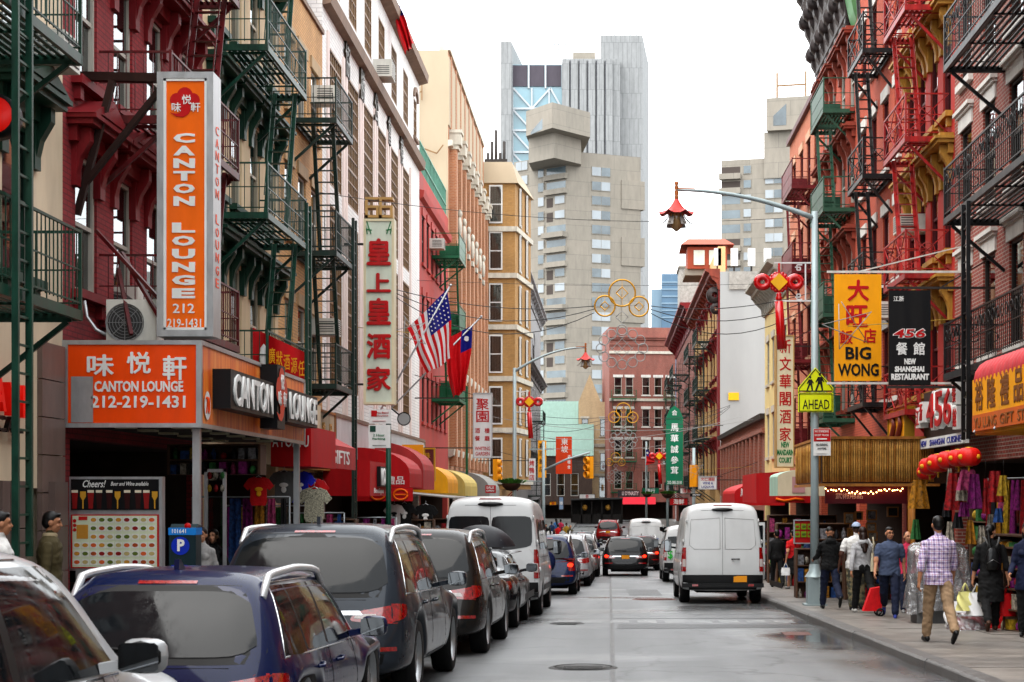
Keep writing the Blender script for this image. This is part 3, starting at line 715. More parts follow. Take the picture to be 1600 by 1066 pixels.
q=MB(b.T);q.add([(96.1,0,20.4),(96.1,2.1,20.4),(101.7,2.8,20.4),(104.3,.0,20.4),(96.3,-.5,21.7),(96.3,1.7,21.7),(101.3,2.3,21.3),(103.6,-.5,21.3)],
              [(0,1,5,4),(1,2,6,5),(2,3,7,6),(4,5,6,7)]);q.build('mansard_roof',PCREAM,b.root)
b.strip('mansard_roof',[(.3,20),(.3,20.2),(-.4,21.3),(-6,21.3),(-6,20)],PCREAM,a=104.3)
q=MB();c=PX(775,260,98)
for i in range(5):q.tube([(c.x+(i-2)*.25,98,21.4),(c.x+(i-2)*.25,98,22.6+(i%3)*.7)],.1,6)
q.box(c.x-.7,c.x+.7,97.8,98.2,22.0,22.2);q.build('antenna',DKF,b.root)
b.fire_escape(113,117,[2.2,5.7,9.2,12.7,16.2][:5],1.1,mat('crimson iron paint',(.32,.02,.05),.45,var=.2),lad=1,slat=.18,bal=.25)
b=Bld('commercial_building','grey painted building with a large arched window','L',125,178,21.5,GREYW,depth=9)
for z in(2.5,6.3,10.0):
    for i in range(9):b.window(129+i*5.4,z,3.2,2.4,'grid',mat('pale grey frames',(.5,.5,.5),.5),curtain=.1)
for i in range(3):b.window(131+i*15,14.2,4.2,2.6,'grid',DKF,hd='arch',hm=GREYW,curtain=0)
b.hole(125.5,177,-3,1.2);b.finish();interior(b,125.5,177,1.2,3)
b.cornice(20,1.2,.8,GREYW,3);b.cornice(13.0,.8,.8,GREYW,4);b.cornice(5.3,.5,.5,GREYW,0)
b.fire_escape(150,156,[1.6,5.1,8.6],1.4,DGREEN,lad=1,slat=.25,bal=.3)
# ---------------------------------------------------------------- right side of the street
b=Bld('tenement_building','red brick tenement with white stone lintels and black fire escape','R',20,34.6,17,BRICKRED)
for z in(4.4,7.35,10.3,13.25):
    for u in(21,23.1,25.2,27.3,29.4,31.5,33.5):b.window(u,z,1.0,1.95,fm=DKF,hd='cap',hm=WSTONE,curtain=.5)
b.hole(20.5,27.6,-1.5,2.3);b.hole(28,34.3,-1.5,2.3);b.finish();interior(b,20.5,27.6,2.3);interior(b,28,34.3,2.3)
b.fire_escape(23.4,30.4,[3.85,6.8,9.7],1.1,BLACK,rail='ornate',lad=-1,slat=.11,drop=(28.4,1.15,2.6,6.8))
b.fire_escape(23.4,30.4,[12.6],1.1,BLACK,rail='ornate')
b=Bld('tenement_building','bright red tenement with ochre carved window hoods and red fire escape','R',34.6,40.5,18.5,RPAINT)
for z in(4.0,7.0,10.0,13.0):
    for u in(35.4,36.8,38.2,39.6):b.window(u,z,.8,1.95,fm=REDF,hd='hood',hm=GOLD)
b.hole(34.9,40.2,-1.6,2.2);b.finish();interior(b,34.9,40.2,2.2)
b.fire_escape(35.2,37.9,[3.45,6.45,9.45,12.35],.95,RRED,rail='cross',lad=1,up=True)
b=Bld('tenement_building','orange brick tenement with white lintels and black fire escape','R',40.5,48,19,OPAINT)
for z in(4.2,7.3,10.4,13.5):
    for u in(41.4,43.2,45.1,46.9):b.window(u,z,.9,1.9,fm=REDF,hd='flat',hm=WSTONE)
b.hole(40.8,47.7,-1.8,2.1);b.finish();interior(b,40.8,47.7,2.1)
b.fire_escape(42,44.6,[4.0,7.0,10.0,13.3],.8,BLACK,rail='cross',lad=1,up=True)
bR3=b=Bld('tenement_building','red-orange tenement with huge dark ornate cornice and green fire escape','R',48,56.5,19.6,OPAINT)
for z in(4.3,7.4,10.5,13.4):
    for u in(49.2,51.1,53.2,55.2):b.window(u,z,.95,1.9,fm=mat('pale sash',(.5,.48,.43),.5),hd='hood',hm=mat('rust brown trim',(.3,.08,.05),.6,var=.3))
b.hole(48.3,56.2,-2,2.0);b.finish();interior(b,48.3,56.2,2.0)
SLATE=mat('weathered copper sheet',(.075,.06,.058),.5,.2,var=.5,scale=2.5,bump=.4,bscale=9,streak=False)
VERD=mat('green copper panel',(.13,.30,.14),.5,var=.25,scale=3)
cor=b.strip('cornice',[(0,16.2),(.2,16.4),(.3,17.2),(.42,17.6),(.45,18.4),(.7,18.8),(.75,19.7),(.95,20.0),(1.0,20.6),(0,20.6)],SLATE,a=49.2)
for k in range(7):
    u=49.5+k*1.13;q=MB(b.T)
    q.add([(u+e,n_,z_)for e in(-.16,.16)for n_,z_ in((0,15.6),(.12,15.7),(.2,16.1),(.17,16.4),(.34,16.7),(.42,17.2),(.38,17.5),(.55,17.8),(.66,18.3),(.6,18.7),(.85,19.0),(.98,19.6),(.9,19.9),(1.12,20.3),(1.12,20.62),(0,20.62))],[tuple(range(16)),tuple(range(16,32))]+[(i_,(i_+1)%16,16+(i_+1)%16,16+i_)for i_ in range(16)])
    for n_,z_,r_ in((.3,17.1,.26),(.52,18.25,.28),(.82,19.5,.28),(1.0,20.4,.2),(.14,16.0,.18)):q.lathe([(r_*.4,-.2),(r_,-.19),(r_,.19),(r_*.4,.2)],(u,n_,z_),10,ax=0)
    q.build('scroll_bracket',SLATE,cor)
q=MB(b.T);q.prism([(.0,15.9),(.12,15.7),(.2,16.6),(.9,17.8),(1.2,20.5),(0,20.5)],48.15,49.0,ax=0)if False else q.add([(48.2+e,n,z)for e in(0,.9)for n,z in((0,15.9),(.1,16.2),(.25,16.9),(.5,17.9),(.7,18.8),(.8,20.5),(0,20.5))],[tuple(range(7)),tuple(range(7,14))]+[(i,(i+1)%7,7+(i+1)%7,7+i)for i in range(7)])
q.build('end_bracket',VERD,cor)
b.fire_escape(48.6,51.6,[3.9,7.1,10.3,13.3],.95,mat('sage green iron paint',(.05,.13,.085),.45,var=.2),rail='solid',lad=1,up=False)
b=Bld('tenement_building','salmon painted building with dark red fire escape','R',56.5,66,16,SALMON)
for z in(3.6,6.8,10.0,13.0):
    for u in(57.7,59.8,62,64.4):b.window(u,z,1.0,1.9,fm=REDF,hd='flat',hm=mat('pale peach lintel',(.62,.4,.28),.7))
b.hole(56.8,65.7,-2.2,1.8);b.finish();interior(b,56.8,65.7,1.8)
b.strip('coping',[(.15,16),(.15,16.2),(-.4,16.2),(-.4,16)],REDF)
b.fire_escape(56.9,60.2,[3.2,6.4,9.6,12.6],.95,mat('maroon iron paint',(.2,.025,.03),.45,var=.2),rail='solid',lad=1,slat=.13)
b=Bld('shop_building','butter yellow building with bracketed grey cornice','R',66,76.5,11.2,YELLOWW)
for z in(3.4,6.8):
    for u in(67.8,70.2,72.6,75):b.window(u,z,1.1,2.0,fm=mat('pale sash',(.5,.48,.43),.5),hd='flat',hm=STONE)
b.hole(66.3,76.2,-2.4,1.4);b.finish();interior(b,66.3,76.2,1.4)
b.cornice(10.1,1.3,.95,mat('grey stone cornice',(.4,.4,.36),.7,var=.2,scale=4),.8)
bR6=b=Bld('shop_building','low brick shop building with flat parapet below the blank white wall','R',76.5,106.5,5.3,brick('russet brick',(.38,.11,.06),(.3,.085,.05),(.33,.22,.17),grime=.35))
b.hole(77,106,-2.6,.9);b.finish();interior(b,77,106,.9)
for u in np.arange(78,106,2.4):
    q=MB(b.T);q.box(u,u+.5,0,.14,1.6,4.6);q.build('pier',bR6.wall,b.root)
b.strip('coping',[(.22,5.3),(.25,5.55),(-.4,5.55),(-.4,5.3)],DKF);b.strip('band',[(0,4.6),(.16,4.65),(.16,4.85),(0,4.85)],bR6.wall)
b=Bld('tenement_building','ochre and crimson tenement with green fire escapes and a blank white side wall','R',107,138,16.6,OCHRE,depth=9)
CRIM=mat('crimson painted wall',(.24,.02,.025),.6,var=.15)
for z in(3.0,6.4,9.8,13.0):
    for u in(110,113,116,121,125,129,134):b.window(u,z,1.3,2.1,fm=REDF,hd='hood',hm=CRIM,curtain=.4)
b.hole(107.5,137,-2.8,1.0);b.finish(side_mat=WHITE);interior(b,107.5,137,1.0)
b.strip('crimson_bay',[(0,2),(.12,2),(.12,15.6),(0,15.6)],CRIM,107.1,108.6)
b.cornice(15.4,1.4,1.0,mat('rust brown trim',(.3,.08,.05),.6,var=.3),2)
q=MB(b.T);q.lathe([(.2,-.3),(.55,-.28),(.55,.28),(.2,.3)],(107.6,.35,15.1),12,ax=0);q.lathe([(.15,-.28),(.38,-.26),(.38,.26),(.15,.28)],(107.6,.25,14.2),12,ax=0);q.build('scroll_bracket',SLATE,b.root)
b.strip('parapet_top',[(0,16.6),(0,18.6),(-.5,18.6),(-.5,16.6)],mat('peach render',(.7,.5,.28),.75,var=.08),109,137)
q=MB();q.box(8.1,11,106.88,106.96,15.4,16.6);q.build('exposed_plaster_patch',mat('grey rough plaster',(.42,.4,.37),.9,var=.25,scale=4,bump=.5,bscale=20,streak=False),b.root)
q=MB();q.box(8.05,8.75,106.9,106.98,8.0,8.5);q.build('wall_poster',mat('yellow poster',(.8,.5,.02),.6,var=.1),b.root)
b.fire_escape(112,117.5,[2.2,5.6,9.0,12.4],1.3,DGREEN,lad=1,slat=.2,bal=.25,rail='plain');b.fire_escape(124,131,[2.2,5.6,9.0,12.4],1.3,DGREEN,lad=-1,slat=.2,bal=.25)
b=Bld('tenement_building','dark brick tenement with crimson cornice at the bend of the street','R',138,176,18,DBRICK,depth=9)
for z in(2.6,6.2,9.8,13.4):
    for u in np.arange(141,175,4.2):b.window(u,z,1.4,2.1,fm=DKF,hd='flat',hm=DBRICK,curtain=.3)
b.hole(138.5,175,-3,.8);b.finish();interior(b,138.5,175,.8)
b.cornice(16.6,1.7,1.3,CRIM,3)
b.fire_escape(148,156,[2,5.6,9.2,12.8],1.5,DGREEN,lad=1,slat=.25,bal=.3);b.fire_escape(162,170,[2,5.6,9.2,12.8],1.5,DGREEN,lad=1,slat=.25,bal=.3)
# ---------------------------------------------------------------- closing the street
YE=182
b=Bld('tenement_building','weathered red brick tenement facing up the street with green balconies','F',0,7.6,20.8,DBRICK,depth=8,origin=(XX(952,YE),YE,R(6)))
for z in(2.4,6.0,9.5,13.1):
    for u in(1.0,2.3,4.2,5.6,7.0):b.window(u,z,.85,2.0,fm=mat('pale sash',(.5,.48,.43),.5),hd='flat',hm=WSTONE if z>5 else DBRICK,curtain=.5)
b.hole(.3,7.3,-2.4,.9);b.finish();interior(b,.3,7.3,.9)
b.cornice(18.7,1.0,.5,DBRICK,0);b.strip('band',[(0,12.4),(.12,12.4),(.14,12.7),(0,12.7)],STONE);b.strip('band',[(0,17.8),(.14,17.8),(.14,18.1),(0,18.1)],STONE)
b.fire_escape(.2,3.0,[2.0,5.5,9.0,12.6],1.0,mat('bright green iron paint',(.02,.16,.08),.4,var=.2),slat=.2,bal=.22,lad=1);b.fire_escape(6.2,7.8,[5.5,9.0,12.6],1.0,mat('bright green iron paint',(.02,.16,.08),.4),slat=.2,bal=.22)
SANDB=brick('sandy brick',(.62,.48,.3),(.55,.42,.26),(.5,.4,.28),grime=.2)
b=Bld('church_building','sandy brick gabled building with narrow pointed windows','F',0,3.7,12.6,SANDB,depth=8,origin=(XX(904,YE+5),YE+5,0))
for z,h in((1.4,2.4),(4.6,2.0),(8.6,2.0)):
    for u in(.75,2.9):b.window(u,z,.75 if z>4 else 1.0,h,fm=DKF,hd='flat',hm=STONE,curtain=.3)
b.hole(.3,3.4,-2.4,.6);b.finish();interior(b,.3,3.4,.6)
q=MB(b.T);q.add([(.0,0,12.6),(2.6,0,12.6),(1.3,0,15.8),(.0,-6,12.6),(2.6,-6,12.6),(1.3,-6,15.8)],[(0,1,2),(3,4,5),(0,2,5,3),(1,2,5,4)]);q.build('gable',SANDB,b.root)
b.strip('band',[(0,7.3),(.15,7.3),(.2,7.7),(0,7.7)],STONE);b.strip('band',[(0,3.9),(.15,3.9),(.2,4.2),(0,4.2)],STONE)
b=Bld('market_building','brown shop building with pale green ribbed metal roof','F',0,6.4,6.2,mat('brown render',(.12,.085,.07),.7,var=.2),depth=6,origin=(XX(838,YE+2),YE+2,0))
for u in(1.2,2.8,4.4):b.window(u,1.6,.9,2.6,fm=mat('white sash paint',(.62,.61,.57),.5,var=.1),curtain=.2)
b.hole(.3,6,-2.4,.6);b.finish();interior(b,.3,6,.6)
MINT=mat('mint green metal roof',(.24,.34,.3),.5,.2,var=.1)
q=MB(b.T);q.quad((-.3,.3,6.2),(6.6,.3,6.2),(6.6,-5.5,12.8),(-.3,-5.5,12.8));rf=q.build('roof',MINT,b.root)
for i in range(20):
    u=-.2+i*.35;q=MB(b.T);q.bar((u,.3,6.24),(u,-5.5,12.84),.06,.07);q.build('roof_rib',MINT,rf)
# ---------------------------------------------------------------- towers behind
CONCT=brick('pale tower concrete',(.335,.305,.262),(.315,.29,.25),(.25,.23,.2),bw=7,bh=2.85,msize=.05,grime=.14,bump=0)
CONCG=brick('ribbed grey concrete',(.345,.35,.35),(.315,.32,.32),(.25,.255,.258),bw=1.6,bh=9,msize=.12,grime=.2,bump=0)
TGL=mat('tower window glass',(.16,.2,.22),.08,var=.5,scale=.13,spec=.8,streak=False)
TGL2=mat('tower white blinds',(.42,.45,.47),.3,var=.15,scale=.2)
def slab(parent,name,px0,px1,py0,py1,Y,d,m,zb=None):
    q=MB();q.box(XX(px0,Y),XX(px1,Y),Y,Y+d,ZZ(py1,Y)if zb is None else zb,ZZ(py0,Y));return q.build(name,m,parent)
# slender beige apartment tower
Y=310;cx=XX(885,Y)
tw=thing('apartment_tower','beige concrete apartment tower with stacked balconies and overhanging top block','tower',(cx,Y,G(Y)))
def tower_face(ang,u0,u1,ztop,rows,org,root,balc=None):
    """one face with its windows: rows = [(ua, ub, [z...], h)]"""
    ca,sa=math.cos(ang),math.sin(ang);T=lambda p:(org[0]+p[0]*ca+p[1]*sa,org[1]+p[0]*sa-p[1]*ca,p[2])
    q=MB(T);q.box(u0,u1,-14,0,-5,ztop);w=q.build('wall',CONCT,root)
    for ua,ub,zs,h in rows:
        for z in zs:
            f=MB(T);f.box(ua,ub,0,.12,z,z+h);wo=f.build('window',CONCT,w,fix=False)
            k=max(1,round((ub-ua)/1.8));
            for i in range(k):
                g=MB(T);a=ua+.1+(ub-ua-.1)*i/k;g.box(a,a+(ub-ua-.1)/k-.1,.12,.16,z+.12,z+h-.12);g.build('pane',TGL2 if rnd.random()<.5 else TGL,wo,fix=False)
    return T,w
k=F/Y
fl=[ZZ(266+22.8*i,Y)-.75 for i in range(20)]
T,w=tower_face(R(22),0,XX(1003,Y)-cx+1.0,ZZ(236,Y),[(5.2,9.2,fl,1.9)],(cx,Y),tw)
T2,w2=tower_face(R(-38),-13.5,0,ZZ(240,Y),[(-13.0,-9.8,[z+2 for z in fl],1.9),(-7.2,-5.6,fl,1.9),(-2.9,-.3,[z for i,z in enumerate(fl)if i%5 in(2,3)],1.7)],(cx,Y),tw)
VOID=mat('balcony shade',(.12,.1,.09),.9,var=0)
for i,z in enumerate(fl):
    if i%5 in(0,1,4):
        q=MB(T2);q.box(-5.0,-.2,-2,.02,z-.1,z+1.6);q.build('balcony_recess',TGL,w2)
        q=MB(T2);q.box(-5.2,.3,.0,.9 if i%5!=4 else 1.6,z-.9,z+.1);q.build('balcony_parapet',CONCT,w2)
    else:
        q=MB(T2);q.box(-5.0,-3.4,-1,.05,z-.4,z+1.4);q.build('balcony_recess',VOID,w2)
def plan(name,pts,py0,py1,m,par):
    q=MB();n=len(pts);q.add([(XX(a,y),y,ZZ(p,305))for p in(py1,py0)for a,y in pts],[tuple(range(n))[::-1],tuple(range(n,2*n))]+[(i,(i+1)%n,n+(i+1)%n,n+i)for i in range(n)]);return q.build(name,m,par)
plan('roof_block',[(826,308),(866,303),(908,309),(900,326),(840,326)],208,250,CONCT,tw);tb=plan('top_block',[(822,306),(863,299),(922,307),(905,328),(838,328)],172,211,CONCT,tw)
q=MB();f=lambda a,p:(XX(a,305.6-6.4*(a-822)/41),305.6-6.4*(a-822)/41,ZZ(p,303));q.add([f(829,208),f(856,203),f(856,181),f(829,204)],[(0,1,2,3)]);q.build('slanted_window',TGL,tb)
for z in(ZZ(320,Y),ZZ(410,Y),ZZ(500,Y)):q=MB(T);q.box(11.5,16.4,-6,.3,z,z+5.6);q.build('corner_projection',CONCT,tw)
# its sister tower to the right
cx=XX(1127,Y);tw=thing('apartment_tower','beige concrete apartment tower half hidden behind the salmon building','tower',(cx,Y,G(Y)))
fl=[ZZ(268+22.5*i,Y)-.75 for i in range(12)]
T,w=tower_face(R(-14),0,14,ZZ(251,Y),[(4.3,5.9,fl,1.7),(8.5,12.0,[z+.6 for z in fl],1.8)],(cx,Y),tw)
for i,z in enumerate(fl):
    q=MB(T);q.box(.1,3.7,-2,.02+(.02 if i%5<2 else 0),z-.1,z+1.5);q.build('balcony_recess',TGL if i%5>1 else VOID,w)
    if i%5<2 or i==5:q=MB(T);q.box(-.3,3.9,0,1.1,z-1,z+.1);q.build('balcony_parapet',CONCT,w)
q=MB(T);q.box(8.4,15.6,-9,.5,ZZ(235,Y)-6,ZZ(212,Y));q.build('roof_block',CONCT,tw)
q=MB(T);q.box(9.1,17.6,-12,2.0,ZZ(212,Y),ZZ(162,Y));q.build('top_block',CONCT,tw)
q=MB(T);q.add([(10.4,2.05,ZZ(205,Y)),(12.9,2.05,ZZ(205,Y)),(12.9,2.05,ZZ(172,Y)),(10.4,2.05,ZZ(190,Y))],[(0,1,2,3)]);q.build('slanted_window',TGL,tw)
q=MB(T)
for u in(11,16.5):q.bar((u,1,ZZ(162,Y)),(u,1,ZZ(122,Y)),.35)
q.bar((11,1,ZZ(142,Y)),(16.5,1,ZZ(142,Y)),.3);q.build('roof_frame',BROWN,tw)
# grey office slab
Y=560
tw=thing('office_tower','huge pale grey ribbed concrete tower with blue glass bay','tower',(XX(900,Y),Y,G(Y)))
q=MB()
def wedge(px0,px1,pxs,py0,Y,d,m,name):
    x0,x1,xs=XX(px0,Y),XX(px1,Y),XX(pxs,Y+d);z=ZZ(py0,Y);q=MB()
    q.add([(x0,Y,-5),(x1,Y,-5),(xs,Y+d,-5),(x0,Y+d,-5),(x0,Y,z),(x1,Y,z),(xs,Y+d,z),(x0,Y+d,z)],[(0,1,5,4),(1,2,6,5),(2,3,7,6),(3,0,4,7),(4,5,6,7)]);return q.build(name,m,tw)
wedge(782,799,822,65,Y,40,CONCG,'wall');wedge(938,1004,1014,55,Y+6,40,CONCG,'wall')
gw=slab(tw,'glass_bay',800,878,101,700,Y+4,30,mat('pale blue glass',(.24,.38,.43),.1,var=.25,scale=.05,spec=.8,streak=False))
for i in range(3):slab(gw,'louvre_panel',801+i*26.3,824+i*26.3,102,135,Y+3.5,1,mat('plum grey louvres',(.12,.105,.125),.6,var=.15,scale=.4))
WF=mat('white steel frame',(.52,.55,.57),.5,var=0)
for i in range(4):slab(gw,'mullion',798.5+i*26.3,801+i*26.3,100,138,Y+3,1,WF)
q=MB();yy=Y+3.6
for r0 in range(4):
    za,zb=ZZ(138+r0*34,yy),ZZ(138+r0*34+32,yy)
    for a,c in((802,831),(860,831),(860,878)):q.bar((XX(a,yy),yy,za),(XX(c,yy),yy,zb),.6)
    for a in(801,831,858):q.bar((XX(a,yy),yy,za),(XX(a,yy),yy,zb),.5)
    q.bar((XX(800,yy),yy,zb),(XX(878,yy),yy,zb),.7)
q.build('bracing',WF,gw)
wr=slab(tw,'wall',878,969,92,700,Y+2,30,CONCG)
for i in range(6):
    slab(wr,'rib',878.5+i*13.6,889+i*13.6,92.5,700,Y+.6,2,CONCG)
    if i<5:slab(wr,'slit_window',891+i*13.6,895+i*13.6,95,700,Y+1.6,1,mat('slit glass',(.13,.13,.16),.3,var=.1))
slab(tw,'roof_plant',895,930,82,93,Y+6,10,CONCT)
q=MB();yy=Y+5
for a in(866,872,884):q.bar((XX(a,yy),yy,ZZ(95,yy)),(XX(a,yy),yy,ZZ(62,yy)),.35)
for y_ in(64,70,78,88):q.bar((XX(866,yy),yy,ZZ(y_,yy)),(XX(884,yy),yy,ZZ(y_,yy)),.35)
PST=mat('pale steel',(.5,.52,.53),.4,.3,var=0);q.build('roof_frame',PST,tw)
for a in(960,966,975,985,995):q=MB();q.bar((XX(a,Y+12),Y+12,ZZ(56,Y+12)),(XX(a,Y+12),Y+12,ZZ(40+a%4,Y+12)),.3);q.build('roof_mast',PST,tw)
Y=700;tw=thing('glass_tower','distant blue glass tower seen between the rooftops','tower',(XX(1045,Y),Y,G(Y)))
BG=mat('distant blue glass',(.16,.25,.34),.25,var=.2,scale=.06)
slab(tw,'wall',1034,1062,428,700,Y,15,BG);slab(tw,'wall',1018,1034,452,700,Y+3,15,mat('paler blue glass',(.3,.4,.48),.3,var=.2,scale=.06))
for i in range(6):slab(tw,'floor_band',1034,1062,440+i*11,442+i*11,Y-.3,1,mat('paler blue glass',(.3,.4,.48),.3))
# rooftop clutter on the right
Y=118
pg=thing('rooftop_pavilion','red and cream rooftop pavilion with upturned tiled roof','pavilion',(XX(1100,Y),Y,17.9))
slab(pg,'wall',1074,1136,386,420,Y,3,mat('vermilion render',(.4,.1,.05),.6,var=.1));slab(pg,'window_panel',1084,1101,391,414,Y-.1,.2,mat('cream lattice',(.66,.68,.6),.6,var=.1));slab(pg,'window_panel',1108,1130,391,414,Y-.1,.2,mat('cream lattice',(.66,.68,.6),.6))
q=MB();zt=ZZ(386,Y);xa,xb=XX(1070,Y),XX(1140,Y)
q.add([(xa-.3,Y-.6,zt+.1),(xb+.3,Y-.6,zt+.1),(xb-.3,Y+1,zt+.75),(xa+.3,Y+1,zt+.75),(xa-.3,Y+3.5,zt),(xb+.3,Y+3.5,zt)],[(0,1,2,3),(3,2,5,4),(0,3,4),(1,2,5)]);q.build('roof',mat('vermilion render',(.4,.1,.05),.6),pg)
slab(pg,'base',1070,1139,419,427,Y+.2,4,CONCT,zb=17.9)
sb=thing('rooftop_bulkhead','grey rendered stair bulkhead on the roof beside the pavilion','bulkhead',(XX(1088,140),140,15))
slab(sb,'wall',1062,1110,417,480,140,4,mat('grey rough plaster',(.42,.4,.37),.9,var=.25));slab(sb,'door',1092,1101,424,445,139.9,.2,mat('white painted render',(.74,.74,.72),.75));slab(sb,'coping',1060,1112,415,418,139.8,4.4,CONCT)
for i,a in enumerate((1116,1142,1169,1194)):
    t=thing('antenna_panel','white antenna panel standing on the roof, '+('nearest the red pavilion','second from the red pavilion','third from the red pavilion','farthest from the red pavilion')[i],'antenna',(XX(a+5,109),109,16.6),group='rooftop antenna panels')
    slab(t,'panel',a,a+11,388,415,109,.3,mat('white panel',(.75,.76,.76),.4,var=.05));q=MB();q.bar((XX(a+5,109.4),109.4,16),(XX(a+5,109.4),109.4,18.2),.12);q.build('post',DKF,t)
# plain neighbours behind the camera, seen only in windows and car paint
for side,lb,wl in(('L','plain brown brick tenement behind the camera on the left',BRICKRED),('R','plain grey painted tenement behind the camera on the right',GREYW)):
    b=Bld('tenement_building',lb,side,-34,12 if side=='L' else 20,15,wl)
    for z in(3.4,6.6,9.8):
        for u in range(-32,11,3):b.window(u,z,1.1,2.0,fm=DKF,hd='flat',hm=WSTONE,curtain=0)
    b.finish();b.strip('fascia',[(0,1.6),(.4,1.7),(.4,2.6),(0,2.6)],RRED if side=='L' else GOLD)
# ================================================================ VEHICLES
from mathutils.bvhtree import BVHTree
def paint(name,col,metal=.35,rough=.28,flake=.08):
    return mat(name,col,rough,metal*.4,var=flake,scale=2.2,coat=.42,spec=.1,grime=.14 if flake<.05 else .0,streak=False,bump=.0)
def carglass(name,col=(.02,.023,.026)):
    m=mat(name,col,.04,0,var=0,spec=.5);m.node_tree.nodes['Principled BSDF'].inputs['IOR'].default_value=1.27
    if 'rain' not in m:
        m['rain']=1;t=m.node_tree;N=t.nodes;geo=N.new('ShaderNodeNewGeometry')
        v=N.new('ShaderNodeTexVoronoi');v.inputs['Scale'].default_value=42;t.links.new(geo.outputs['Position'],v.inputs['Vector'])
        r=N.new('ShaderNodeMapRange');r.inputs[1].default_value=.0;r.inputs[2].default_value=.22;r.inputs[3].default_value=1;r.inputs[4].default_value=0
        t.links.new(v.outputs['Distance'],r.inputs[0]);bp=N.new('ShaderNodeBump');bp.inputs['Strength'].default_value=.05;bp.inputs['Distance'].default_value=.002
        t.links.new(r.outputs[0],bp.inputs['Height']);t.links.new(bp.outputs[0],N['Principled BSDF'].inputs['Normal']);n2=N.new('ShaderNodeTexNoise');n2.inputs['Scale'].default_value=5;n2.inputs['Detail'].default_value=8;mp=N.new('ShaderNodeMapping');mp.inputs['Scale'].default_value=(3,3,.6);t.links.new(geo.outputs['Position'],mp.inputs[0]);t.links.new(mp.outputs[0],n2.inputs['Vector']);r2=N.new('ShaderNodeMapRange');r2.inputs[1].default_value=.35;r2.inputs[2].default_value=.75;r2.inputs[3].default_value=.02;r2.inputs[4].default_value=.13;t.links.new(n2.outputs['Fac'],r2.inputs[0]);t.links.new(r2.outputs[0],N['Principled BSDF'].inputs['Roughness'])
    return m
CGL=carglass('tinted car glass');CGL2=carglass('clear car glass',(.05,.055,.06))
GOLDL=mat('gold lamp',(.6,.35,.08),.4,var=.1);RAILS=mat('satin silver rail',(.72,.73,.74),.3,.5,var=.05);TYRE=mat('tyre rubber',(.014,.014,.015),.75,var=.2,scale=12);ALLOY=mat('alloy rim',(.42,.43,.44),.3,.9,var=.1)
TRIM=mat('black plastic trim',(.015,.015,.016),.45,var=.1);CHROME=mat('chrome trim',(.66,.67,.68),.12,1,var=0)
LRED_=mat('tail light red',(.36,.012,.014),.12,var=.5,scale=30,coat=1,spec=.7,streak=False);LCLR=mat('clear lamp lens',(.55,.5,.48),.12,var=.15,scale=40,coat=1)
LLIT=mat('lit brake light',(1,.05,.02),.2,var=0,emit=1.6);SEAM=mat('panel gap',(.004,.004,.004),.8,var=0)
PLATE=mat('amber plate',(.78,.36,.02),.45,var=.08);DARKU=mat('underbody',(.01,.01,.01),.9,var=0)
_WH={}
def wheel_meshes(r,wd):
    k=(round(r,2),round(wd,2))
    if k in _WH:return _WH[k]
    t=MB();ri=r*.68
    t.lathe([(ri,-wd/2),(r*.93,-wd/2-.004),(r*.985,-wd*.4),(r,-wd*.2),(r,wd*.2),(r*.985,wd*.4),(r*.93,wd/2+.004),(ri,wd/2)],(0,0,0),28,ax=0)
    a=MB();a.lathe([(ri,-wd/2),(ri*.97,-wd*.3),(ri*.9,wd*.05),(ri*.9,wd*.32),(ri,wd/2-.01),(ri*1.01,wd/2-.005)],(0,0,0),28,ax=0)
    a.lathe([(0,wd*.36),(r*.1,wd*.36),(r*.12,wd*.2)],(0,0,0),12,ax=0)
    for i in range(10):
        g=6.28318*i/10;c,s_=math.cos(g),math.sin(g);w=.035*r/.37
        a.add([(x,q*c-e*s_*w,q*s_+e*c*w)for x,q in((wd*.36,r*.06),(wd*.28,ri*.96))for e in(-1,1)]+[(x-.03,q*c-e*s_*w,q*s_+e*c*w)for x,q in((wd*.36,r*.06),(wd*.28,ri*.96))for e in(-1,1)],
              [(0,1,3,2),(4,5,7,6),(0,2,6,4),(1,3,7,5)])
    a.lathe([(0,-wd*.1),(ri*.9,-wd*.1)],(0,0,0),20,ax=0)
    _WH[k]=(t.mesh('tyre',TYRE),a.mesh('rim',ALLOY));return _WH[k]
def lerp(tab,y):
    for(a,p),(b,q)in zip(tab,tab[1:]):
        if y<=b:t=(y-a)/(b-a)if b>a else 0;t=max(0,t);return[u+(v-u)*t for u,v in zip(p,q)]
    return tab[-1][1]
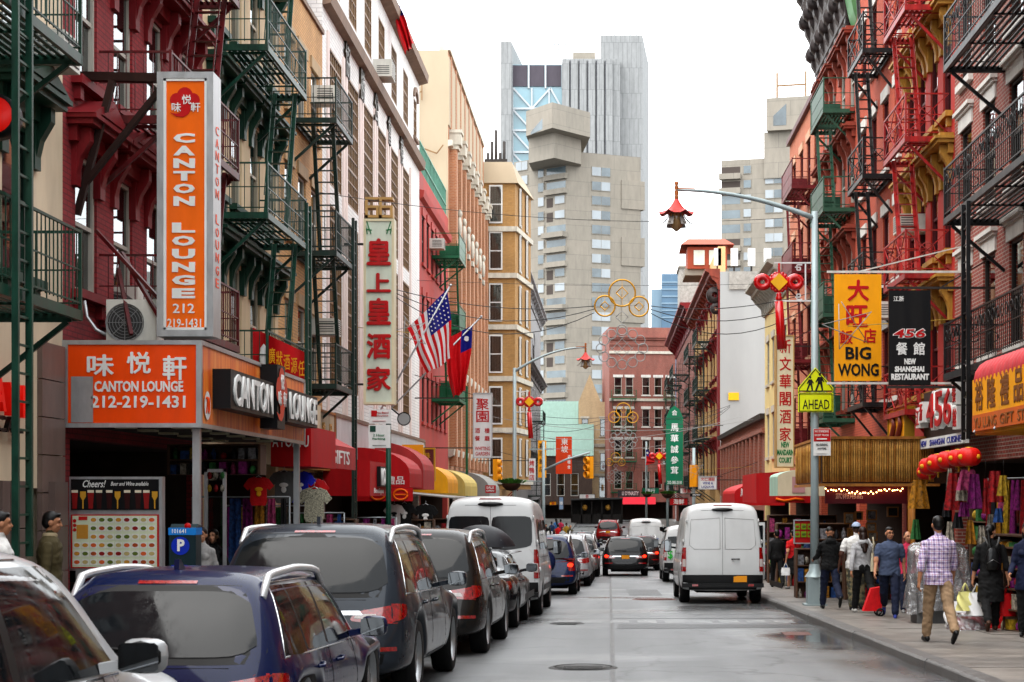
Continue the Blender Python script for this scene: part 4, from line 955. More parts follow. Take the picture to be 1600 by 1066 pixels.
class Car:
    """a car facing +y, its rear at y = 0. tab: [(y, (half width, belt z, belt half width, top z, top half width))]"""
    def __init__(s,name,label,cat,pm,tab,rake,wheels,wr=.36,zs=.24,wd=.23,crease=.0,group='vehicles in the street',bulge=.06,roofr=.07):
        s.root=thing(name,label,cat,group=group);s.tab=tab;s.L=tab[-1][0]
        ys=sorted({round(t[0],3)for t in tab}|{round(w+d*wr,3)for w in wheels for d in(-1.32,-1.12,-.62,0,.62,1.12,1.32)})
        ys=[y for y in ys if 0<=y<=s.L];rows=[]
        for i,y in enumerate(ys):
            w,zb,wb,zt,wt=lerp(tab,y);z0=zs
            for c in wheels:
                d=abs(y-c)/wr
                if d<1.2:z0=max(z0,wr*(1.04+.14)*math.sqrt(max(0,1-(d/1.22)**2))+wr*.95 if d<1.13 else zs+.05)
            z0=min(z0,zb-.2);zm=max(z0+.12,(zs+zb)*.52)
            rows.append([(w-.06,z0),(w,max(z0+.06,zs+.16)),(w+.012,zm),(wb,zb),(wt,zt-roofr),(wt*.72,zt-.012),(0,zt)])
        v=[];f=[];n=len(ys)
        def vid(i,j,sg):return(i*7+j)*2+(0 if sg>0 else 1)
        for i,y in enumerate(ys):
            for j,(x,z)in enumerate(rows[i]):
                yy=y+(rake[j]if i==0 else 0)
                if 0<i and ys[i]<.9:yy=y+rake[j]*max(0,1-ys[i]/.9)*.85
                v+=[(x,yy,z),(-x,yy,z)]
        for i in range(n-1):
            for j in range(6):
                for sg in(1,-1):q=[vid(i,j,sg),vid(i+1,j,sg),vid(i+1,j+1,sg),vid(i,j+1,sg)];f.append(q if sg>0 else q[::-1])
            f.append([vid(i,0,1),vid(i,0,-1),vid(i+1,0,-1),vid(i+1,0,1)])
        for i,bl in((0,-bulge),(n-1,bulge)):
            cap=[]
            for j in range(4):
                x,z=rows[i][j];yy=ys[i]+(rake[j]if i==0 else 0);o=len(v)
                v+=[(x*.66,yy+bl*.75,z),(0,yy+bl,z),(-x*.66,yy+bl*.75,z)]
                cap.append([vid(i,j,1),o,o+1,o+2,vid(i,j,-1)])
            cap.append([vid(i,4,1),vid(i,5,1),vid(i,6,1),vid(i,5,-1),vid(i,4,-1)])
            for a,b in zip(cap,cap[1:]):
                for c in range(4):q=[a[c],a[c+1],b[c+1],b[c]];f.append(q if i==0 else q[::-1])
            f.append([cap[0][0],cap[0][4],cap[0][3],cap[0][2],cap[0][1]])
        me=bpy.data.meshes.new('cage');me.from_pydata(v,[],f);bm=bmesh.new();bm.from_mesh(me)
        bmesh.ops.remove_doubles(bm,verts=bm.verts,dist=1e-4);bmesh.ops.recalc_face_normals(bm,faces=bm.faces)
        if crease:
            cl=bm.edges.layers.float.new('crease_edge')
            for e in bm.edges:
                if len(e.link_faces)==2 and e.calc_face_angle(0)>.6:e[cl]=crease
        bm.to_mesh(me);bm.free()
        o=bpy.data.objects.new('tmp',me);md=o.modifiers.new('s','SUBSURF');md.levels=2;md.render_levels=2;ev=evaluated(o)
        ev.name='body';ev.materials.clear();ev.materials.append(pm)
        for p in ev.polygons:p.use_smooth=True
        s.body=obj('body',ev,s.root,world=False);s.pm=pm
        s.bvh=BVHTree.FromPolygons([x.co.copy()for x in ev.vertices],[tuple(p.vertices)for p in ev.polygons])
        for c in wheels:
            for sg in(1,-1):
                t,a=wheel_meshes(wr,wd);wx=lerp(tab,c)[0]-wd/2-.015
                w=obj('wheel',t,s.root,loc=(sg*wx,c,wr),rot=(0,0,0 if sg>0 else math.pi),world=False);obj('rim',a,w,world=False)
                w.data.name='tyre'
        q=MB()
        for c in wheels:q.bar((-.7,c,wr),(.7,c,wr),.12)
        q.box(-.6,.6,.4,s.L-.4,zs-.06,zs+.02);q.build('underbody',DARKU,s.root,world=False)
    def side(s,y,z,off=.004,sg=1):
        h=s.bvh.ray_cast(Vector((sg*3,y,z)),Vector((-sg,0,0)))
        return(h[0]+Vector((sg*off,0,0)))if h[0]is not None else Vector((sg*lerp(s.tab,y)[0],y,z))
    def rear(s,x,z,off=.004):
        h=s.bvh.ray_cast(Vector((x,-2,z)),Vector((0,1,0)))
        return(h[0]+Vector((0,-off,0)))if h[0]is not None else Vector((x,.4,z))
    def topp(s,x,y,off=.0):
        h=s.bvh.ray_cast(Vector((x,y,5)),Vector((0,0,-1)))
        return h[0]+Vector((0,0,off))if h[0]is not None else Vector((x,y,1.4))
    def patch(s,name,corners,m,fn,nu=10,nv=6,thick=.0,both=False,parent=None,rnd_=0.0,**k):
        """corners: four 2-D points (bottom-left, bottom-right, top-right, top-left), laid on the body by fn"""
        out=[]
        for sg in((1,-1)if both else(1,)):
            q=MB();A,B,C,D=[Vector(c)for c in corners]
            def pt(u,v):
                if rnd_:
                    a,b=2*u-1,2*v-1;e=rnd_
                    fx=math.sqrt(max(0,1-e*b**8));fz=math.sqrt(max(0,1-e*a**8));a*=fx;b*=fz;u,v=(a+1)/2,(b+1)/2
                p=(A*(1-u)+B*u)*(1-v)+(D*(1-u)+C*u)*v
                return fn(p.x,p.y,sg=sg,**k)if fn==s.side else fn(p.x*sg,p.y,**k)
            q.grid(pt,nu,nv);out.append(q.build(name,m,parent or s.root,fix=False,world=False))
        return out
    def line(s,name,pts,m,fn,r=.004,both=True,**k):
        for sg in((1,-1)if both else(1,)):
            P=[]
            for(a,b),(c,d)in zip(pts,pts[1:]):
                for i in range(6):t=i/5;P.append(fn(a+(c-a)*t,b+(d-b)*t,sg=sg,off=.001,**k)if fn==s.side else fn((a+(c-a)*t)*sg,b+(d-b)*t,off=.001,**k))
            q=MB();q.tube(P,r,4);q.build(name,m,s.root,fix=False,world=False)
    def mirror(s,y,z,m,w=.22,h=.17,out=.10):
        for sg in(1,-1):
            p=s.side(y,z,0,sg);q=MB();c=p+Vector((sg*(out+w/2),.02,.06));n=10
            q.grid(lambda u,v:(c.x+w/2*math.copysign(abs(math.cos(6.28318*u))**.6,math.cos(6.28318*u))*(math.sin(math.pi*v))**.5,c.y+.1-.2*v*(1 if v<.5 else 1),c.z+h/2*math.copysign(abs(math.sin(6.28318*u))**.6,math.sin(6.28318*u))*(math.sin(math.pi*v))**.5),16,8)
            q.bar(p,c+Vector((-sg*.05,.03,-.03)),.07,.05);mo=q.build('mirror',m,s.root,world=False)
            g=MB();g.add([(c.x+a*w*.43,c.y-.102+.0*a,c.z+b*h*.4)for a,b in((-1,-.8),(-.8,-1),(.8,-1),(1,-.8),(1,.8),(.8,1),(-.8,1),(-1,.8))],[tuple(range(8))]);g.build('mirror_glass',mat('mirror glass',(.2,.21,.22),.03,1,var=0),mo,world=False)
            g=MB();g.ball((c.x,c.y-.07,c.z),(w*.47,.025,h*.45),10);g.build('mirror_rim',TRIM,mo,world=False)
    def rails(s,y0,y1,x,m,h=.085):
        for sg in(1,-1):
            P=[]
            for i in range(13):
                t=i/12;y=y0+(y1-y0)*t;p=s.topp(sg*x,y);e=min(1,min(t,1-t)*9);P.append(p+Vector((0,0,-.02+(h+.02)*math.sin(e*math.pi/2))))
            q=MB();q.tube(P,.028,8);q.build('roof_rail',m,s.root,world=False)
    def handle(s,y,z,m):
        for sg in(1,-1):
            q=MB();p=s.side(y,z,0,sg);p2=s.side(y+.2,z+.01,0,sg);o=Vector((sg*.035,0,0));q.tube([p,p+o+Vector((0,.03,0)),p2+o-Vector((0,.03,0)),p2],.014,6);q.build('door_handle',m,s.root,world=False)
    def plate(s,z,m=PLATE,w=.32,h=.15,x=0):
        p=s.rear(x,z,0);q=MB();q.box(x-w/2,x+w/2,p.y-.025,p.y+.02,z-h/2,z+h/2);o=q.build('licence_plate',m,s.root,world=False)
        q=MB();q.box(x-w/2-.02,x+w/2+.02,p.y-.018,p.y+.03,z-h/2-.02,z+h/2+.02);q.build('plate_frame',TRIM,o,world=False)
    def wiper(s,x0,z0,x1,z1):
        q=MB();q.tube([s.rear(x0+(x1-x0)*i/6,z0+(z1-z0)*i/6,.02)for i in range(7)],[.018,.016,.014,.012,.011,.01,.008],6);q.lathe([(0,0),(.035,0),(.035,.03),(0,.035)],s.rear(x0,z0,.02),10,ax=1);q.build('wiper',TRIM,s.root,world=False)
    def place(s,x,y,rz=0):
        s.root.location=(x,y,G(y));sl=(G(y+s.L)-G(y))/s.L;s.root.rotation_euler=(math.atan(sl),0,R(rz))
def suv(label,pm,L=4.75,W=.94,H=1.72,rot=0,glass_m=CGL,lights='wide',rails=RAILS,spare=False,lit=False,plate=PLATE,chrome=True,name='suv',belt=1.02,mirror_m=None,wr=.37):
    k=H/1.72;q=L/4.75
    tab=[(0,(W-.05,belt*k,W-.06,H-.10,W-.24)),(.5*q,(W,belt*k,W-.04,H-.02,W-.22)),(1.6*q,(W,(belt-.02)*k,W-.03,H,W-.2)),(2.5*q,(W,(belt-.04)*k,W-.03,H-.02,W-.2)),
           (3.0*q,(W,(belt-.06)*k,W-.04,H-.09,W-.23)),(3.65*q,(W,(belt-.06)*k,W-.08,1.10*k,W-.2)),(4.2*q,(W,.95*k,W-.12,1.02*k,W-.3)),(L-.15,(W-.08,.82*k,W-.18,.9*k,W-.36)),(L,(W-.2,.68*k,W-.28,.72*k,W-.4))]
    c=Car(name,label,'car',pm,tab,[.1,0,.03,.10,.36,.42,.42],(.95*q,3.85*q),wr)
    zb,zt=belt*k+.03,H-.2
    c.patch('window_surround',[(-W+.11,zb-.05),(W-.11,zb-.05),(W-.25,zt+.08),(-W+.25,zt+.08)],TRIM,lambda x,z,**o:c.rear(x,z,.0015),14,8,rnd_=.15)
    if lights!='spare':c.patch('rear_window',[(-W+.17,zb),(W-.17,zb),(W-.31,zt+.04),(-W+.31,zt+.04)],glass_m,lambda x,z,**o:c.rear(x,z,.01),14,8,rnd_=.25)
    zs=zt+.07
    sw=[(.42*q,1.02*q),(1.08*q,1.82*q),(1.9*q,2.72*q)]
    tops=[(.72*q,1.06*q),(1.1*q,1.82*q),(1.9*q,2.52*q)]
    for(a,b),(d,e)in zip(sw,tops):
        for o in c.patch('side_window',[(a,zb-.005),(b if b<2.7*q else 3.25*q,zb-.03),(e if e<2.5*q else 2.66*q,zs),(d,zs)],glass_m,c.side,10,6,both=True):pass
    c.patch('window_pillar',[(1.02*q,zb),(1.08*q,zb),(1.1*q,zs),(1.06*q,zs)],TRIM,c.side,2,6,both=True);c.patch('window_pillar',[(1.82*q,zb),(1.9*q,zb),(1.9*q,zs),(1.82*q,zs)],TRIM,c.side,2,6,both=True)
    if chrome:c.line('window_trim',[(.4*q,zb-.02),(3.25*q,zb-.045)],CHROME,c.side,.008)
    if chrome:c.line('window_trim',[(.4*q,zb-.02),(.7*q,zs+.02),(2.4*q,zs+.03)],CHROME,c.side,.007)
    c.patch('windscreen',[(-W+.16,3.55*q),(W-.16,3.55*q),(W-.3,3.05*q),(-W+.3,3.05*q)],glass_m,lambda x,y,**z:c.topp(x,y,.004),8,6)
    lz0,lz1=belt*k-.27,belt*k-.07
    lm=LRED_
    if lit:c.patch('lamp_bulb',[(W-.25,lz0+.06),(W-.1,lz0+.06),(W-.1,lz1-.03),(W-.25,lz1-.04)],LLIT,lambda x,z,**o:c.rear(x,z,.012),4,3,both=True,rnd_=.4)
    if lights=='wide':
        c.patch('tail_light',[(W-.55,lz0+.03),(W-.03,lz0+.0),(W-.03,lz1),(W-.5,lz1-.08)],lm,c.rear,10,5,both=True,rnd_=.2)
        for o in c.patch('tail_light',[(.02,lz0+.01),(.30,lz0+.07),(.36,lz1-.02),(.06,lz1)],lm,c.side,6,4,both=True,rnd_=.2):pass
        c.patch('reverse_lamp',[(W-.5,lz0+.06),(W-.27,lz0+.05),(W-.3,lz0+.1),(W-.48,lz0+.1)],LCLR,lambda x,z,**o:c.rear(x,z,.008),5,2,both=True)
    else:
        c.patch('tail_light',[(W-.22,lz0-.05),(W-.03,lz0-.05),(W-.04,lz1+.1),(W-.22,lz1+.1)],lm,c.rear,5,8,both=True,rnd_=.2)
        c.patch('tail_light',[(.02,lz0-.05),(.14,lz0-.05),(.2,lz1+.1),(.06,lz1+.1)],lm,c.side,4,6,both=True)
    c.patch('bumper_strip',[(-W+.1,.34),(W-.1,.34),(W-.06,.5),(-W+.06,.5)],TRIM,c.rear,12,2)
    c.patch('reflector',[(W-.42,.52),(W-.1,.52),(W-.1,.56),(W-.42,.56)],LRED_,lambda x,z,**o:c.rear(x,z,.008),5,1,both=True)
    c.line('panel_gap',[(-W+.02,lz1+.03),(W-.02,lz1+.03)],SEAM,c.rear,.003,both=False);c.line('panel_gap',[(-W+.06,.62),(W-.06,.62)],SEAM,c.rear,.004,both=False)
    for y in(1.05*q,1.86*q,2.95*q):c.line('panel_gap',[(y,.36 if y>1.3*q else .8),(y+.02,zb-.04)],SEAM,c.side,.003)
    c.line('panel_gap',[(1.35*q,.38),(3.3*q,.38)],SEAM,c.side,.004)
    if chrome:c.patch('chrome_strip',[(-.55,lz1-.11),(.55,lz1-.11),(.52,lz1-.07),(-.52,lz1-.07)],CHROME,lambda x,z,**o:c.rear(x,z,.012),8,1)
    c.plate(lz0+.08,plate);c.wiper(0,zb+.03,-.45,zb+.07)
    if rails:c.rails(.5*q,2.6*q,W-.24,rails)
    c.mirror(2.95*q,zb+.0,mirror_m or pm);c.handle(1.25*q,zb-.14,pm);c.handle(2.1*q,zb-.15,pm)
    q2=MB();p=c.topp(0,.75);q2.prism([(p.y-.09,p.z-.01),(p.y+.09,p.z-.01),(p.y-.05,p.z+.07),(p.y-.08,p.z+.07)],-.018,.018,ax=0);q2.build('roof_fin',pm,c.root,world=False)
    c.patch('high_brake_light',[(-.2,zt+.09),(.2,zt+.09),(.2,zt+.11),(-.2,zt+.11)],LRED_,lambda x,z,**o:c.rear(x,z,.01),4,1)
    return c
def sedan(label,pm,L=4.6,W=.9,H=1.42,glass_m=CGL,name='sedan'):
    tab=[(0,(W-.12,.9,W-.14,.98,W-.3)),(.5,(W-.02,.94,W-.08,1.03,W-.3)),(.95,(W,.95,W-.08,1.1,W-.28)),(1.55,(W,.95,W-.06,H-.06,W-.27)),(2.2,(W,.93,W-.05,H,W-.24)),
           (2.75,(W,.91,W-.05,H-.05,W-.25)),(3.4,(W,.9,W-.08,1.0,W-.24)),(4.1,(W-.02,.82,W-.12,.9,W-.3)),(L,(W-.2,.62,W-.25,.68,W-.4))]
    c=Car(name,label,'car',pm,tab,[.08,0,.0,.05,.08,.08,.08],(.98,3.7),.33,zs=.22,wd=.21)
    zb,zs=.97,H-.1
    for a,b,d,e in((1.2,1.95,1.62,1.95),(2.03,2.95,2.03,2.5)):c.patch('side_window',[(a,zb),(b if b<2.9 else 3.1,zb-.02),(e,zs),(d,zs)],glass_m,c.side,8,6,both=True)
    c.patch('rear_window',[(-W+.2,1.03),(W-.2,1.03),(W-.32,1.5),(-W+.32,1.5)],glass_m,lambda x,y,**z:c.topp(x,y,.004),8,6);c.patch('windscreen',[(-W+.2,3.25),(W-.2,3.25),(W-.32,2.8),(-W+.32,2.8)],glass_m,lambda x,y,**z:c.topp(x,y,.004),8,6)
    c.patch('tail_light',[(W-.42,.68),(W-.08,.68),(W-.1,.84),(W-.4,.82)],LRED_,c.rear,6,4,both=True,rnd_=.2);c.patch('tail_light',[(.05,.68),(.3,.72),(.36,.84),(.08,.84)],LRED_,c.side,5,3,both=True)
    c.line('window_trim',[(1.1,zb-.02),(3.15,zb-.04)],CHROME,c.side,.008);c.line('window_trim',[(1.15,zb),(1.6,zs+.03),(2.5,zs+.03)],CHROME,c.side,.007)
    for y in(1.3,2.0,3.05):c.line('panel_gap',[(y,.4 if y>1.5 else .75),(y,zb-.03)],SEAM,c.side,.003)
    c.plate(.6);c.mirror(2.95,zb,pm);c.handle(1.45,.83,pm);c.handle(2.2,.82,pm)
    return c
def van(label,pm,L=5.6,W=1.0,H=2.45,windows=True,name='van',open_door=False,lowlight=False):
    tab=[(0,(W-.02,1.28,W-.03,H-.1,W-.17)),(.14,(W,1.28,W-.02,H-.04,W-.15)),(.6,(W+.01,1.28,W-.01,H,W-.14)),(3.4,(W+.01,1.28,W-.01,H,W-.14)),(4.0,(W,1.26,W-.02,H-.12,W-.16)),
           (4.85,(W-.01,1.22,W-.06,1.42,W-.2)),(5.25,(W-.04,1.12,W-.12,1.2,W-.3)),(L,(W-.14,.8,W-.2,.86,W-.35))]
    tab=[(y*L/5.6,t)for y,t in tab];q=L/5.6
    c=Car(name,label,'van',pm,tab,[.05,.02,.0,.02,.1,.1,.1],(1.05*q,4.75*q),.35,zs=.32,wd=.24,crease=.35,bulge=.03,roofr=.12)
    if windows:
        c.patch('rear_window',[(-W+.15,1.42),(-.02,1.3),(-.02,H-.42),(-W+.17,H-.42)],CGL,c.rear,8,8,rnd_=.15);c.patch('rear_window',[(.02,1.3),(W-.15,1.42),(W-.17,H-.42),(.02,H-.42)],CGL,c.rear,8,8,rnd_=.15)
        for a,b in((.35,1.3),(1.38,2.35),(2.43,3.35)):c.patch('side_window',[(a*q,1.36),(b*q,1.36),(b*q,1.98),(a*q,1.98)],CGL,c.side,8,5,both=True,rnd_=.2)
    else:
        for sx in(-1,1):
            xa,xb=(.06,W-.2)if sx>0 else(-W+.2,-.06)
            pts=[(xa,1.32),(xb-(.12 if sx>0 else 0),1.32),(xb,1.42),(xb-.04,H-.42),(xa,H-.38)]if sx>0 else[(xb,1.32),(xa+.12,1.32),(xa,1.42),(xa+.04,H-.42),(xb,H-.38)]
            c.line('panel_crease',pts+[pts[0]],mat('van panel shadow line',(.42,.42,.42),.5,var=0),c.rear,.007,both=False)
    c.patch('side_window',[(3.5*q,1.34),(4.6*q,1.34),(4.1*q,2.0),(3.5*q,2.0)],CGL,c.side,8,5,both=True);c.patch('windscreen',[(-W+.16,4.78*q),(W-.16,4.78*q),(W-.26,4.1*q),(-W+.26,4.1*q)],CGL,lambda x,y,**z:c.topp(x,y,.004),8,6)
    z0,z1=(.78,1.36)
    c.patch('tail_light',[(W-.12,z0),(W-.025,z0),(W-.03,z1),(W-.12,z1)],LRED_,lambda x,z,**o:c.rear(x,z,.012),4,8,both=True);c.patch('tail_light',[(.01,z0),(.1,z0),(.12,z1),(.02,z1)],LRED_,c.side,3,6,both=True)
    c.patch('reverse_lamp',[(W-.11,z0+.12),(W-.035,z0+.12),(W-.035,z0+.3),(W-.11,z0+.3)],LCLR,lambda x,z,**o:c.rear(x,z,.017),3,4,both=True)
    c.patch('bumper',[(-W+.03,.34),(W-.03,.34),(W-.03,.7),(-W+.03,.7)],TRIM,lambda x,z,**o:c.rear(x,z,.02),12,4);q2=MB();p=c.rear(0,.5,0);q2.box(-W+.02,W-.02,p.y-.12,p.y+.1,.4,.5);q2.build('bumper_step',TRIM,c.root,world=False)
    c.patch('reflector',[(W-.4,.43),(W-.26,.43),(W-.26,.48),(W-.4,.48)],LRED_,lambda x,z,**o:Vector((x,p.y-.125,z)),2,1,both=True)
    c.line('panel_gap',[(0,.7),(0,H-.16)],SEAM,c.rear,.005,both=False);c.line('panel_gap',[(-W+.1,.72),(-W+.06,1.3),(-W+.15,H-.2),(W-.15,H-.2),(W-.06,1.3),(W-.1,.72)],SEAM,c.rear,.004,both=False)
    for y in(1.6,3.42,4.5):c.line('panel_gap',[(y*q,.5),(y*q,H-.35 if y<4 else 1.3)],SEAM,c.side,.004)
    c.line('panel_gap',[(.3,1.2),(3.4*q,1.2)],SEAM,c.side,.005);c.patch('side_moulding',[(1.5*q,.5),(4.2*q,.5),(4.2*q,.62),(1.5*q,.62)],TRIM,lambda y,z,sg=1,**o:c.side(y,z,.012,sg),8,2,both=True)
    for z in(.95,1.5,2.0):
        for sg in(1,-1):q2=MB();p2=c.side(.1,z,0,sg);q2.tube([p2+Vector((0,-.05,-.05)),p2+Vector((sg*.02,-.05,0)),p2+Vector((0,-.05,.05))],.018,6);q2.build('door_hinge',pm,c.root,world=False)
    c.plate(.6,x=.42);q2=MB();p=c.rear(.22,1.08,0);q2.tube([p,p+Vector((.02,-.04,0)),p+Vector((.16,-.04,0)),p+Vector((.18,0,0))],.016,6);q2.build('door_handle',TRIM,c.root,world=False)
    q2=MB();p=c.topp(0,.1);q2.ball((0,p.y+.02,p.z+.0),(.28,.1,.05),12);q2.build('high_brake_light',TRIM,c.root,world=False);c.patch('high_brake_lens',[(-.24,H-.09),(.24,H-.09),(.2,H-.06),(-.2,H-.06)],LRED_,lambda x,z,**o:Vector((x,p.y-.075,z)),3,1)
    c.mirror(4.45*q,1.32,TRIM,w=.2,h=.34,out=.12)
    return c
# ---------------------------------------------------------------- parked along the left kerb
c=suv('silver car parked nearest the camera, only its roof and window in view',paint('silver paint',(.45,.46,.47),.6),H=1.60,L=4.6,W=.92,name='car',rails=None);c.place(-3.3,4.7,-1)
c=suv('dark blue hatchback with silver roof rails parked behind the silver car',paint('deep blue paint',(.002,.014,.075),.25),L=4.4,W=.88,H=1.40,belt=.97,name='hatchback');c.place(-2.98,10.3,-1.2)
c=suv('dark grey luxury suv with silver roof rails behind the blue hatchback',paint('slate grey paint',(.04,.05,.065),.5),L=5.0,W=.97,H=1.76,belt=1.02,wr=.39,plate=mat('white plate',(.6,.6,.6),.5));c.place(-2.88,15.15,-1.0)
c=suv('brown black suv parked between the grey suv and the white passenger van',paint('brown black paint',(.028,.023,.02),.5),L=4.9,W=.95,H=1.74,mirror_m=paint('brown black paint',None));c.place(-2.62,21.3,-1.2)
c=sedan('charcoal sedan squeezed in front of the white passenger van',paint('charcoal paint',(.03,.03,.034),.5),H=1.42,L=4.3);c.place(-2.5,27.5,-1)
vanL=c=van('white passenger van with tinted rear windows parked on the left',paint('white van paint',(.62,.63,.63),0,.35,.04));c.place(-2.37,32.1,-.8)
c=suv('royal blue compact suv with spare wheel on its tailgate',paint('royal blue paint',(.012,.03,.10),.4),L=4.2,W=.88,H=1.68,lights='tall',lit=True,chrome=False);c.place(-1.75,44.2,-.8)
q=MB();p=c.rear(0,.95,0);q.lathe([(0,-.2),(.26,-.2),(.33,-.17),(.35,-.1),(.35,0)],(-.05,p.y,.93),24,ax=1);q.build('spare_wheel',c.pm,c.root,world=False)
cs=[(paint('silver paint',None),52,-1.5,'silver suv parked beyond the blue compact suv',suv),(paint('pearl white paint',(.55,.55,.54),.1),58,-1.42,'pearl white sedan parked beyond the silver suv',sedan),(paint('pewter paint',(.2,.2,.2),.5),64,-1.3,'pewter suv parked beyond the man in the road',suv),
      (paint('black paint',(.012,.012,.014),.4),76,-1.5,'black sedan parked far down on the left',sedan),(paint('silver paint',None),83,-1.5,'small silver suv parked far down on the left',suv),(paint('charcoal paint',None),91,-1.5,'charcoal suv at the far end of the parked row',suv)]
for pm_,y,x,lb,fn in cs:c=fn(lb,pm_);c.place(x,y,-.5)
# ---------------------------------------------------------------- moving and on the right
c=suv('black minivan driving away with brake lights on',paint('black paint',None),L=5.0,W=.96,H=1.66,lit=True,name='minivan',rails=None);c.place(.72,66,0)
c=suv('dark maroon suv just ahead of the black minivan',paint('maroon black paint',(.05,.015,.015),.4),L=4.6,W=.9,H=1.72,lit=True);c.place(1.6,76,0)
c=van('far white cargo van with blue and orange lettering',paint('white van paint',None),W=.98,H=2.5,windows=False);c.place(2.0,84,0)
for t_,m_,dx,w_ in(('Smart',mat('orange print',(.7,.3,.02),.5,var=0),-.22,.5),('Source',mat('blue print',(.02,.1,.35),.5,var=0),.36,.6)):
    p=c.rear(dx,1.45,.01);text(t_,(dx,p.y-.02,1.45),(1,0,0),(0,0,1),w_,.19,m_,c.root,world=False)
q=MB();p=c.rear(-.6,1.47,.012);q.tube([(-.62+.11*math.cos(g/10*5),p.y-.01,1.47+.11*math.sin(g/10*5))for g in range(11)],.03,4);q.build('logo',mat('blue print',None),c.root,world=False)
c=van('white window van with green price lettering, mostly behind the near cargo van',paint('white van paint',None),L=5.4,W=.98,H=2.06);c.place(2.95,57,0)
text('$15',(-.55,c.rear(-.55,.98,.01).y-.02,.98),(1,0,0),(0,0,1),.55,.34,mat('bright green print',(.02,.5,.06),.5,var=0),c.root,world=False,bold=.02)
vanR=c=van('white cargo van stopped at the right kerb with its side door open',paint('white van paint',None),windows=False);c.place(2.76,38.5,0)
q=MB();q.grid(lambda u,v:(1.02+.34*u+.02,4.4-.7*u-.05*math.sin(v*3),.5+1.5*v),3,6);q.grid(lambda u,v:(1.02+.34*u,4.46-.7*u,.5+1.5*v),3,6);q.build('open_door',c.pm,c.root,world=False)
q=MB();q.add([(1.1,4.22,1.35),(1.33,3.73,1.35),(1.33,3.73,1.92),(1.1,4.22,1.92)],[(0,1,2,3)]);q.build('door_window',CGL,c.root,world=False)
c=suv('small red suv far down the street',paint('cherry red paint',(.30,.008,.012),.3),L=4.5,W=.92,H=1.7);c.place(XX(950,118),118,-3)
# black pavement shed at the far end
tr=thing('dining_shed','long black pavement shed with hanging lamps across the far end of the street','shed',(XX(935,168),168,G(168)))
BS=mat('black shed boards',(.03,.025,.022),.6,var=.3);xa,xb=XX(893,168),XX(972,168);z=G(168);zt=ZZ(780,168);q=MB();q.box(xa,xb,170.2,170.3,z,zt);q.box(xa,xb,168,168.08,z,z+1.0);q.build('wall',BS,tr)
q=MB();q.prism([(xa-.1,zt-.12),(xb+.1,zt),(xb+.1,zt+.18),(xa-.1,zt+.04)],167.8,170.5,ax=1);q.build('roof',mat('dark steel',(.1,.1,.1),.4),tr)
for i in range(6):x=xa+(xb-xa)*i/5;q=MB();q.box(x-.06,x+.06,168,168.12,z,zt);q.build('post',BS,tr)
for i,x in enumerate((xa+1.4,xb-1.5)):q=MB();q.ball((x,168.6,zt-.9),(.28,.28,.32),10);q.build('lamp',GOLDL,tr)
# ================================================================ SIGNS, LAMPS, FLAGS
def flat(name,col,rough=.45,var=.09,**k):return mat(name,col,rough,var=var,scale=3,grime=.16,spec=.15,**k)
ORANGE=flat('orange acrylic',(.85,.115,.006),.35);ORANGE2=flat('amber orange acrylic',(.85,.2,.01),.35);ALU=mat('brushed aluminium',(.5,.51,.52),.35,.7,var=.12,scale=8)
WHT=flat('white lettering',(.78,.78,.76));REDL=flat('red lettering',(.52,.01,.015));BLKL=flat('black lettering',(.015,.013,.012));YEL=flat('yellow sign face',(.86,.42,.008));BLKF=flat('black sign face',(.012,.012,.014),.4)
PALE=flat('pale mint acrylic',(.66,.72,.62));CRM=flat('cream sign face',(.72,.66,.48));GRNL=flat('green lettering',(.01,.24,.09));REDF_=flat('red canvas',(.50,.012,.018),.6,.15);REDC2=flat('faded red canvas',(.48,.07,.07),.65,.2)
YELC=flat('yellow canvas',(.8,.42,.02),.6,.12);GALV=mat('galvanised steel',(.34,.37,.38),.4,.5,var=.15,scale=5);WOODC=mat('weathered cedar',(.42,.2,.05),.6,var=.3,scale=6,streak=True)
GOLDM=mat('gold paint',(.6,.34,.03),.35,.4,var=.1);GRNP=mat('street pole green',(.012,.09,.06),.4,var=.15)
UX,UZ,UY=(1,0,0),(0,0,1),(0,1,0)
def csign(name,label,px0,py0,px1,py1,Y,face,frame=None,d=.25,fw=.05,texts=(),arms=None,cat='sign',group=None,proud=.012,arm_m=None):
    """a sign facing up the street, at real depth Y, with its lettering"""
    x0,x1,z0,z1=XX(px0,Y),XX(px1,Y),ZZ(py1,Y),ZZ(py0,Y);t=thing(name,label,cat,((x0+x1)/2,Y,z0),group=group)
    q=MB();q.box(x0+fw*.5,x1-fw*.5,Y,Y+d,z0+fw*.5,z1-fw*.5);q.build('sign_face',face,t)
    if frame:
        q=MB();e=.03
        q.box(x0,x1,Y-e,Y+d+.01,z1-fw,z1);q.box(x0,x1,Y-e,Y+d+.01,z0,z0+fw);q.box(x0,x0+fw,Y-e,Y+d+.01,z0+fw,z1-fw);q.box(x1-fw,x1,Y-e,Y+d+.01,z0+fw,z1-fw);q.build('sign_frame',frame,t)
    for b in texts:
        body,cx,cy,w,h,m=b[:6];text(body,(XX(cx,Y),Y,ZZ(cy,Y)),UX,UZ,w*Y/F,h*Y/F,m,t,bold=b[6]if len(b)>6 else .012,depth=proud)
    if arms:
        for py,xw in arms:
            q=MB();z=ZZ(py,Y);q.bar((x0 if xw>0 else x1,Y+d/2,z),(xw,Y+d/2,z),.045);
            if py==arms[0][0]:q.bar(((x0+x1)/2,Y+d/2,z),(xw,Y+d/2,z+.9),.025)
            q.build('mounting_arm',arm_m or DKF,t)
    return t
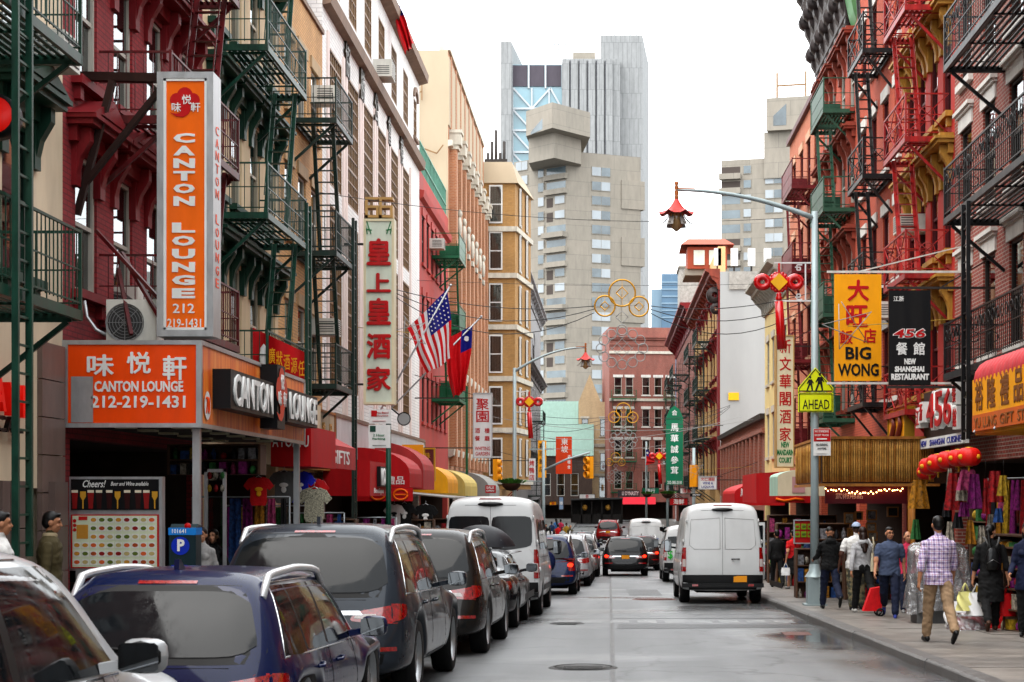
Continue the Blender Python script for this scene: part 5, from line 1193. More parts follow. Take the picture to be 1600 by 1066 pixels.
def ssign(name,label,side,n,y0,y1,z0,z1,face,frame=None,d=.15,fw=.05,texts=(),cat='sign'):
    """a sign flat along a facade; texts placed by (body, y, z, length, height, material)"""
    s=1 if side=='L' else-1;X=-s*(LX-n);t=thing(name,label,cat,(X,(y0+y1)/2,z0))
    q=MB();q.box(*sorted((X-s*d,X)),y0,y1,z0,z1);q.build('sign_face',face,t)
    if frame:
        q=MB();a,b=sorted((X-s*d,X+s*.03));q.box(a,b,y0-fw,y1+fw,z1,z1+fw);q.box(a,b,y0-fw,y1+fw,z0-fw,z0);q.box(a,b,y0-fw,y0,z0,z1);q.box(a,b,y1,y1+fw,z0,z1);q.build('sign_frame',frame,t)
    for b in texts:text(b[0],(X,b[1],b[2]),(0,s,0),UZ,b[3],b[4],b[5],t,bold=b[6]if len(b)>6 else .012,depth=.02)
    return t
# ---- Canton Lounge: vertical sign and corner fascia
t=csign('vertical_sign','tall orange vertical sign with white letters and red cloud emblem',246,113,334,526,22.3,ORANGE2,ALU,.4,.09)
x0,x1=XX(246,22.3),XX(334,22.3);Yf=22.3
q=MB();a,b_=.12,.02;xa,xb,za,zb=x0+.09,x1-.09,ZZ(526,Yf)+.09,ZZ(113,Yf)-.09
for r in((xa,xa+.035,za,zb),(xb-.035,xb,za,zb),(xa,xb,za,za+.035),(xa,xb,zb-.035,zb)):q.box(r[0],r[1],Yf-.02,Yf,r[2],r[3])
q.build('white_border',WHT,t)
for i,ch in enumerate('CANTON'):text(ch,(XX(288,Yf),Yf,ZZ(216+i*19.7,Yf)),UX,UZ,.30,.135,WHT,t,bold=.05,depth=.012)
for i,ch in enumerate('LOUNGE'):text(ch,(XX(287,Yf),Yf,ZZ(356+i*20.5,Yf)),UX,UZ,.32,.14,WHT,t,bold=.05,depth=.012)
text('212',(XX(287,Yf),Yf,ZZ(482,Yf)),UX,UZ,.30,.13,WHT,t);text('219-1431',(XX(288,Yf),Yf,ZZ(505,Yf)),UX,UZ,.47,.12,WHT,t)
def cloud(cx,cz,r,T,m,parent):
    q=MB()
    for k,(dx,dz,rr)in enumerate(((0,.5,.55),(-.55,.15,.5),(.55,.15,.5),(-.2,-.05,.5),(.25,-.1,.5),(0,-.5,.4),(-.1,.2,.6))):
        q.add([T(cx+(dx+rr*math.cos(6.283*j/14))*r,cz+(dz+rr*math.sin(6.283*j/14))*r,-.006-.0008*k)for j in range(14)],[tuple(range(14))])
    q.add([T(cx+a*r,cz+b*r,-.0125)for a,b in((.35,-.4),(.3,-.8),(-.1,-1.05),(-.6,-1.0),(-1.05,-.72),(-.6,-.8),(-.3,-.75),(-.35,-.4))],[tuple(range(8))])
    return q.build('cloud_emblem',m,parent,fix=False)
cloud(XX(289,Yf),ZZ(160,Yf),.2,lambda a,z,n:(a,Yf+n,z),REDL,t)
for ch,cx,cy in(('悦',292,156),('味',276,168),('軒',306,168)):text(ch,(XX(cx,Yf),Yf-.013,ZZ(cy,Yf)),UX,UZ,.13,.13,WHT,t,depth=.006)
for i,ch in enumerate('CANTON LOUNGE'):
    if ch!=' ':text(ch,(x1,Yf+.2,ZZ(200+i*20,Yf)),UY,UZ,.18,.13,ORANGE,t,depth=.006)
q=MB();q.bar((x0+.3,Yf+.25,ZZ(116,Yf)),(-7.5,Yf+.5,ZZ(105,Yf)),.12);q.bar((x0+.05,Yf+.2,ZZ(125,Yf)),(-7.45,Yf+.3,ZZ(290,Yf)),.08);q.bar((-7.0,Yf+.3,ZZ(118,Yf)),(-7.5,Yf+.3,ZZ(330,Yf)),.09);q.build('mounting_arm',mat('rusty dark steel',(.06,.03,.025),.6,.3,var=.3),t)
q=MB()
for a,b2 in(((190,395),(265,523)),((185,420),(205,523)),((150,360),(300,523))):q.bar(PX(*a,22.9),PX(*b2,22.35),.05)
q.build('brace',DRED,t)
# corner fascia box
fx0,fx1,fy0,fy1,fz0,fz1=-7.5,-5.6,22.0,29.5,2.54,3.74
t=thing('shop_sign','large orange corner fascia with black channel letters over the pavement','sign',(fx1,fy0,fz0))
q=MB();q.box(fx0,fx1-.03,fy0+.03,fy1,fz0+.05,fz1-.05);q.build('sign_box',mat('dark soffit',(.1,.085,.075),.8),t)
q=MB();q.box(fx0+.02,fx1-.06,fy0,fy0+.03,fz0+.05,fz1-.05);q.build('front_panel',ORANGE,t)
q=MB();q.box(fx0+.02,fx0+.36,fy0-.012,fy0,fz0+.1,fz0+.78)if False else q.box(fx0+.12,fx0+.42,fy0-.012,fy0,fz0+.07,fz0+.7);q.build('patch_panel',ALU,t)
def rustorange():
    m,T_,b=_new('rust-streaked orange panel');N=T_.nodes;L=T_.links;geo=N.new('ShaderNodeNewGeometry');mp=N.new('ShaderNodeMapping');mp.inputs['Scale'].default_value=(1,4,.35);L.new(geo.outputs['Position'],mp.inputs[0])
    n=N.new('ShaderNodeTexNoise');n.inputs['Scale'].default_value=2.2;n.inputs['Detail'].default_value=8;L.new(mp.outputs[0],n.inputs['Vector']);cr=N.new('ShaderNodeValToRGB');e=cr.color_ramp.elements
    e[0].position=.3;e[0].color=(.55,.05,.01,1);e[1].position=.55;e[1].color=(.82,.2,.015,1);x=e.new(.75);x.color=(.85,.33,.08,1);x=e.new(.22);x.color=(.2,.03,.015,1);L.new(n.outputs['Fac'],cr.inputs[0]);L.new(cr.outputs[0],b.inputs['Base Color']);b.inputs['Roughness'].default_value=.45;return m
RO=rustorange()
q=MB();q.box(fx1-.05,fx1,fy0+.06,fy1,fz0+.06,fz1-.06);q.build('side_panel',RO,t)
q=MB()
for z in(fz0,fz1-.06):q.box(fx0,fx1+.015,fy0-.02,fy0+.05,z,z+.06);q.box(fx1-.04,fx1+.02,fy0+.05,fy1,z,z+.06)
for x in(fx0,fx1-.06):q.box(x,x+.075,fy0-.02,fy0+.05,fz0+.06,fz1-.06)
q.box(fx1-.04,fx1+.02,fy1-.06,fy1+.02,fz0,fz1);q.build('sign_frame',ALU,t)
text('味',PX(157,571,fy0),UX,UZ,.37,.3,WHT,t,bold=.02);text('悦',PX(217,567,fy0),UX,UZ,.33,.3,WHT,t,bold=.02);text('軒',PX(273,575,fy0),UX,UZ,.33,.34,WHT,t,bold=.02)
text('CANTON LOUNGE',PX(217,604,fy0),UX,UZ,1.22,.15,WHT,t,bold=.03);text('212-219-1431',PX(216,628,fy0),UX,UZ,1.3,.17,WHT,t,bold=.02)
X=fx1;zc=3.12
for body,ya,yb in(('CANTON',22.75,25.45),('LOUNGE',26.75,29.3)):
    q=MB();q.box(X,X+.26,ya-.1,yb+.1,zc-.28,zc+.28);q.build('letter_box',BLKF,t);text(body,(X+.26,(ya+yb)/2,zc),UY,UZ,yb-ya-.1,.46,WHT,t,bold=.02,depth=.03)
q=MB();q.box(X,X+.28,25.75,26.35,fz0+.15,fz1-.02);q.build('emblem_box',BLKF,t);e=cloud(26.05,3.25,.42,lambda a,z,n:(X+.285-n,a,z),flat('coral red emblem',(.62,.1,.05)),t)
for ch,cy,cz in(('悦',26.05,3.45),('味',25.85,3.18),('軒',26.25,3.18)):text(ch,(X+.3,cy,cz),UY,UZ,.24,.24,WHT,t,depth=.01)
q=MB();n=18;q.add([(X+.02,22.3+.17*math.cos(6.283*j/n),2.86+.2*math.sin(6.283*j/n))for j in range(n)],[tuple(range(n))]);q.build('number_disc',WHT,t,fix=False);text('70',(X+.022,22.3,2.86),UY,UZ,.2,.24,ORANGE,t,depth=.01)
q=MB()
for y in(22.25,29.4):q.box(-5.78,-5.68,y,y+.1,G(y)+SW,fz0+.05)
q.build('post',ALU,t)
for i in range(12):q=MB();j=i%2;k=i//2;q.box(-7.0+j*.8,-6.75+j*.8,22.7+k*1.1,22.95+k*1.1,fz0+.02,fz0+.05);q.build('soffit_light',mat('pale lamp glass',(.7,.66,.5),.4,var=0),t)
# condenser units on the fascia roof
for i,(px0,px1,py0,py1,Y,lb)in enumerate(((166,244,468,524,22.6,'white condenser unit with round fan grille on the orange fascia'),(153,215,446,470,24.4,'second white condenser unit half hidden behind the fan unit'))):
    a,b2,z0,z1=XX(px0,Y),XX(px1,Y),fz1-.02,ZZ(py0,Y);u=thing('condenser_unit',lb,'air conditioner',((a+b2)/2,Y,z0));q=MB();q.box(a,b2,Y,Y+.4,z0+.04,z1);q.box(a+.04,a+.12,Y,Y+.4,z0,z0+.04);q.box(b2-.12,b2-.04,Y,Y+.4,z0,z0+.04);q.build('case',mat('aged white plastic',(.66,.65,.6),.5),u)
    q=MB();c=(a+(b2-a)*.38,Y-.012,(z0+z1)/2);rr=(z1-z0)*.4
    q.lathe([(rr*1.04,-.01),(rr,.0),(rr*.96,.012),(rr*.96,.03)],c,24,ax=1)
    for k in range(1,6):q.tube([(c[0]+rr*k/6*math.cos(6.283*j/20),c[1]-.008,c[2]+rr*k/6*math.sin(6.283*j/20))for j in range(21)],.004,4,cap=False)
    for k in range(8):q.bar((c[0],c[1]-.01,c[2]),(c[0]+rr*math.cos(k*.785),c[1]-.01,c[2]+rr*math.sin(k*.785)),.008)
    q.build('fan_grille',mat('grey grille',(.3,.3,.3),.5,var=0),u);q=MB();q.lathe([(0,.008),(rr*.95,.008)],c,20,ax=1);q.build('fan_opening',mat('dark grille',(.08,.08,.08),.6),u)
q=MB();q.tube([PX(132,470,22.4),PX(136,495,22.4),PX(150,515,22.4),PX(165,523,22.4)],.025);t=q.build('pipe',ALU);tag(t,'grey flexible pipe curling down beside the condenser unit','pipe')
# red banner
t=thing('banner','red banner with yellow characters tied to the fire escape above the fascia','banner',PX(435,580,30.6));Y=30.6
def bp(u,v):p=PX(395+80*u,512+38*u+(72-25*u)*(1-v),Y);return(p.x,p.y+.08*math.sin(u*9),p.z)
q=MB();q.grid(bp,16,4);q.build('cloth',REDF_,t,fix=False)
for i,ch in enumerate('廣狀酒源任'):p=PX(425+i*11.5,556+i*5,Y-.14);text(ch,p,UX,UZ,.12,.3,YELC,t,depth=.006)
q=MB();q.ball(PX(412,560,Y-.05),(.09,.03,.28),8);q.build('gourd_print',WHT,t)
# menu board
Y=22.25;t=thing('menu_board','lit menu board with rows of dish photos under a dark beer and wine panel','menu board',(XX(180,Y),Y,G(Y)+SW))
q=MB();a,b2,z0,z1=XX(106,Y),XX(253,Y),ZZ(892,Y),ZZ(745,Y);q.box(a,b2,Y+.02,Y+.16,z0,z1);q.box(a+.1,a+.18,Y+.03,Y+.12,G(Y)+SW,z0);q.box(b2-.18,b2-.1,Y+.03,Y+.12,G(Y)+SW,z0);q.build('frame',ALU,t)
q=MB();q.box(XX(111,Y),XX(248,Y),Y-.005,Y+.02,ZZ(797,Y),ZZ(749,Y));q.build('drinks_panel',BLKF,t)
text('Cheers!',PX(147,756,Y-.005),UX,UZ,.31,.1,WHT,t,shear=.25,depth=.005);text('Beer and Wine available',PX(203,756,Y-.005),UX,UZ,.52,.055,WHT,t,shear=.25,depth=.004)
gm=[flat('beer red print',(.3,.02,.02)),flat('beer gold print',(.6,.35,.05)),flat('beer dark print',(.06,.01,.01)),flat('foam print',(.75,.68,.55))]
for i,px in enumerate((117,130,142,155,171,184,199,216,229,242)):
    k=(0,1,0,2,2,1,2,2,0,1)[i];w=5;q=MB();yb=795;z=lambda p:ZZ(p,Y)
    if k==1:q.add([(XX(px+c,Y),Y-.008,z(r))for c,r in((-1,yb),(1,yb),(1,782),(4.5,776),(4.5,768),(-4.5,768),(-4.5,776),(-1,782))],[tuple(range(8))])
    else:q.add([(XX(px+c,Y),Y-.008,z(r))for c,r in((-3.5,yb),(3.5,yb),(3.5,788),(w,770),(-w,770),(-3.5,788))],[tuple(range(6))])
    g=q.build('glass_print',gm[k],t,fix=False)
    if k!=1:q=MB();q.add([(XX(px+c,Y),Y-.009,z(r))for c,r in((-w,770),(w,770),(w,766),(-w,766))],[(0,1,2,3)]);q.build('foam_print',gm[3],g,fix=False)
q=MB();q.box(XX(111,Y),XX(248,Y),Y-.005,Y+.02,ZZ(888,Y),ZZ(804,Y));q.build('menu_panel',flat('menu red',(.5,.02,.02)),t)
q=MB();q.box(XX(113.5,Y),XX(245.5,Y),Y-.009,Y-.004,ZZ(886,Y),ZZ(806,Y));q.build('menu_sheet',flat('menu pale green',(.62,.66,.5)),t)
dm=[flat('dish print %d'%i,c)for i,c in enumerate([(.4,.1,.03),(.55,.3,.06),(.3,.03,.03),(.5,.42,.2),(.15,.2,.04),(.6,.15,.05)])]
r3=random.Random(3);wq=MB()
for r in range(6):
    for c in range(10):
        cx,cy=120.5+c*13,812+r*13.2
        if c<2 and r in(0,1,2):continue
        wq.box(XX(cx-5.6,Y),XX(cx+5.6,Y),Y-.012,Y-.009,ZZ(cy+5,Y),ZZ(cy-4,Y))
        q=MB();n=10;q.add([(XX(cx+4.6*math.cos(6.283*j/n),Y),Y-.0135,ZZ(cy+.4+3.2*math.sin(6.283*j/n),Y))for j in range(n)],[tuple(range(n))]);q.build('dish_photo',r3.choice(dm),t,fix=False)
wq.build('photo_backing',flat('plate white print',(.68,.68,.64)),t)
q=MB();q.box(XX(123,Y),XX(137,Y),Y-.013,Y-.009,ZZ(813,Y),ZZ(807,Y));q.build('price_box',flat('menu red',None),t)
for k in range(3):q=MB();q.add([(XX(117+3*math.cos(j*.7854),Y),Y-.013,ZZ(814+k*7+3*math.sin(j*.7854),Y))for j in range(8)],[tuple(range(8))]);q.build('logo_dot',flat('menu red',None),t,fix=False)
q=MB();q.box(XX(120,Y),XX(138,Y),Y-.013,Y-.009,ZZ(842,Y),ZZ(820,Y));q.build('dish_photo',dm[1],t)
# parking meter
Y=17.4;xa,xb=XX(264,Y),XX(306,Y);zb,zt=G(Y)+SW,ZZ(822,Y);t=thing('parking_meter','dark blue parking payment kiosk with white P in a circle','parking meter',((xa+xb)/2,Y,zb));MET=mat('kiosk teal steel',(.02,.05,.06),.35,.3,var=.1)
q=MB();q.prism([(Y,zb),(Y+.24,zb),(Y+.24,zt),(Y+.1,zt+.02),(Y,zt-.06)],xa,xb,ax=0);q.build('case',MET,t);q=MB();q.box(xa-.005,xb+.005,Y-.008,Y+.25,ZZ(836,Y),ZZ(825,Y));q.build('number_band',flat('sky blue print',(.02,.25,.62)),t)
text('101641',(XX(280,Y),Y-.008,ZZ(830,Y)),UX,UZ,.15,.045,WHT,t,depth=.004);n=20;q=MB();q.add([(XX(282,Y)+.1*math.cos(6.283*j/n),Y-.006,ZZ(853,Y)+.1*math.sin(6.283*j/n))for j in range(n)],[tuple(range(n))]);q.build('roundel',flat('royal blue print',(.01,.05,.45)),t,fix=False);text('P',(XX(283,Y),Y-.007,ZZ(852,Y)),UX,UZ,.08,.13,WHT,t,bold=.04,depth=.004)
q=MB();q.box(XX(268,Y),XX(293,Y),Y-.006,Y,ZZ(894,Y),ZZ(883,Y));q.build('number_plate',flat('royal blue print',None),t);text('101641',(XX(280,Y),Y-.007,ZZ(889,Y)),UX,UZ,.13,.04,WHT,t,depth=.004);q=MB();q.lathe([(.0,0),(.035,0),(.035,.02),(0,.03)],(XX(293,Y),Y,ZZ(818,Y)-.03),12,ax=1);q.build('red_button',REDL,t)
# neon sign at the edge
t=thing('neon_sign','red neon letters on the stone wall at the picture edge','sign',(-7.4,19.9,1.6));NEON=mat('red neon acrylic',(.75,.02,.01),.3,var=.05,emit=.1)
for i,(ch,y)in enumerate((('S',17.9),('E',18.35),('E',18.8),('A',19.25),('Y',19.7),('E',20.15))):text(ch,(-7.42,y,2.82+.04*math.sin(i)),UY,UZ,.34,.4,NEON,t,bold=.04,depth=.12)
text('OPTICAL',(-7.42,19.2,2.48),UY,UZ,1.9,.2,BLKL,t,depth=.06)
t=thing('round_sign','red round sign with black rim hanging from the green fire escape','sign',PX(0,205,18.4));p=PX(-8,180,18.2);q=MB();q.lathe([(0,-.02),(.2,-.02),(.22,0),(.22,.16),(0,.16)],p,20,ax=1);q.build('sign_face',NEON,t);q=MB();q.lathe([(.21,-.03),(.25,-.02),(.25,.2),(0,.2)],p,20,ax=1);q.build('sign_frame',BLKF,t)
# 皇上皇酒家
t=csign('vertical_sign','pale mint vertical sign with red carved characters and a golden 66 on top',568,342,616,632,45,PALE,CRM,.45,.07)
for ch,cy,h in(('皇',394,42),('上',442,30),('皇',487,42),('酒',541,40),('家',592,38)):text(ch,PX(592,cy,45),UX,UZ,38*45/F,h*45/F,REDL,t,bold=.03,depth=.06)
TANM=mat('tan painted metal',(.5,.33,.14),.5,var=.15)
for cx in(581,603):
    q=MB();X0,Z0,s_=XX(cx,45),ZZ(340,45),.19
    for r in((-1,1,0,.4),(-1,-.6,0,3.2),(-.6,1,1.5,1.9),(.6,1,.4,1.5),(-.6,1,2.8,3.2)):q.box(X0+r[0]*s_,X0+r[1]*s_,45,45.4,Z0+r[2]*s_*.95,Z0+r[3]*s_*.95)
    q.build('golden_number',TANM,t)
q=MB()
for sx in(-1,1):
    for k in range(2):q.bar((XX(592,45)+sx*(.22+.1*k),44.99,ZZ(352,45)-.25),(XX(592,45)+sx*(.34+.06*k),44.99,ZZ(346,45)),.025)
    q.bar((XX(592,45)+sx*.2,44.99,ZZ(360,45)),(XX(592,45)+sx*.4,44.99,ZZ(358,45)),.03)
q.build('bamboo_print',GRNL,t);q=MB();q.bar((XX(568,45),45.2,ZZ(380,45)),(-7.5,45.2,ZZ(380,45)),.06);q.bar((XX(568,45),45.2,ZZ(600,45)),(-7.5,45.2,ZZ(600,45)),.06);q.build('mounting_arm',DKF,t)
# 聚園
t=csign('vertical_sign','white hanging sign with a crimson framed seal, Hop Yuen style characters',739,614,769,716,62,flat('white sign face',(.7,.7,.7)),ALU,.15,.03,[('聚',754,632,20,18,REDL),('園',754,651,20,18,REDL),('酒',746,673,8,8,REDL),('樓',761,673,8,8,REDL),('餐',746,685,8,8,REDL),('廳',761,685,8,8,REDL),('WHITING',754,701,24,6,REDL),('GARDEN',754,709,22,6,REDL)],arms=[(622,-7.5),(700,-7.5)]);t['label']='white hanging sign with a crimson framed seal and small red writing'
t=csign('vertical_sign','narrow yellow vertical sign beyond the red knot decoration',840,688,854,747,105,YEL,None,.3,.05,[('壽',847,697,9,9,BLKL),('司',847,709,9,9,BLKL),('飯',847,721,9,9,BLKL),('店',847,733,9,9,BLKL)],arms=[(690,-7.5)])
t=csign('vertical_sign','orange-red vertical sign with white calligraphy at the far end',868,682,894,741,120,flat('vermilion sign face',(.72,.09,.015)),None,.3,.05,[('東',882,690,11,11,WHT),('坡',882,702,11,11,WHT),('酒',889,714,5,6,WHT),('樓',889,722,5,6,WHT),('食',889,730,5,6,WHT)],arms=[(690,-7.5)])
t=csign('vertical_sign','pale sign with ragged outline and red characters beside the planter',826,716,837,752,88,flat('white sign face',None),None,.2,.03,[('烤',831,724,8,9,REDL),('鴨',831,735,8,9,REDL),('店',831,746,8,9,REDL)],arms=[(720,-7.5)])
t=csign('vertical_sign','tall green vertical sign with white characters hung from the far right corner',1040,655,1068,758,104,flat('green sign face',(.008,.2,.11)),None,.3,.05,[('馬',1054,668,12,12,WHT),('華',1054,685,12,12,WHT),('誠',1054,702,12,12,WHT),('參',1054,719,12,12,WHT),('茸',1054,735,12,12,WHT),('212-385-2118',1054,754,22,5,WHT)],arms=[(665,7.5),(745,7.5)])
q=MB();n=16;Y=104;q.add([(XX(1054+7*math.cos(6.283*j/n),Y),Y-.01,ZZ(645+7*math.sin(6.283*j/n),Y))for j in range(n)],[tuple(range(n))]);q.prism([(XX(1040,Y),ZZ(655,Y)),(XX(1068,Y),ZZ(655,Y)),(XX(1062,Y),ZZ(640,Y)),(XX(1054,Y),ZZ(634,Y)),(XX(1046,Y),ZZ(640,Y))],Y,Y+.3,ax=1);q.build('sign_crown',flat('green sign face',None),t);text('合',PX(1054,645,Y-.02),UX,UZ,.35,.35,WHT,t)
t=csign('vertical_sign','cream vertical sign with red characters and green words at the bottom',1212,524,1241,731,55,CRM,mat('tan painted metal',None),.5,.04,[(ch,1227,541+i*27.5,18,22,REDL)for i,ch in enumerate('新文華閣酒家')]+[('NEW',1227,695,13,9,GRNL,.04),('MANDARIN',1227,707,26,9,GRNL,.04),('COURT',1227,719,20,9,GRNL,.04)],arms=[(540,7.5),(700,7.5)])
# BIG WONG and 456
t=csign('banner_sign','yellow hanging sign with red characters above bold black capitals',1303,428,1378,596,33,YEL,None,.06,.02,[('大',1341,454,34,34,REDL,.03),('旺',1339,494,34,34,REDL,.03),('飯',1322,527,21,22,REDL,.02),('店',1359,525,20,23,REDL,.02),('BIG',1341,552,40,20,BLKL,.03),('WONG',1341,578,64,20,BLKL,.03)])
q=MB();Y=33.03
for py in(425,599):q=MB();q.bar(PX(1292,py,Y),(7.5,Y,ZZ(py,Y)),.045);q.build('mounting_arm',WSTONE,t)
q=MB()
q.bar(PX(1340,425,Y),(7.5,Y+.2,ZZ(380,Y)),.025);q.build('mounting_arm',WSTONE,t)
t=csign('banner_sign','black hanging sign with slanted red numerals and white words',1388,453,1455,603,31,BLKF,None,.06,.02,[('江浙',1404,467,16,8,WHT),('餐',1409,545,18,20,WHT,.02),('館',1436,545,18,20,WHT,.02),('NEW',1422,565,18,9,WHT,.05),('SHANGHAI',1421,577,46,9,WHT,.05),('RESTAURANT',1422,589,59,10,WHT,.05)])
text('456',PX(1421.5,521,31),UX,UZ,52*31/F,16*31/F,WHT,t,bold=.075,shear=.2,depth=.008);text('456',PX(1421.5,521,30.99),UX,UZ,49*31/F,13.5*31/F,REDL,t,bold=.02,shear=.2,depth=.012)
q=MB();Y=31.03
for py in(450,605):q=MB();q.bar(PX(1386,py,Y),(7.5,Y,ZZ(py,Y)),.045);q.build('mounting_arm',DKF,t)
q=MB()
q.bar(PX(1465,452,Y),(7.5,Y,ZZ(400,Y)),.025);q.build('mounting_arm',DKF,t)
# ---- shop fronts on the right, flat along the facade
t=ssign('shop_sign','brown fascia sign with three-dimensional red and white numerals','R',.55,30.8,35.2,2.85,3.85,mat('dark brown fascia',(.05,.03,.028),.5),None,.4,.05)
for ch,y in(('4',33.95),('5',33.1),('6',32.25)):text(ch,(6.95,y,3.4),(0,-1,0),UZ,.78,.82,WHT,t,bold=.05,depth=.1);text(ch,(6.85,y,3.4),(0,-1,0),UZ,.7,.72,REDL,t,bold=.012,depth=.03)
for i,(y,z,ch)in enumerate(((34.9,3.3,'江'),(34.5,3.4,'浙'),(31.2,3.6,'餐'),(31.15,3.12,'館'))):q=MB();q.box(6.75,6.95,y-.2,y+.2,z-.22,z+.22);o=q.build('character_box',WHT,t);text(ch,(6.75,y,z),(0,-1,0),UZ,.32,.36,REDL,t,depth=.015)
q=MB();q.box(6.83,6.95,30.8,35.1,2.62,2.83);q.build('lower_strip',WHT,t);
for w_,y,l_ in(('NEW',34.6,.6),('SHANGHAI',33.2,1.5),('CUISINE',31.6,1.3)):text(w_,(6.83,y,2.72),(0,-1,0),UZ,l_,.13,flat('blue print lettering',(.03,.05,.3)),t,depth=.01)
t=ssign('shop_sign','yellow side sign with brown painted noodles and roast pictures','R',.9,35.5,37.6,2.5,3.6,YEL,mat('dark yellow edge',(.4,.25,.02),.5),.2,.03)
for y in(36.0,36.8):q=MB();q.tube([(6.58,y,2.65),(6.58,y+.2,2.95),(6.58,y-.1,3.2),(6.58,y+.1,3.45)],[.05,.09,.08,.03],6);q.build('painted_picture',mat('roast brown print',(.2,.04,.02),.5),t)
# yellow awning sign with a red rolled top
t=thing('awning_sign','yellow shop sign with red rolled canvas top and brown characters','awning',(6.2,25,2.3));q=MB();x0=6.15
q.box(x0,x0+.08,22.2,27.0,2.95,3.55);q.build('sign_face',YEL,t);q=MB();q.box(x0-.004,x0+.09,22.2,27.0,2.68,2.95);q.build('lower_band',flat('orange band',(.6,.16,.03)),t)
q=MB()
for i in range(19):y=22.2+i*.25;q.lathe([(.30,0),(.335,.06),(.345,.125),(.335,.19),(.30,.25)],(x0+.33,y,3.55),16,ax=1)
q.lathe([(0,0),(.3,0)],(x0+.33,22.2,3.55),16,ax=1);q.lathe([(0,0),(.3,0)],(x0+.33,26.95,3.55),16,ax=1);q.build('rolled_top',flat('rose red canvas',(.55,.09,.1),.6,.15),t);q=MB();q.box(x0+.05,7.5,22.2,27.0,2.62,2.68);q.build('soffit',YELC,t);q=MB();q.box(x0+.08,7.5,26.92,27.0,2.68,3.6);q.build('end_panel',YELC,t)
for i,ch in enumerate('裕隆禮品店'):text(ch,(x0,26.5-i*.85,3.26),(0,-1,0),UZ,.55,.5,mat('brown lettering',(.25,.1,.02),.5),t,depth=.012,bold=.02)
for w_,y,l_ in(('YU',26.6,.45),('LUNG',25.75,.9),('GIFT',24.65,.85),('STORE',23.4,1.2)):text(w_,(x0-.004,y,2.81),(0,-1,0),UZ,l_,.17,mat('brown lettering',None),t,depth=.01)
q=MB()
for y in(23.5,25.4,26.8):q.bar((x0-.02,y,2.66),(7.5,y+.9,4.4),.03)
q.build('stay_rod',GALV,t)
t=thing('awning','green canvas awning corner at the picture edge','awning',(5.9,22.6,2));q=MB();q.prism([(7.5,2.7),(7.2,2.62),(6.5,2.3),(6.1,1.95),(6.1,1.85),(7.5,1.9)],20.5,22.1,ax=1);q.build('canopy',flat('bottle green canvas',(.02,.13,.08),.6),t)
# bamboo fronted shop projecting over the pavement
yb0,yb1=35.0,41.0;xw=5.05
t=thing('bamboo_shopfront','bamboo-slatted shop box jutting over the pavement with string lights','shopfront',(6.2,yb0,G(yb0)+SW));z0,z1=ZZ(755,yb0),ZZ(682,yb0);DW=mat('dark stained wood',(.10,.05,.025),.6,var=.2)
xr=XX(1425,yb0)
xw=XX(1285,yb0)
q=MB();q.add([(xr+.9,yb0+.05,z0),(xr,yb0+.05,z0),(xw,yb0+.05,z0),(xw+.15,yb1,z0),(7.5,yb1,z0)]+[(xr+.9,yb0+.05,z1),(xr,yb0+.05,z1),(xw,yb0+.05,z1),(xw+.15,yb1,z1),(7.5,yb1,z1)],[(0,1,2,3,4)[::-1],(5,6,7,8,9),(0,2,7,5),(2,3,8,7),(3,4,9,8),(4,0,5,9)]);q.build('box',DW,t)
bm_=[mat('bamboo cane %d'%i,c,.45,var=.3,scale=7,streak=False)for i,c in enumerate([(.56,.32,.09),(.44,.22,.055),(.64,.39,.13)])]
me={}
n=int((xr+.5-xw)/.052)
for i in range(n):
    k=rnd.randrange(3);
    if k not in me:q=MB();q.tube([(0,0,0),(0,0,.33),(0,0,.34),(0,0,.67),(0,0,.68),(0,0,z1-z0-.06)],[.023,.023,.026,.023,.026,.023],6);me[k]=q.mesh('bamboo_cane',bm_[k])
    obj('bamboo_cane',me[k],t,loc=(xw+.03+i*.052,yb0+.02,z0+.03),rot=(0,0,rnd.random()*6))
for i in range(22):
    k=rnd.randrange(3);f=i/21;obj('bamboo_cane',me[k],t,loc=(xw+.15*f-.03,yb0+.2+f*(yb1-yb0-.3),z0+.03),rot=(0,0,rnd.random()*6))
q=MB()
for z in(z0-.04,z1-.03):q.bar((xw-.03,yb0-.02,z),(xr+.6,yb0-.02,z),.07,.06);q.bar((xw-.03,yb0-.02,z),(xw+.12,yb1,z),.07,.06)
for x,y in((xr+.02,yb0),(xr-.02,yb0+.12)):q.tube([(x,y,G(y)+SW),(x,y,z0)],.05,8)
q.build('frame',WOODC,t);q=MB();q.box(xw+.1,xr,yb0+.3,yb0+.36,z0-.45,z0-.02);va=q.build('valance',flat('plum valance',(.13,.012,.03),.7),t);text('武術用品',(XX(1330,yb0),yb0+.3,z0-.28),UX,UZ,.6,.13,flat('pale pink print',(.55,.35,.35)),t,depth=.005)
LIT=mat('warm bulb',(1,.62,.25),.4,var=0,emit=9)
for i in range(30):
    a=i/29;q=MB();q.ball((xw+.1+a*1.7,yb0+.22+.05*math.sin(i*2.2),z0-.12-.05*abs(math.sin(i*1.3))-(.06 if 8<i<20 else 0)),.014,6);q.build('fairy_light',LIT,t)
q=MB();q.tube([(xw+.1+i/29*1.7,yb0+.24,z0-.1-.05*abs(math.sin(i*1.3)))for i in range(30)],.004,4);q.build('light_cable',BLKL,t)
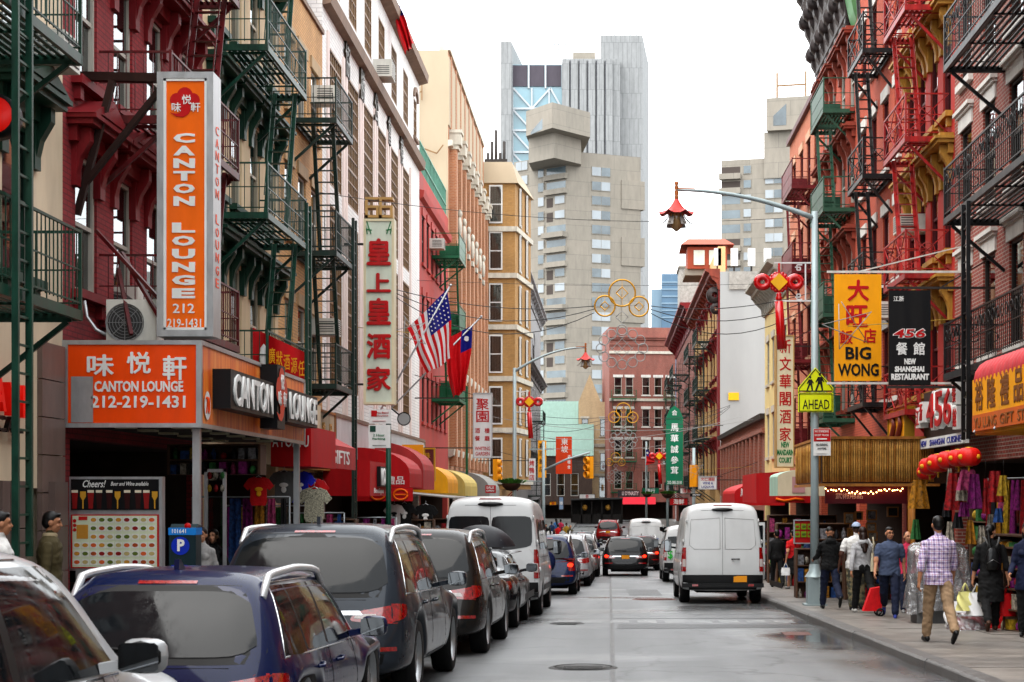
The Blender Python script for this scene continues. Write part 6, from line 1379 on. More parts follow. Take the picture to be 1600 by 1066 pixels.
# ---- awnings
def awning(name,label,side,y0,y1,zt,zb,proj,m,style='box',base=0,ends=None,texts=(),val=.25,m2=None):
    s=1 if side=='L' else-1;xf=lambda n:-s*(LX-n);t=thing(name,label,'awning',(xf(base+proj/2),(y0+y1)/2,zb))
    if style=='box':prof=[(base,zb),(base,zt),(base+proj,zt-(zt-zb)*.12),(base+proj,zb)]
    elif style=='round':prof=[(base,zb),(base,zt)]+[(base+proj*math.sin(a*math.pi/16),zb+val+(zt-zb-val)*math.cos(a*math.pi/16))for a in range(1,9)]+[(base+proj,zb)]
    else:prof=[(base,zt),(base+proj,zb+val),(base+proj,zb),(base+proj-.04,zb),(base+proj-.04,zb+val-.03),(base,zt-.06)]
    q=MB();q.prism([(xf(n),z)for n,z in prof],y0,y1,ax=1);q.build('canopy',[m],t)
    if m2:q=MB();q.prism([(xf(n)-(.004*s if n>base else 0),z)for n,z in prof],y0-.012,y0-.004,ax=1);q.build('end_panel',m2,t)
    for b in texts:
        if b[0]=='end':text(b[1],(xf(b[2]),y0-.013,b[3]),UX,UZ,b[4],b[5],b[6],t,depth=.01)
        else:text(b[1],(xf(base+proj),b[2],b[3]),(0,s,0),UZ,b[4],b[5],b[6],t,depth=.01)
    return t
t=awning('awning','red box awning with white hand-drawn letters beyond the orange fascia','L',29.9,32.6,3.0,2.15,.75,REDF_,'box',1.2,texts=[('end','A FORTU',1.57,2.62,.68,.22,WHT)])
t=awning('awning','weathered beige and red awning with painted white letters','L',33.2,37.4,3.5,2.2,1.5,REDC2,'slope',.1,val=.5,texts=[('front','GIFTS',35.3,2.45,2.4,.3,WHT)],m2=flat('cream canvas',(.62,.56,.42),.7))
t=awning('awning','beige awning panel with tan stains above the T-shirt rack','L',31.2,36.2,3.75,2.75,.9,mat('stained beige panel',(.52,.46,.34),.7,var=.3,scale=2),'box',.1)
t=ssign('shop_sign','cream fascia board of the yellow brick building with small gold characters','L',.35,37.0,41.8,2.3,3.7,mat('stained beige panel',None),WOODC,.3,.06,[('金',38.2,3.2,.4,.5,GOLDM),('龍',39.2,3.2,.4,.5,GOLDM),('禮',40.2,3.2,.4,.5,GOLDM),('品',41.2,3.2,.4,.5,GOLDM)])
t=ssign('wall_panel','white corrugated panel above the shop awnings','L',.3,42.3,62.8,2.4,3.7,mat('white corrugated sheet',(.62,.65,.66),.5,var=.1),BBAND,.2,.1)
t=awning('awning','bright red box awning with a small black signboard','L',41.0,44.6,2.62,1.6,1.2,REDF_,'box',.2)
q=MB();q.box(-6.1,-6.0,42.2,44.0,1.85,2.38);q.build('sign_board',BLKF,t);text('LOOK',(-6.0,43.1,2.11),UY,UZ,1.5,.46,WHT,t,bold=.03,depth=.03);text('Boutique',(-6.1,42.6,1.72),UY,UZ,1.8,.18,WHT,t,depth=.01,shear=.2)
t=awning('awning','rounded red awning with white characters on its end','L',46.0,49,3.0,1.85,1.6,REDF_,'round',.2,val=.4,texts=[('end','精品',1.0,2.4,.5,.24,WHT),('end','文華禮品',1.1,2.05,1.1,.24,WHT)],m2=flat('red canvas',None))
q=MB();q.box(-7.3,-5.6,45.9,45.95,1.45,1.84);q.build('lower_valance',REDF_,t)
for cx in(-6.6,-5.95):q=MB();q.tube([(cx+.2*math.cos(6.283*j/14),45.88,1.64+.15*math.sin(6.283*j/14))for j in range(15)],.03,5);q.bar((cx-.15,45.88,1.64),(cx+.15,45.88,1.64),.04);q.build('painted_flower',ORANGE2,t)
t=awning('awning','second rounded red awning with faded vertical writing','L',49.4,52.5,3.3,1.8,1.6,REDC2,'round',.2,val=.6)
t=csign('shop_sign','yellow upright signboard above the red awnings',627,694,662,738,52,YELC,None,.15,.04)
t=csign('shop_sign','maroon and gold signboard with dense characters',662,700,680,752,58,mat('maroon board',(.2,.03,.03),.5,var=.3,scale=8),GOLDM,.15,.05,[('珠',668,712,9,9,GOLDM),('寶',668,724,9,9,GOLDM),('金',668,736,9,9,GOLDM),('行',675,730,6,8,GOLDM)])
t=awning('awning','yellow rounded awning below the green fire escape','L',60.0,64,2.8,1.7,1.3,YELC,'round',.2,val=.4);t=awning('awning','pale yellow rounded awning next to the green post','L',65,71,2.75,1.6,1.5,flat('straw canvas',(.62,.5,.18),.65,.15),'round',.2,val=.4)
t=awning('awning','grey rounded awning behind the white passenger van','L',77,84,2.8,1.5,1.6,flat('grey canvas',(.33,.33,.31),.7,.1),'round',.2,val=.4)
t=awning('awning','long grey market canopy over the pavement stalls','L',53,60,1.75,1.45,2.2,flat('grimy white sheet',(.4,.38,.36),.6,.3),'slope',.2,val=.1)
t=csign('shop_sign','small red and white sign above the passenger van roof',758,758,775,771,60,REDF_,None,.1,.02,[('SALE',766,762,12,4,WHT),('OPEN',766,767,12,3,WHT)])
# right side, farther down
t=awning('awning','red rounded awning with white characters beside the cargo van roof','R',67,74,2.25,1.2,2.1,REDF_,'round',.1,val=.5,m2=REDF_);text('順昌禮品',(6.2,66.98,1.75),UX,UZ,1.3,.36,WHT,t,depth=.01)
t=awning('awning','red box awning with two large white characters','R',57.2,63,2.55,1.35,2.1,REDF_,'box',.1,m2=REDF_);text('批',(6.2,57.18,2.2),UX,UZ,.32,.36,WHT,t,depth=.01);text('發',(6.2,57.18,1.8),UX,UZ,.32,.36,WHT,t,depth=.01)
q=MB();q.tube([(6.0,57.15,1.5),(6.3,57.15,1.42),(6.7,57.15,1.5),(7.0,57.15,1.45)],.05,5);q.build('painted_flower',ORANGE2,t)
t=awning('awning','cream awning with mint green rounded top and pink panel','R',50,52.5,2.5,1.6,2.0,flat('mint and cream canvas',(.45,.6,.5),.6),'round',.2,val=.6,m2=flat('cream canvas',None));q=MB();q.box(5.75,6.15,49.96,49.985,1.7,2.2);q.build('pink_panel',flat('dusty pink',(.5,.3,.3)),t)
t=csign('shop_sign','white sign with red characters over blue lettering beyond the van',1091,744,1120,765,80,flat('white sign face',None),ALU,.2,.04,[('文仁酒莊',1106,749,22,5,REDL),('WINE &',1106,755,16,4,flat('blue print lettering',None)),('LIQUOR',1106,761,20,4,flat('blue print lettering',None))],arms=[(750,7.5)])
t=csign('shop_sign','dark fascia with white lettering over the red awning at the street end',965,766,1000,777,178,mat('charcoal fascia',(.07,.07,.075),.5),None,.3,.05,[('LI DYNASTY',985,771,26,6,WHT)])
tt=thing('awning','bright pinkish-red awning at the end of the street','awning',PX(990,790,176));q=MB();Y=176;q.prism([(Y-1.4,ZZ(788,Y)),(Y,ZZ(777,Y)),(Y+1.5,ZZ(777,Y)),(Y+1.5,ZZ(788,Y))],XX(969,Y),XX(1024,Y),ax=0);q.build('canopy',flat('pink red canvas',(.62,.015,.05),.6),tt)
# ---------------------------------------------------------------- street lamps
STEEL=mat('grey pole paint',(.36,.42,.43),.4,.2,var=.1,scale=4);REDSH=mat('red lamp shade',(.55,.07,.06),.5,var=.1)
def lamp(label,px,pxl,pyl,Y,ztop,base=True,knot=None):
    x=XX(px,Y);g=G(Y)+SW;lx,lz=XX(pxl,Y),ZZ(pyl,Y);t=thing('street_lamp',label,'street lamp',(x,Y,g),group='pagoda street lamps')
    q=MB();q.tube([(x,Y,g),(x,Y,g+3),(x,Y,ztop)],[.105,.09,.07],10);q.build('pole',STEEL,t)
    q=MB();P=[]
    for i in range(13):u=i/12;P.append((x+(lx-x)*u,Y,ztop-.15+(lz-ztop+.15)*(1-(1-u)**2.0)))
    q.tube(P,[.06-.03*i/12 for i in range(13)],8);q.build('arm',STEEL,t)
    if base:q=MB();q.prism([(x-.17,Y-.17),(x+.17,Y-.17),(x+.17,Y+.17),(x-.17,Y+.17)],g,g+.62,ax=2);q.lathe([(.22,g+.62),(.13,g+.75),(.11,g+.9)],(x,Y,0),8);q.box(x-.24,x+.24,Y-.24,Y+.24,g-.01,g+.04);q.build('base',STEEL,t)
    q=MB();q.lathe([(.03,.18),(.05,.15),(.03,.1),(.05,.05),(.03,.0),(.05,-.06),(.035,-.12),(.05,-.16),(.03,-.22)],(lx,Y,lz),10);q.bar((lx,Y,lz+.02),(lx+(.4 if x>lx else-.4),Y,lz+.01),.05);q.build('finial',mat('copper brown paint',(.42,.16,.05),.4,.3,var=.1),t)
    q=MB();n=24;prof=[(.04,-.2),(.07,-.26),(.13,-.36),(.22,-.47),(.36,-.54)]
    def sh(u,v):
        i=v*4;k=min(3,int(i));f=i-k;r=prof[k][0]*(1-f)+prof[k+1][0]*f;z=prof[k][1]*(1-f)+prof[k+1][1]*f;a=6.28318*u;up=(abs(math.cos(a*3))**6)*.07*(v**3);return(lx+r*(1+up)*math.cos(a),Y+r*(1+up)*math.sin(a),lz+z+up*1.0)
    q.grid(sh,36,8);q.build('shade',REDSH,t,fix=False)
    q=MB()
    for k in range(6):
        a=k*math.pi/3;c,s_=math.cos(a),math.sin(a);q.tube([(lx+r*c,Y+r*s_,lz+z)for r,z in((.16,-.52),(.2,-.62),(.27,-.7),(.36,-.74))],.012,5)
        q.grid(lambda u,v:(lx+(.15+u*.17)*math.cos(a+(v-.5)*.5),Y+(.15+u*.17)*math.sin(a+(v-.5)*.5),lz-.53-.2*u*u-.05),3,2)
    q.build('bracket_scroll',mat('grey shade lining',(.3,.28,.26),.5),t);q=MB();q.lathe([(.15,-.5),(.17,-.6),(.15,-.72),(.1,-.83),(.03,-.89),(0,-.9)],(lx,Y,lz),16);q.build('globe',mat('amber lamp glass',(.42,.28,.14),.2,var=.15,coat=.5),t)
    return t,x,g
t,x,g=lamp('pagoda street lamp on a tall grey pole at the right kerb',1273,1057,297,34.6,7.75)
t2,x2,g2=lamp('pagoda street lamp on the left with a planter and red knot',804,915,543,66,ZZ(575,66),base=False)
# Chinese knot decorations, hung on white frames from the lamp poles
def knot(label,px,py,Y,s,polex):
    cx,cz=XX(px,Y),ZZ(py,Y);t=thing('knot_decoration',label,'decoration',(cx,Y,cz-1.6*s),group='red knot decorations');RK=mat('glossy red plastic',(.55,.008,.012),.2,var=.06,coat=.5)
    q=MB()
    for i in range(16):a=6.283*i/16;q.ball((cx+.36*s*math.cos(a),Y,cz+.36*s*math.sin(a)),(.1*s,.07*s,.1*s),8)
    q.lathe([(0,-.06*s),(.36*s,-.06*s),(.38*s,0),(.36*s,.06*s),(0,.06*s)],(cx,Y,cz),20,ax=1);q.box(cx-.05*s,cx+.05*s,Y-.04,Y+.04,cz+.4*s,cz+.78*s);q.lathe([(.05*s,-.42*s),(.12*s,-.5*s),(.1*s,-.58*s),(.15*s,-.66*s),(.13*s,-.74*s)],(cx,Y,cz),10);q.build('knot_body',RK,t)
    for sx in(-1,1):
        q=MB();q.tube([(cx+sx*(.68+.24*math.cos(6.283*j/18))*s,Y,cz+.22*math.sin(6.283*j/18)*s)for j in range(19)],.145*s,8,cap=False);q.build('loop',RK,t)
    q=MB();q.prism([(cx-.36*s,cz),(cx,cz-.36*s),(cx+.36*s,cz),(cx,cz+.36*s)],Y-.1*s,Y,ax=1);q.build('diamond',flat('lemon plastic',(.85,.5,.01),.3),t)
    q=MB();q.tube([(cx,Y,cz-.8*s),(cx+.05*s,Y,cz-1.7*s),(cx+.12*s,Y,cz-2.8*s)],[.18*s,.19*s,.2*s],12);q.build('tassel',RK,t)
    q=MB()
    for z in(cz+.8*s,cz-.78*s):q.bar((cx-.1,Y,z),(polex,Y,z),.03)
    xx=polex-math.copysign(.12,polex-cx)
    q.bar((xx,Y,cz+.8*s),(xx,Y,cz-.78*s),.03);sg=math.copysign(1,cx-polex)
    for sz in(1,-1):
        z=cz+sz*.72*s;e=xx+sg*.07
        for a,b2 in(((0,0),(.22,0)),((.22,0),(.22,-.22)),((.22,-.22),(.08,-.22)),((.08,-.22),(.08,-.1)),((.08,-.1),(.3,-.1))):q.bar((e+sg*a[0]*s,Y,z+sz*a[1]*s),(e+sg*b2[0]*s,Y,z+sz*b2[1]*s),.025)
    q.build('frame',flat('white painted rod',(.72,.72,.72)),t);return t
knot('large red knot with yellow diamond on the right lamp pole',1217,441,34.6,.52,x-.08);knot('red knot with long tassel on the left lamp pole',827,628,66,.54,x2+.08);knot('small red knot far down the street beside the flags',1030,713,112,.7,XX(1044,112))
# planter on the left pole, far planters
LEAF=mat('planter leaves',(.07,.2,.025),.6,var=.4,scale=9,streak=False)
def planter(label,px,py,Y,w):
    c=PX(px,py,Y);t=thing('hanging_planter',label,'planter',(c.x,c.y,c.z-w*.3),group='hanging planters');q=MB();q.lathe([(.02,-.3*w),(.2*w,-.27*w),(.36*w,-.12*w),(.4*w,0),(.3*w,.02)],c,16);q.build('basket',mat('brown coir',(.07,.035,.02),.9,var=.3,bump=.5),t)
    q=MB();r4=random.Random(px)
    for i in range(160):
        a,r=r4.random()*6.28,r4.random()**.5*.48*w;b=Vector((c.x+r*math.cos(a),c.y+r*math.sin(a),c.z+.02));d=Vector((math.cos(a)*.5+r4.uniform(-.4,.4),math.sin(a)*.5+r4.uniform(-.4,.4),1.0-r/w))*(w*.26);s_=Vector((-math.sin(a),math.cos(a),.3))*w*.035;q.add([b-s_,b+s_,b+d*.7+s_*1.2,b+d,b+d*.7-s_*1.2],[(0,1,2,3,4)])
    o=q.build('foliage',LEAF,t,fix=False);return t
planter('round hanging planter of green leaves on the left lamp pole',799,756,66,1.0);planter('small hanging planter beneath the far right lamp',1043,772,110,1.0);planter('small hanging planter beneath the flag pole at the street end',1011,772,125,.9)
# poles far right
for px,Y,lb in((1043,110,'slim grey lamp pole carrying a planter near the green sign'),(1010,125,'slim grey pole at the street end'),(849,84,'grey traffic signal pole on the left beyond the passenger van'),(1084,84,'signal pole behind the cargo van roof')):
    q=MB();zt=ZZ({1043:690,1010:690,849:690,1084:700}[px],Y);q.tube([(XX(px,Y),Y,G(Y)),(XX(px,Y),Y,zt)],[.1,.08],8)
    if px==849:q.tube([(XX(849,Y),Y,ZZ(735,Y)),(XX(885,Y),Y,ZZ(718,Y)),(XX(922,Y),Y,ZZ(707,Y))],.06,6);q.bar((XX(827,Y),Y,ZZ(702,Y)),(XX(866,Y),Y,ZZ(702,Y)),.06)
    tag(q.build('pole',STEEL),lb,'pole')
def signal(label,px,py,Y,ang=0):
    c=PX(px,py,Y);t=thing('traffic_light',label,'traffic light',c,ang,group='yellow traffic lights');YP=mat('signal yellow paint',(.78,.36,.01),.45,var=.1);q=MB();w=.19
    q.box(-w,w,-.12,.12,-.6,.55)
    for k in range(3):q.lathe([(.17,-.12),(.17,-.3),(.16,-.3),(.15,-.12)],(0,0,.36-k*.37),12,ax=1)
    obj('housing',q.mesh('housing',YP),t,world=False)
    for k,m in enumerate((mat('dark red lens',(.15,.01,.01),.3,var=0),mat('dark amber lens',(.2,.1,.01),.3,var=0),mat('dark green lens',(.01,.1,.05),.3,var=0))):q=MB();q.lathe([(0,-.14),(.14,-.125)],(0,0,.36-k*.37),12,ax=1);obj('lens',q.mesh('lens',m),t,world=False)
signal('yellow traffic light turned sideways near the grey awning',775,734,84,R(80));signal('yellow traffic light hanging over the street from the curved arm',921,730,84,R(-50));signal('yellow traffic light on the pole behind the cargo van',1084,743,83.8,R(160))
q=MB();Y=84;q.bar((XX(775,Y),Y,ZZ(752,Y)),(XX(849,Y),Y,ZZ(752,Y)),.05);tag(q.build('signal_arm',STEEL),'thin grey arm joining the sideways signal to its pole','pole')
# pole-mounted traffic signs
t=thing('crossing_sign','yellow green school crossing sign with AHEAD plate on the lamp pole','traffic sign',(x,34.4,ZZ(645,34.4)));Y=34.45;FY=flat('fluorescent yellow green',(.72,.78,.01),.4)
pen=[(1247,612),(1247,606),(1274,574),(1302,606),(1302,612)]
q=MB();q.prism([(XX(a,Y),ZZ(b2,Y))for a,b2 in pen],Y,Y+.02,ax=1);q.build('panel',FY,t);q=MB();q.box(XX(1247,Y),XX(1302,Y),Y,Y+.02,ZZ(644,Y),ZZ(613.5,Y));q.build('plate',FY,t)
q=MB()
def outline(pts,w=.018):
    for(a,b2),(c,d)in zip(pts,pts[1:]+pts[:1]):q.bar((XX(a,Y),Y-.004,ZZ(b2,Y)),(XX(c,Y),Y-.004,ZZ(d,Y)),w,.006,up=(0,1,0))
outline([(1249,611),(1249,607),(1274,577),(1300,607),(1300,611)]);outline([(1249,642.5),(1249,615.5),(1300,615.5),(1300,642.5)])
for cx,sc in((1281,1.0),(1266,.82)):
    f=lambda a,b2:(XX(cx+a*sc,Y),Y-.006,ZZ(611-b2*sc,Y))
    q.add([f(2*math.cos(j),26+2.6*math.sin(j))for j in np.arange(0,6.28,.6)],[tuple(range(11))])
    for poly in([(-3.5,22),(3.5,22),(4,11),(-3.5,11)],[(-3.5,12),(0,12),(-5,0),(-7.5,1)],[(0,12),(4,12),(5.5,0),(3,0)],[(-3,22),(-7,14),(-5.5,13),(-2,18)],[(3,22),(7,15),(6,13.5),(2,18)]):q.add([f(*p)for p in poly],[tuple(range(len(poly)))])
q.build('pictogram',BLKL,t,fix=False);text('AHEAD',(XX(1275,Y),Y,ZZ(632,Y)),UX,UZ,42*Y/F,15*Y/F,BLKL,t,depth=.006)
def psign(label,px0,py0,px1,py1,Y,split,texts,top=REDF_):return None
t=csign('parking_sign','red and white no standing sign on the right lamp pole',1271,670,1298,712,34.45,WHT,None,.02,.0,[('NO PARKING',1284,695,18,4,BLKL),('ANYTIME',1284,701,14,3,BLKL)]);q=MB();Y=34.45;q.box(XX(1271.3,Y),XX(1297.7,Y),Y-.004,Y,ZZ(690,Y),ZZ(670.5,Y));q.build('red_panel',REDL,t);text('NO STANDING',PX(1284,674,Y-.004),UX,UZ,.3,.05,WHT,t,depth=.004);text('EXCEPT TRUCKS',PX(1284,680,Y-.004),UX,UZ,.3,.04,WHT,t,depth=.004);q=MB();q.bar(PX(1276,686,Y-.008),PX(1292,686,Y-.008),.025);q.bar(PX(1276,708,Y-.004),PX(1292,708,Y-.004),.02);q.build('arrow',WHT,t)
Y=33;xp=XX(607,Y);t=thing('sign_pole','dark green sign pole standing at the left kerb','pole',(xp,Y,G(Y)+SW));q=MB();q.tube([(xp,Y,G(Y)+SW),(xp,Y,ZZ(640,Y))],.055,8);q.build('post',GRNP,t)
for lb,a,b2,tx in(('upper white parking rule sign with red symbol on the green pole',(577,640),(611,662),[('No Stand',598,645,18,3,REDL),('Anytime',598,650,18,3,REDL)]),('lower white parking rule sign with green number two on the green pole',(576,664),(610,700),[('2 Hour',592,680,18,4,GRNL),('Parking',592,686,20,4,GRNL)])):
    t=csign('parking_sign',lb,*a,*b2,Y-.06,WHT,None,.02,.0,tx);q=MB();yy=Y-.065;r0=580 if 'upper' in lb else 578;q.box(XX(r0,yy),XX(r0+9,yy),yy-.004,yy,ZZ(a[1]+11,yy),ZZ(a[1]+1.5,yy));q.build('symbol',REDL if 'upper' in lb else GRNP,t);q=MB();q.bar(PX(582,b2[1]-4,yy),PX(603,b2[1]-4,yy),.02,.006);q.build('arrow',REDL if 'upper' in lb else BLKL,t)
t=csign('street_sign','one way arrow sign behind the cargo van',1078,771,1096,776,83,BLKF,None,.02,0,[('ONE WAY',1088,773.5,12,2.6,WHT)])
# loudspeaker lamp on the white building
t=thing('wall_lamp','dark floodlight on a bracket beside the pale mint sign','lamp',PX(632,655,55));c=PX(632,655,55);q=MB();q.lathe([(.05,.2),(.1,.1),(.22,-.1),(.24,-.16)],c,14,ax=1);q.bar(c,(-7.5,55.2,c.z+.4),.05);q.build('head',BLKF,t);q=MB();q.lathe([(0,-.14),(.2,-.14)],c,14,ax=1);q.build('lens',mat('grey lens',(.4,.42,.42),.2,var=0),t)
# ---------------------------------------------------------------- flags
FR,FW,FB=flat('flag red',(.6,.01,.02),.6),flat('flag white',(.72,.7,.7),.6),flat('flag blue',(.015,.02,.24),.6)
def flag(label,corners,Y,kind,pole,amp=.05):
    A,B,C,D=[PX(a,b2,Y)for a,b2 in corners];t=thing('flag',label,'flag',pole[0])
    def P(u,v):p=(A*(1-u)+B*u)*(1-v)+(D*(1-u)+C*u)*v;return(p.x+.03*math.sin(v*7+u*5),p.y+amp*math.sin(u*17+v*2)*(.3+v),p.z+.04*math.sin(u*9)*v)
    q=MB();nu,nv=26,20
    for i in range(nu):
        for j in range(nv):
            u,v=(i+.5)/nu,(j+.5)/nv
            if kind=='usa':m=2 if(i>=12 and v<.45)else(0 if((nu-1-i)//2)%2==0 else 1)
            else:m=2 if(u>.62 and v<.34)else 0
            q.add([P(i/nu,j/nv),P((i+1)/nu,j/nv),P((i+1)/nu,(j+1)/nv),P(i/nu,(j+1)/nv)],[(0,1,2,3)],m,True)
    q.build('cloth',[FR,FW,FB],t,fix=False)
    q=MB()
    if kind=='usa':
        for i in range(6):
            for j in range(6):u,v=.52+i*.085,.04+j*.07;p=Vector(P(u,v))-Vector((0,.02,0));q.add([p+Vector((.028*math.cos(k*1.2566+.3*(k%2)),0,.028*math.sin(k*1.2566)))for k in range(5)],[(0,1,2,3,4)])
    else:p=Vector(P(.82,.17))-Vector((0,.03,0));q.add([p+Vector((.09*math.cos(k*.52),0,.09*math.sin(k*.52)))for k in range(12)],[tuple(range(12))])
    q.build('star' if kind=='usa' else 'sun_emblem',FW,t,fix=False)
    q=MB();q.tube(pole,.03,8);q.ball(pole[1],.05,8);q.build('flag_pole',ALU,t)
flag('American flag hanging from an angled pole on the white building',[(636,512),(700,452),(708,560),(666,584)],50,'usa',[Vector((-7.5,50,ZZ(676,50))),PX(704,446,50)])
flag('red flag with blue corner drooping beside the American flag',[(692,532),(740,508),(728,612),(707,621)],55,'roc',[Vector((-7.5,55,ZZ(640,55))),PX(752,495,55)],.09)
flag('red flag with blue corner flying from the roof of the white building',[(604,-16),(622,2),(648,70),(632,84)],55,'roc',[PX(585,40,55),PX(612,-20,55)],.12)
flag('small red and blue flag on the pole at the street end',[(1009,727),(1010,702),(1024,714),(1022,724)],124.8,'roc',[PX(1010,745,124.9),PX(1010,698,124.9)])
flag('small American flag beside the green vertical sign',[(1044,738),(1046,722),(1062,740),(1056,752)],109.8,'usa',[PX(1042,760,109.9),PX(1046,718,109.9)])
# ---------------------------------------------------------------- coins and knots strung over the street
WIRE=mat('dark cable',(.06,.06,.06),.5,var=0);ROPEL=mat('grey light rope',(.36,.36,.35),.5,var=0)
def ring(q,cx,cz,r,Y,w=.03,n=28,sx=1):q.tube([(cx+sx*r*math.cos(6.28318*j/n),Y,cz+r*math.sin(6.28318*j/n))for j in range(n+1)],w,6,cap=False)
def coins(label,px,py,Y,k,lx,rx,sag=1):
    cx,cz=XX(px,Y),ZZ(py,Y);t=thing('coin_decoration',label,'decoration',(cx,Y,cz-1.6),group='coin and knot street decorations')
    for dx,dz,r in((0,0,.43),(-.56,-.42,.33),(.55,-.44,.32)):
        q=MB();ring(q,cx+dx*k,cz+dz*k,r*k,Y,.028);e=r*.45*k;P=[(cx+dx*k+a*e,Y,cz+dz*k+b2*e)for a,b2 in((-1,0),(0,1),(1,0),(0,-1),(-1,0))];q.tube(P,.022,5);q.bar((cx+dx*k,Y,cz+(dz+r)*k),(cx+dx*k,Y,cz+(dz-r)*k),.012);q.build('coin',GOLDM,t)
    q=MB();z1=cz-.6*k;q.tube([(cx+a*.2*k,Y,z1-.18*k+b2*.2*k)for a,b2 in((-1,0),(0,1),(1,0),(0,-1),(-1,0))],.015,5)
    ring(q,cx,cz-1.2*k,.17*k,Y,.018,16);c2=cz-1.8*k
    for i in range(-2,3):d=.16*k*i;e=.42*k;q.bar((cx-e+d,Y,c2+d*1-.0),(cx+d,Y,c2+e+d-.0),.022)if False else None;q.bar((cx+d-e*.5,Y,c2-d-e*.5),(cx+d+e*.5,Y,c2-d+e*.5),.02);q.bar((cx+d+e*.5,Y+.03,c2+d-e*.5),(cx+d-e*.5,Y+.03,c2+d+e*.5),.02)
    for i in range(12):a=6.283*i/12;rr=.62*k;ring(q,cx+rr*1.1*math.cos(a),c2+rr*.85*math.sin(a),.16*k,Y,.016,12)
    q.bar((cx-.75*k,Y,cz-.4*k),(cx+.75*k,Y,cz-.4*k),.015);q.build('rope_knot',ROPEL,t)
    q=MB()
    for sgn,ex in((-1,lx),(1,rx)):
        for j,dz in enumerate((0,-.1,-.22)):
            a=Vector((cx+sgn*.9*k,Y,cz-.42*k+dz));b2=Vector((ex,Y+1,cz+.25*k+dz*.5+.1));q.tube([a+(b2-a)*(i/12)+Vector((0,0,-(.35+.35*j)*sag*4*(i/12)*(1-i/12)))for i in range(13)],.014,5)
    q.build('suspension_cable',WIRE,t);return t
coins('three gold coin rings with a rope knot strung high over the street',972,458,52,1.0,-7.4,7.4);coins('second set of gold coins and rope knot farther down the street',974,641,96,1.0,-7.4,7.4);coins('small far set of gold coins low over the street end',962,715,132,.9,-7.3,7.3,.6)
# thin cables across the street
for i,(p,q2,sg)in enumerate((((-7.4,62,ZZ(438,62)),(7.4,62,ZZ(442,62)),.15),((-7.3,40,ZZ(300,40)),(7.4,46,ZZ(330,46)),.5),((-7.4,80,ZZ(640,80)),(7.4,80,ZZ(655,80)),.8),((-7.4,84,ZZ(665,84)),(7.4,88,ZZ(650,88)),1.0),((-7.4,110,ZZ(690,110)),(7.4,110,ZZ(680,110)),.8))):
    a,b2=Vector(p),Vector(q2);q=MB();q.tube([a+(b2-a)*(k/20)-Vector((0,0,sg*4*(k/20)*(1-k/20)))for k in range(21)],.008+.004*(i>1),5);tag(q.build('overhead_cable',ROPEL if i>1 else WIRE),('thin taut cable crossing between the white building and the far side','sagging cable crossing above the lamp arm','pale light rope looping across by the second coins','lower pale light rope looping across by the second coins','far pale light rope above the street end')[i],'cable')
# wire star frames (unlit ornaments)
for lb,px,py,Y,ex in(('wire star ornament fixed in front of the pale mint sign',640,520,46,-7.4),('wire star ornament in front of the yellow hanging sign',1325,510,32.4,7.4),('wire star ornament by the low brick shop',1085,735,82,7.4)):
    c=PX(px,py,Y);t=thing('star_ornament',lb,'decoration',c);q=MB()
    for a in range(5):e=c+Vector((.55*math.cos(a*1.2566+.6),.25*math.sin(a*2),.5*math.sin(a*1.2566+.6)));f=c+Vector((.55*math.cos((a+2)*1.2566+.6),.25*math.sin((a+2)*2),.5*math.sin((a+2)*1.2566+.6)));q.tube([e,f],.011,4)
    q.build('wire_frame',ROPEL,t);q=MB();q.tube([c,Vector((ex,Y+.3,c.z+.2))],.012,4);q.build('wire_stay',mat('yellow rod',(.5,.35,.08),.5),t)
# shop signs filling the end of the street
for i,(lb,a,b2,c,d,Y,m,tx)in enumerate((('small white shop sign at the street end left of the awning',905,772,930,780,180,WHT,'茶'),('green shop sign at the street end',1003,762,1030,772,172,flat('green sign face',None),'藥行'),('small yellow sign above the distant crowd',858,783,870,790,128,YEL,'餅'),('red shop sign at the far right bend',1046,778,1075,790,135,REDF_,'海鮮'),('white shop sign at the far right bend',1062,762,1084,772,128,WHT,'理髮'),('blue and white hanging banner by the distant crowd',873,776,881,797,118,flat('pale blue sign',(.3,.4,.55)),'車'))):csign('shop_sign',lb,a,b2,c,d,Y,m,DKF,.2,.05,[(tx,(a+c)/2,(b2+d)/2,min(c-a,d-b2)*.7*len(tx),min(c-a,d-b2)*.7,REDL if m is WHT or m is YEL else WHT)])
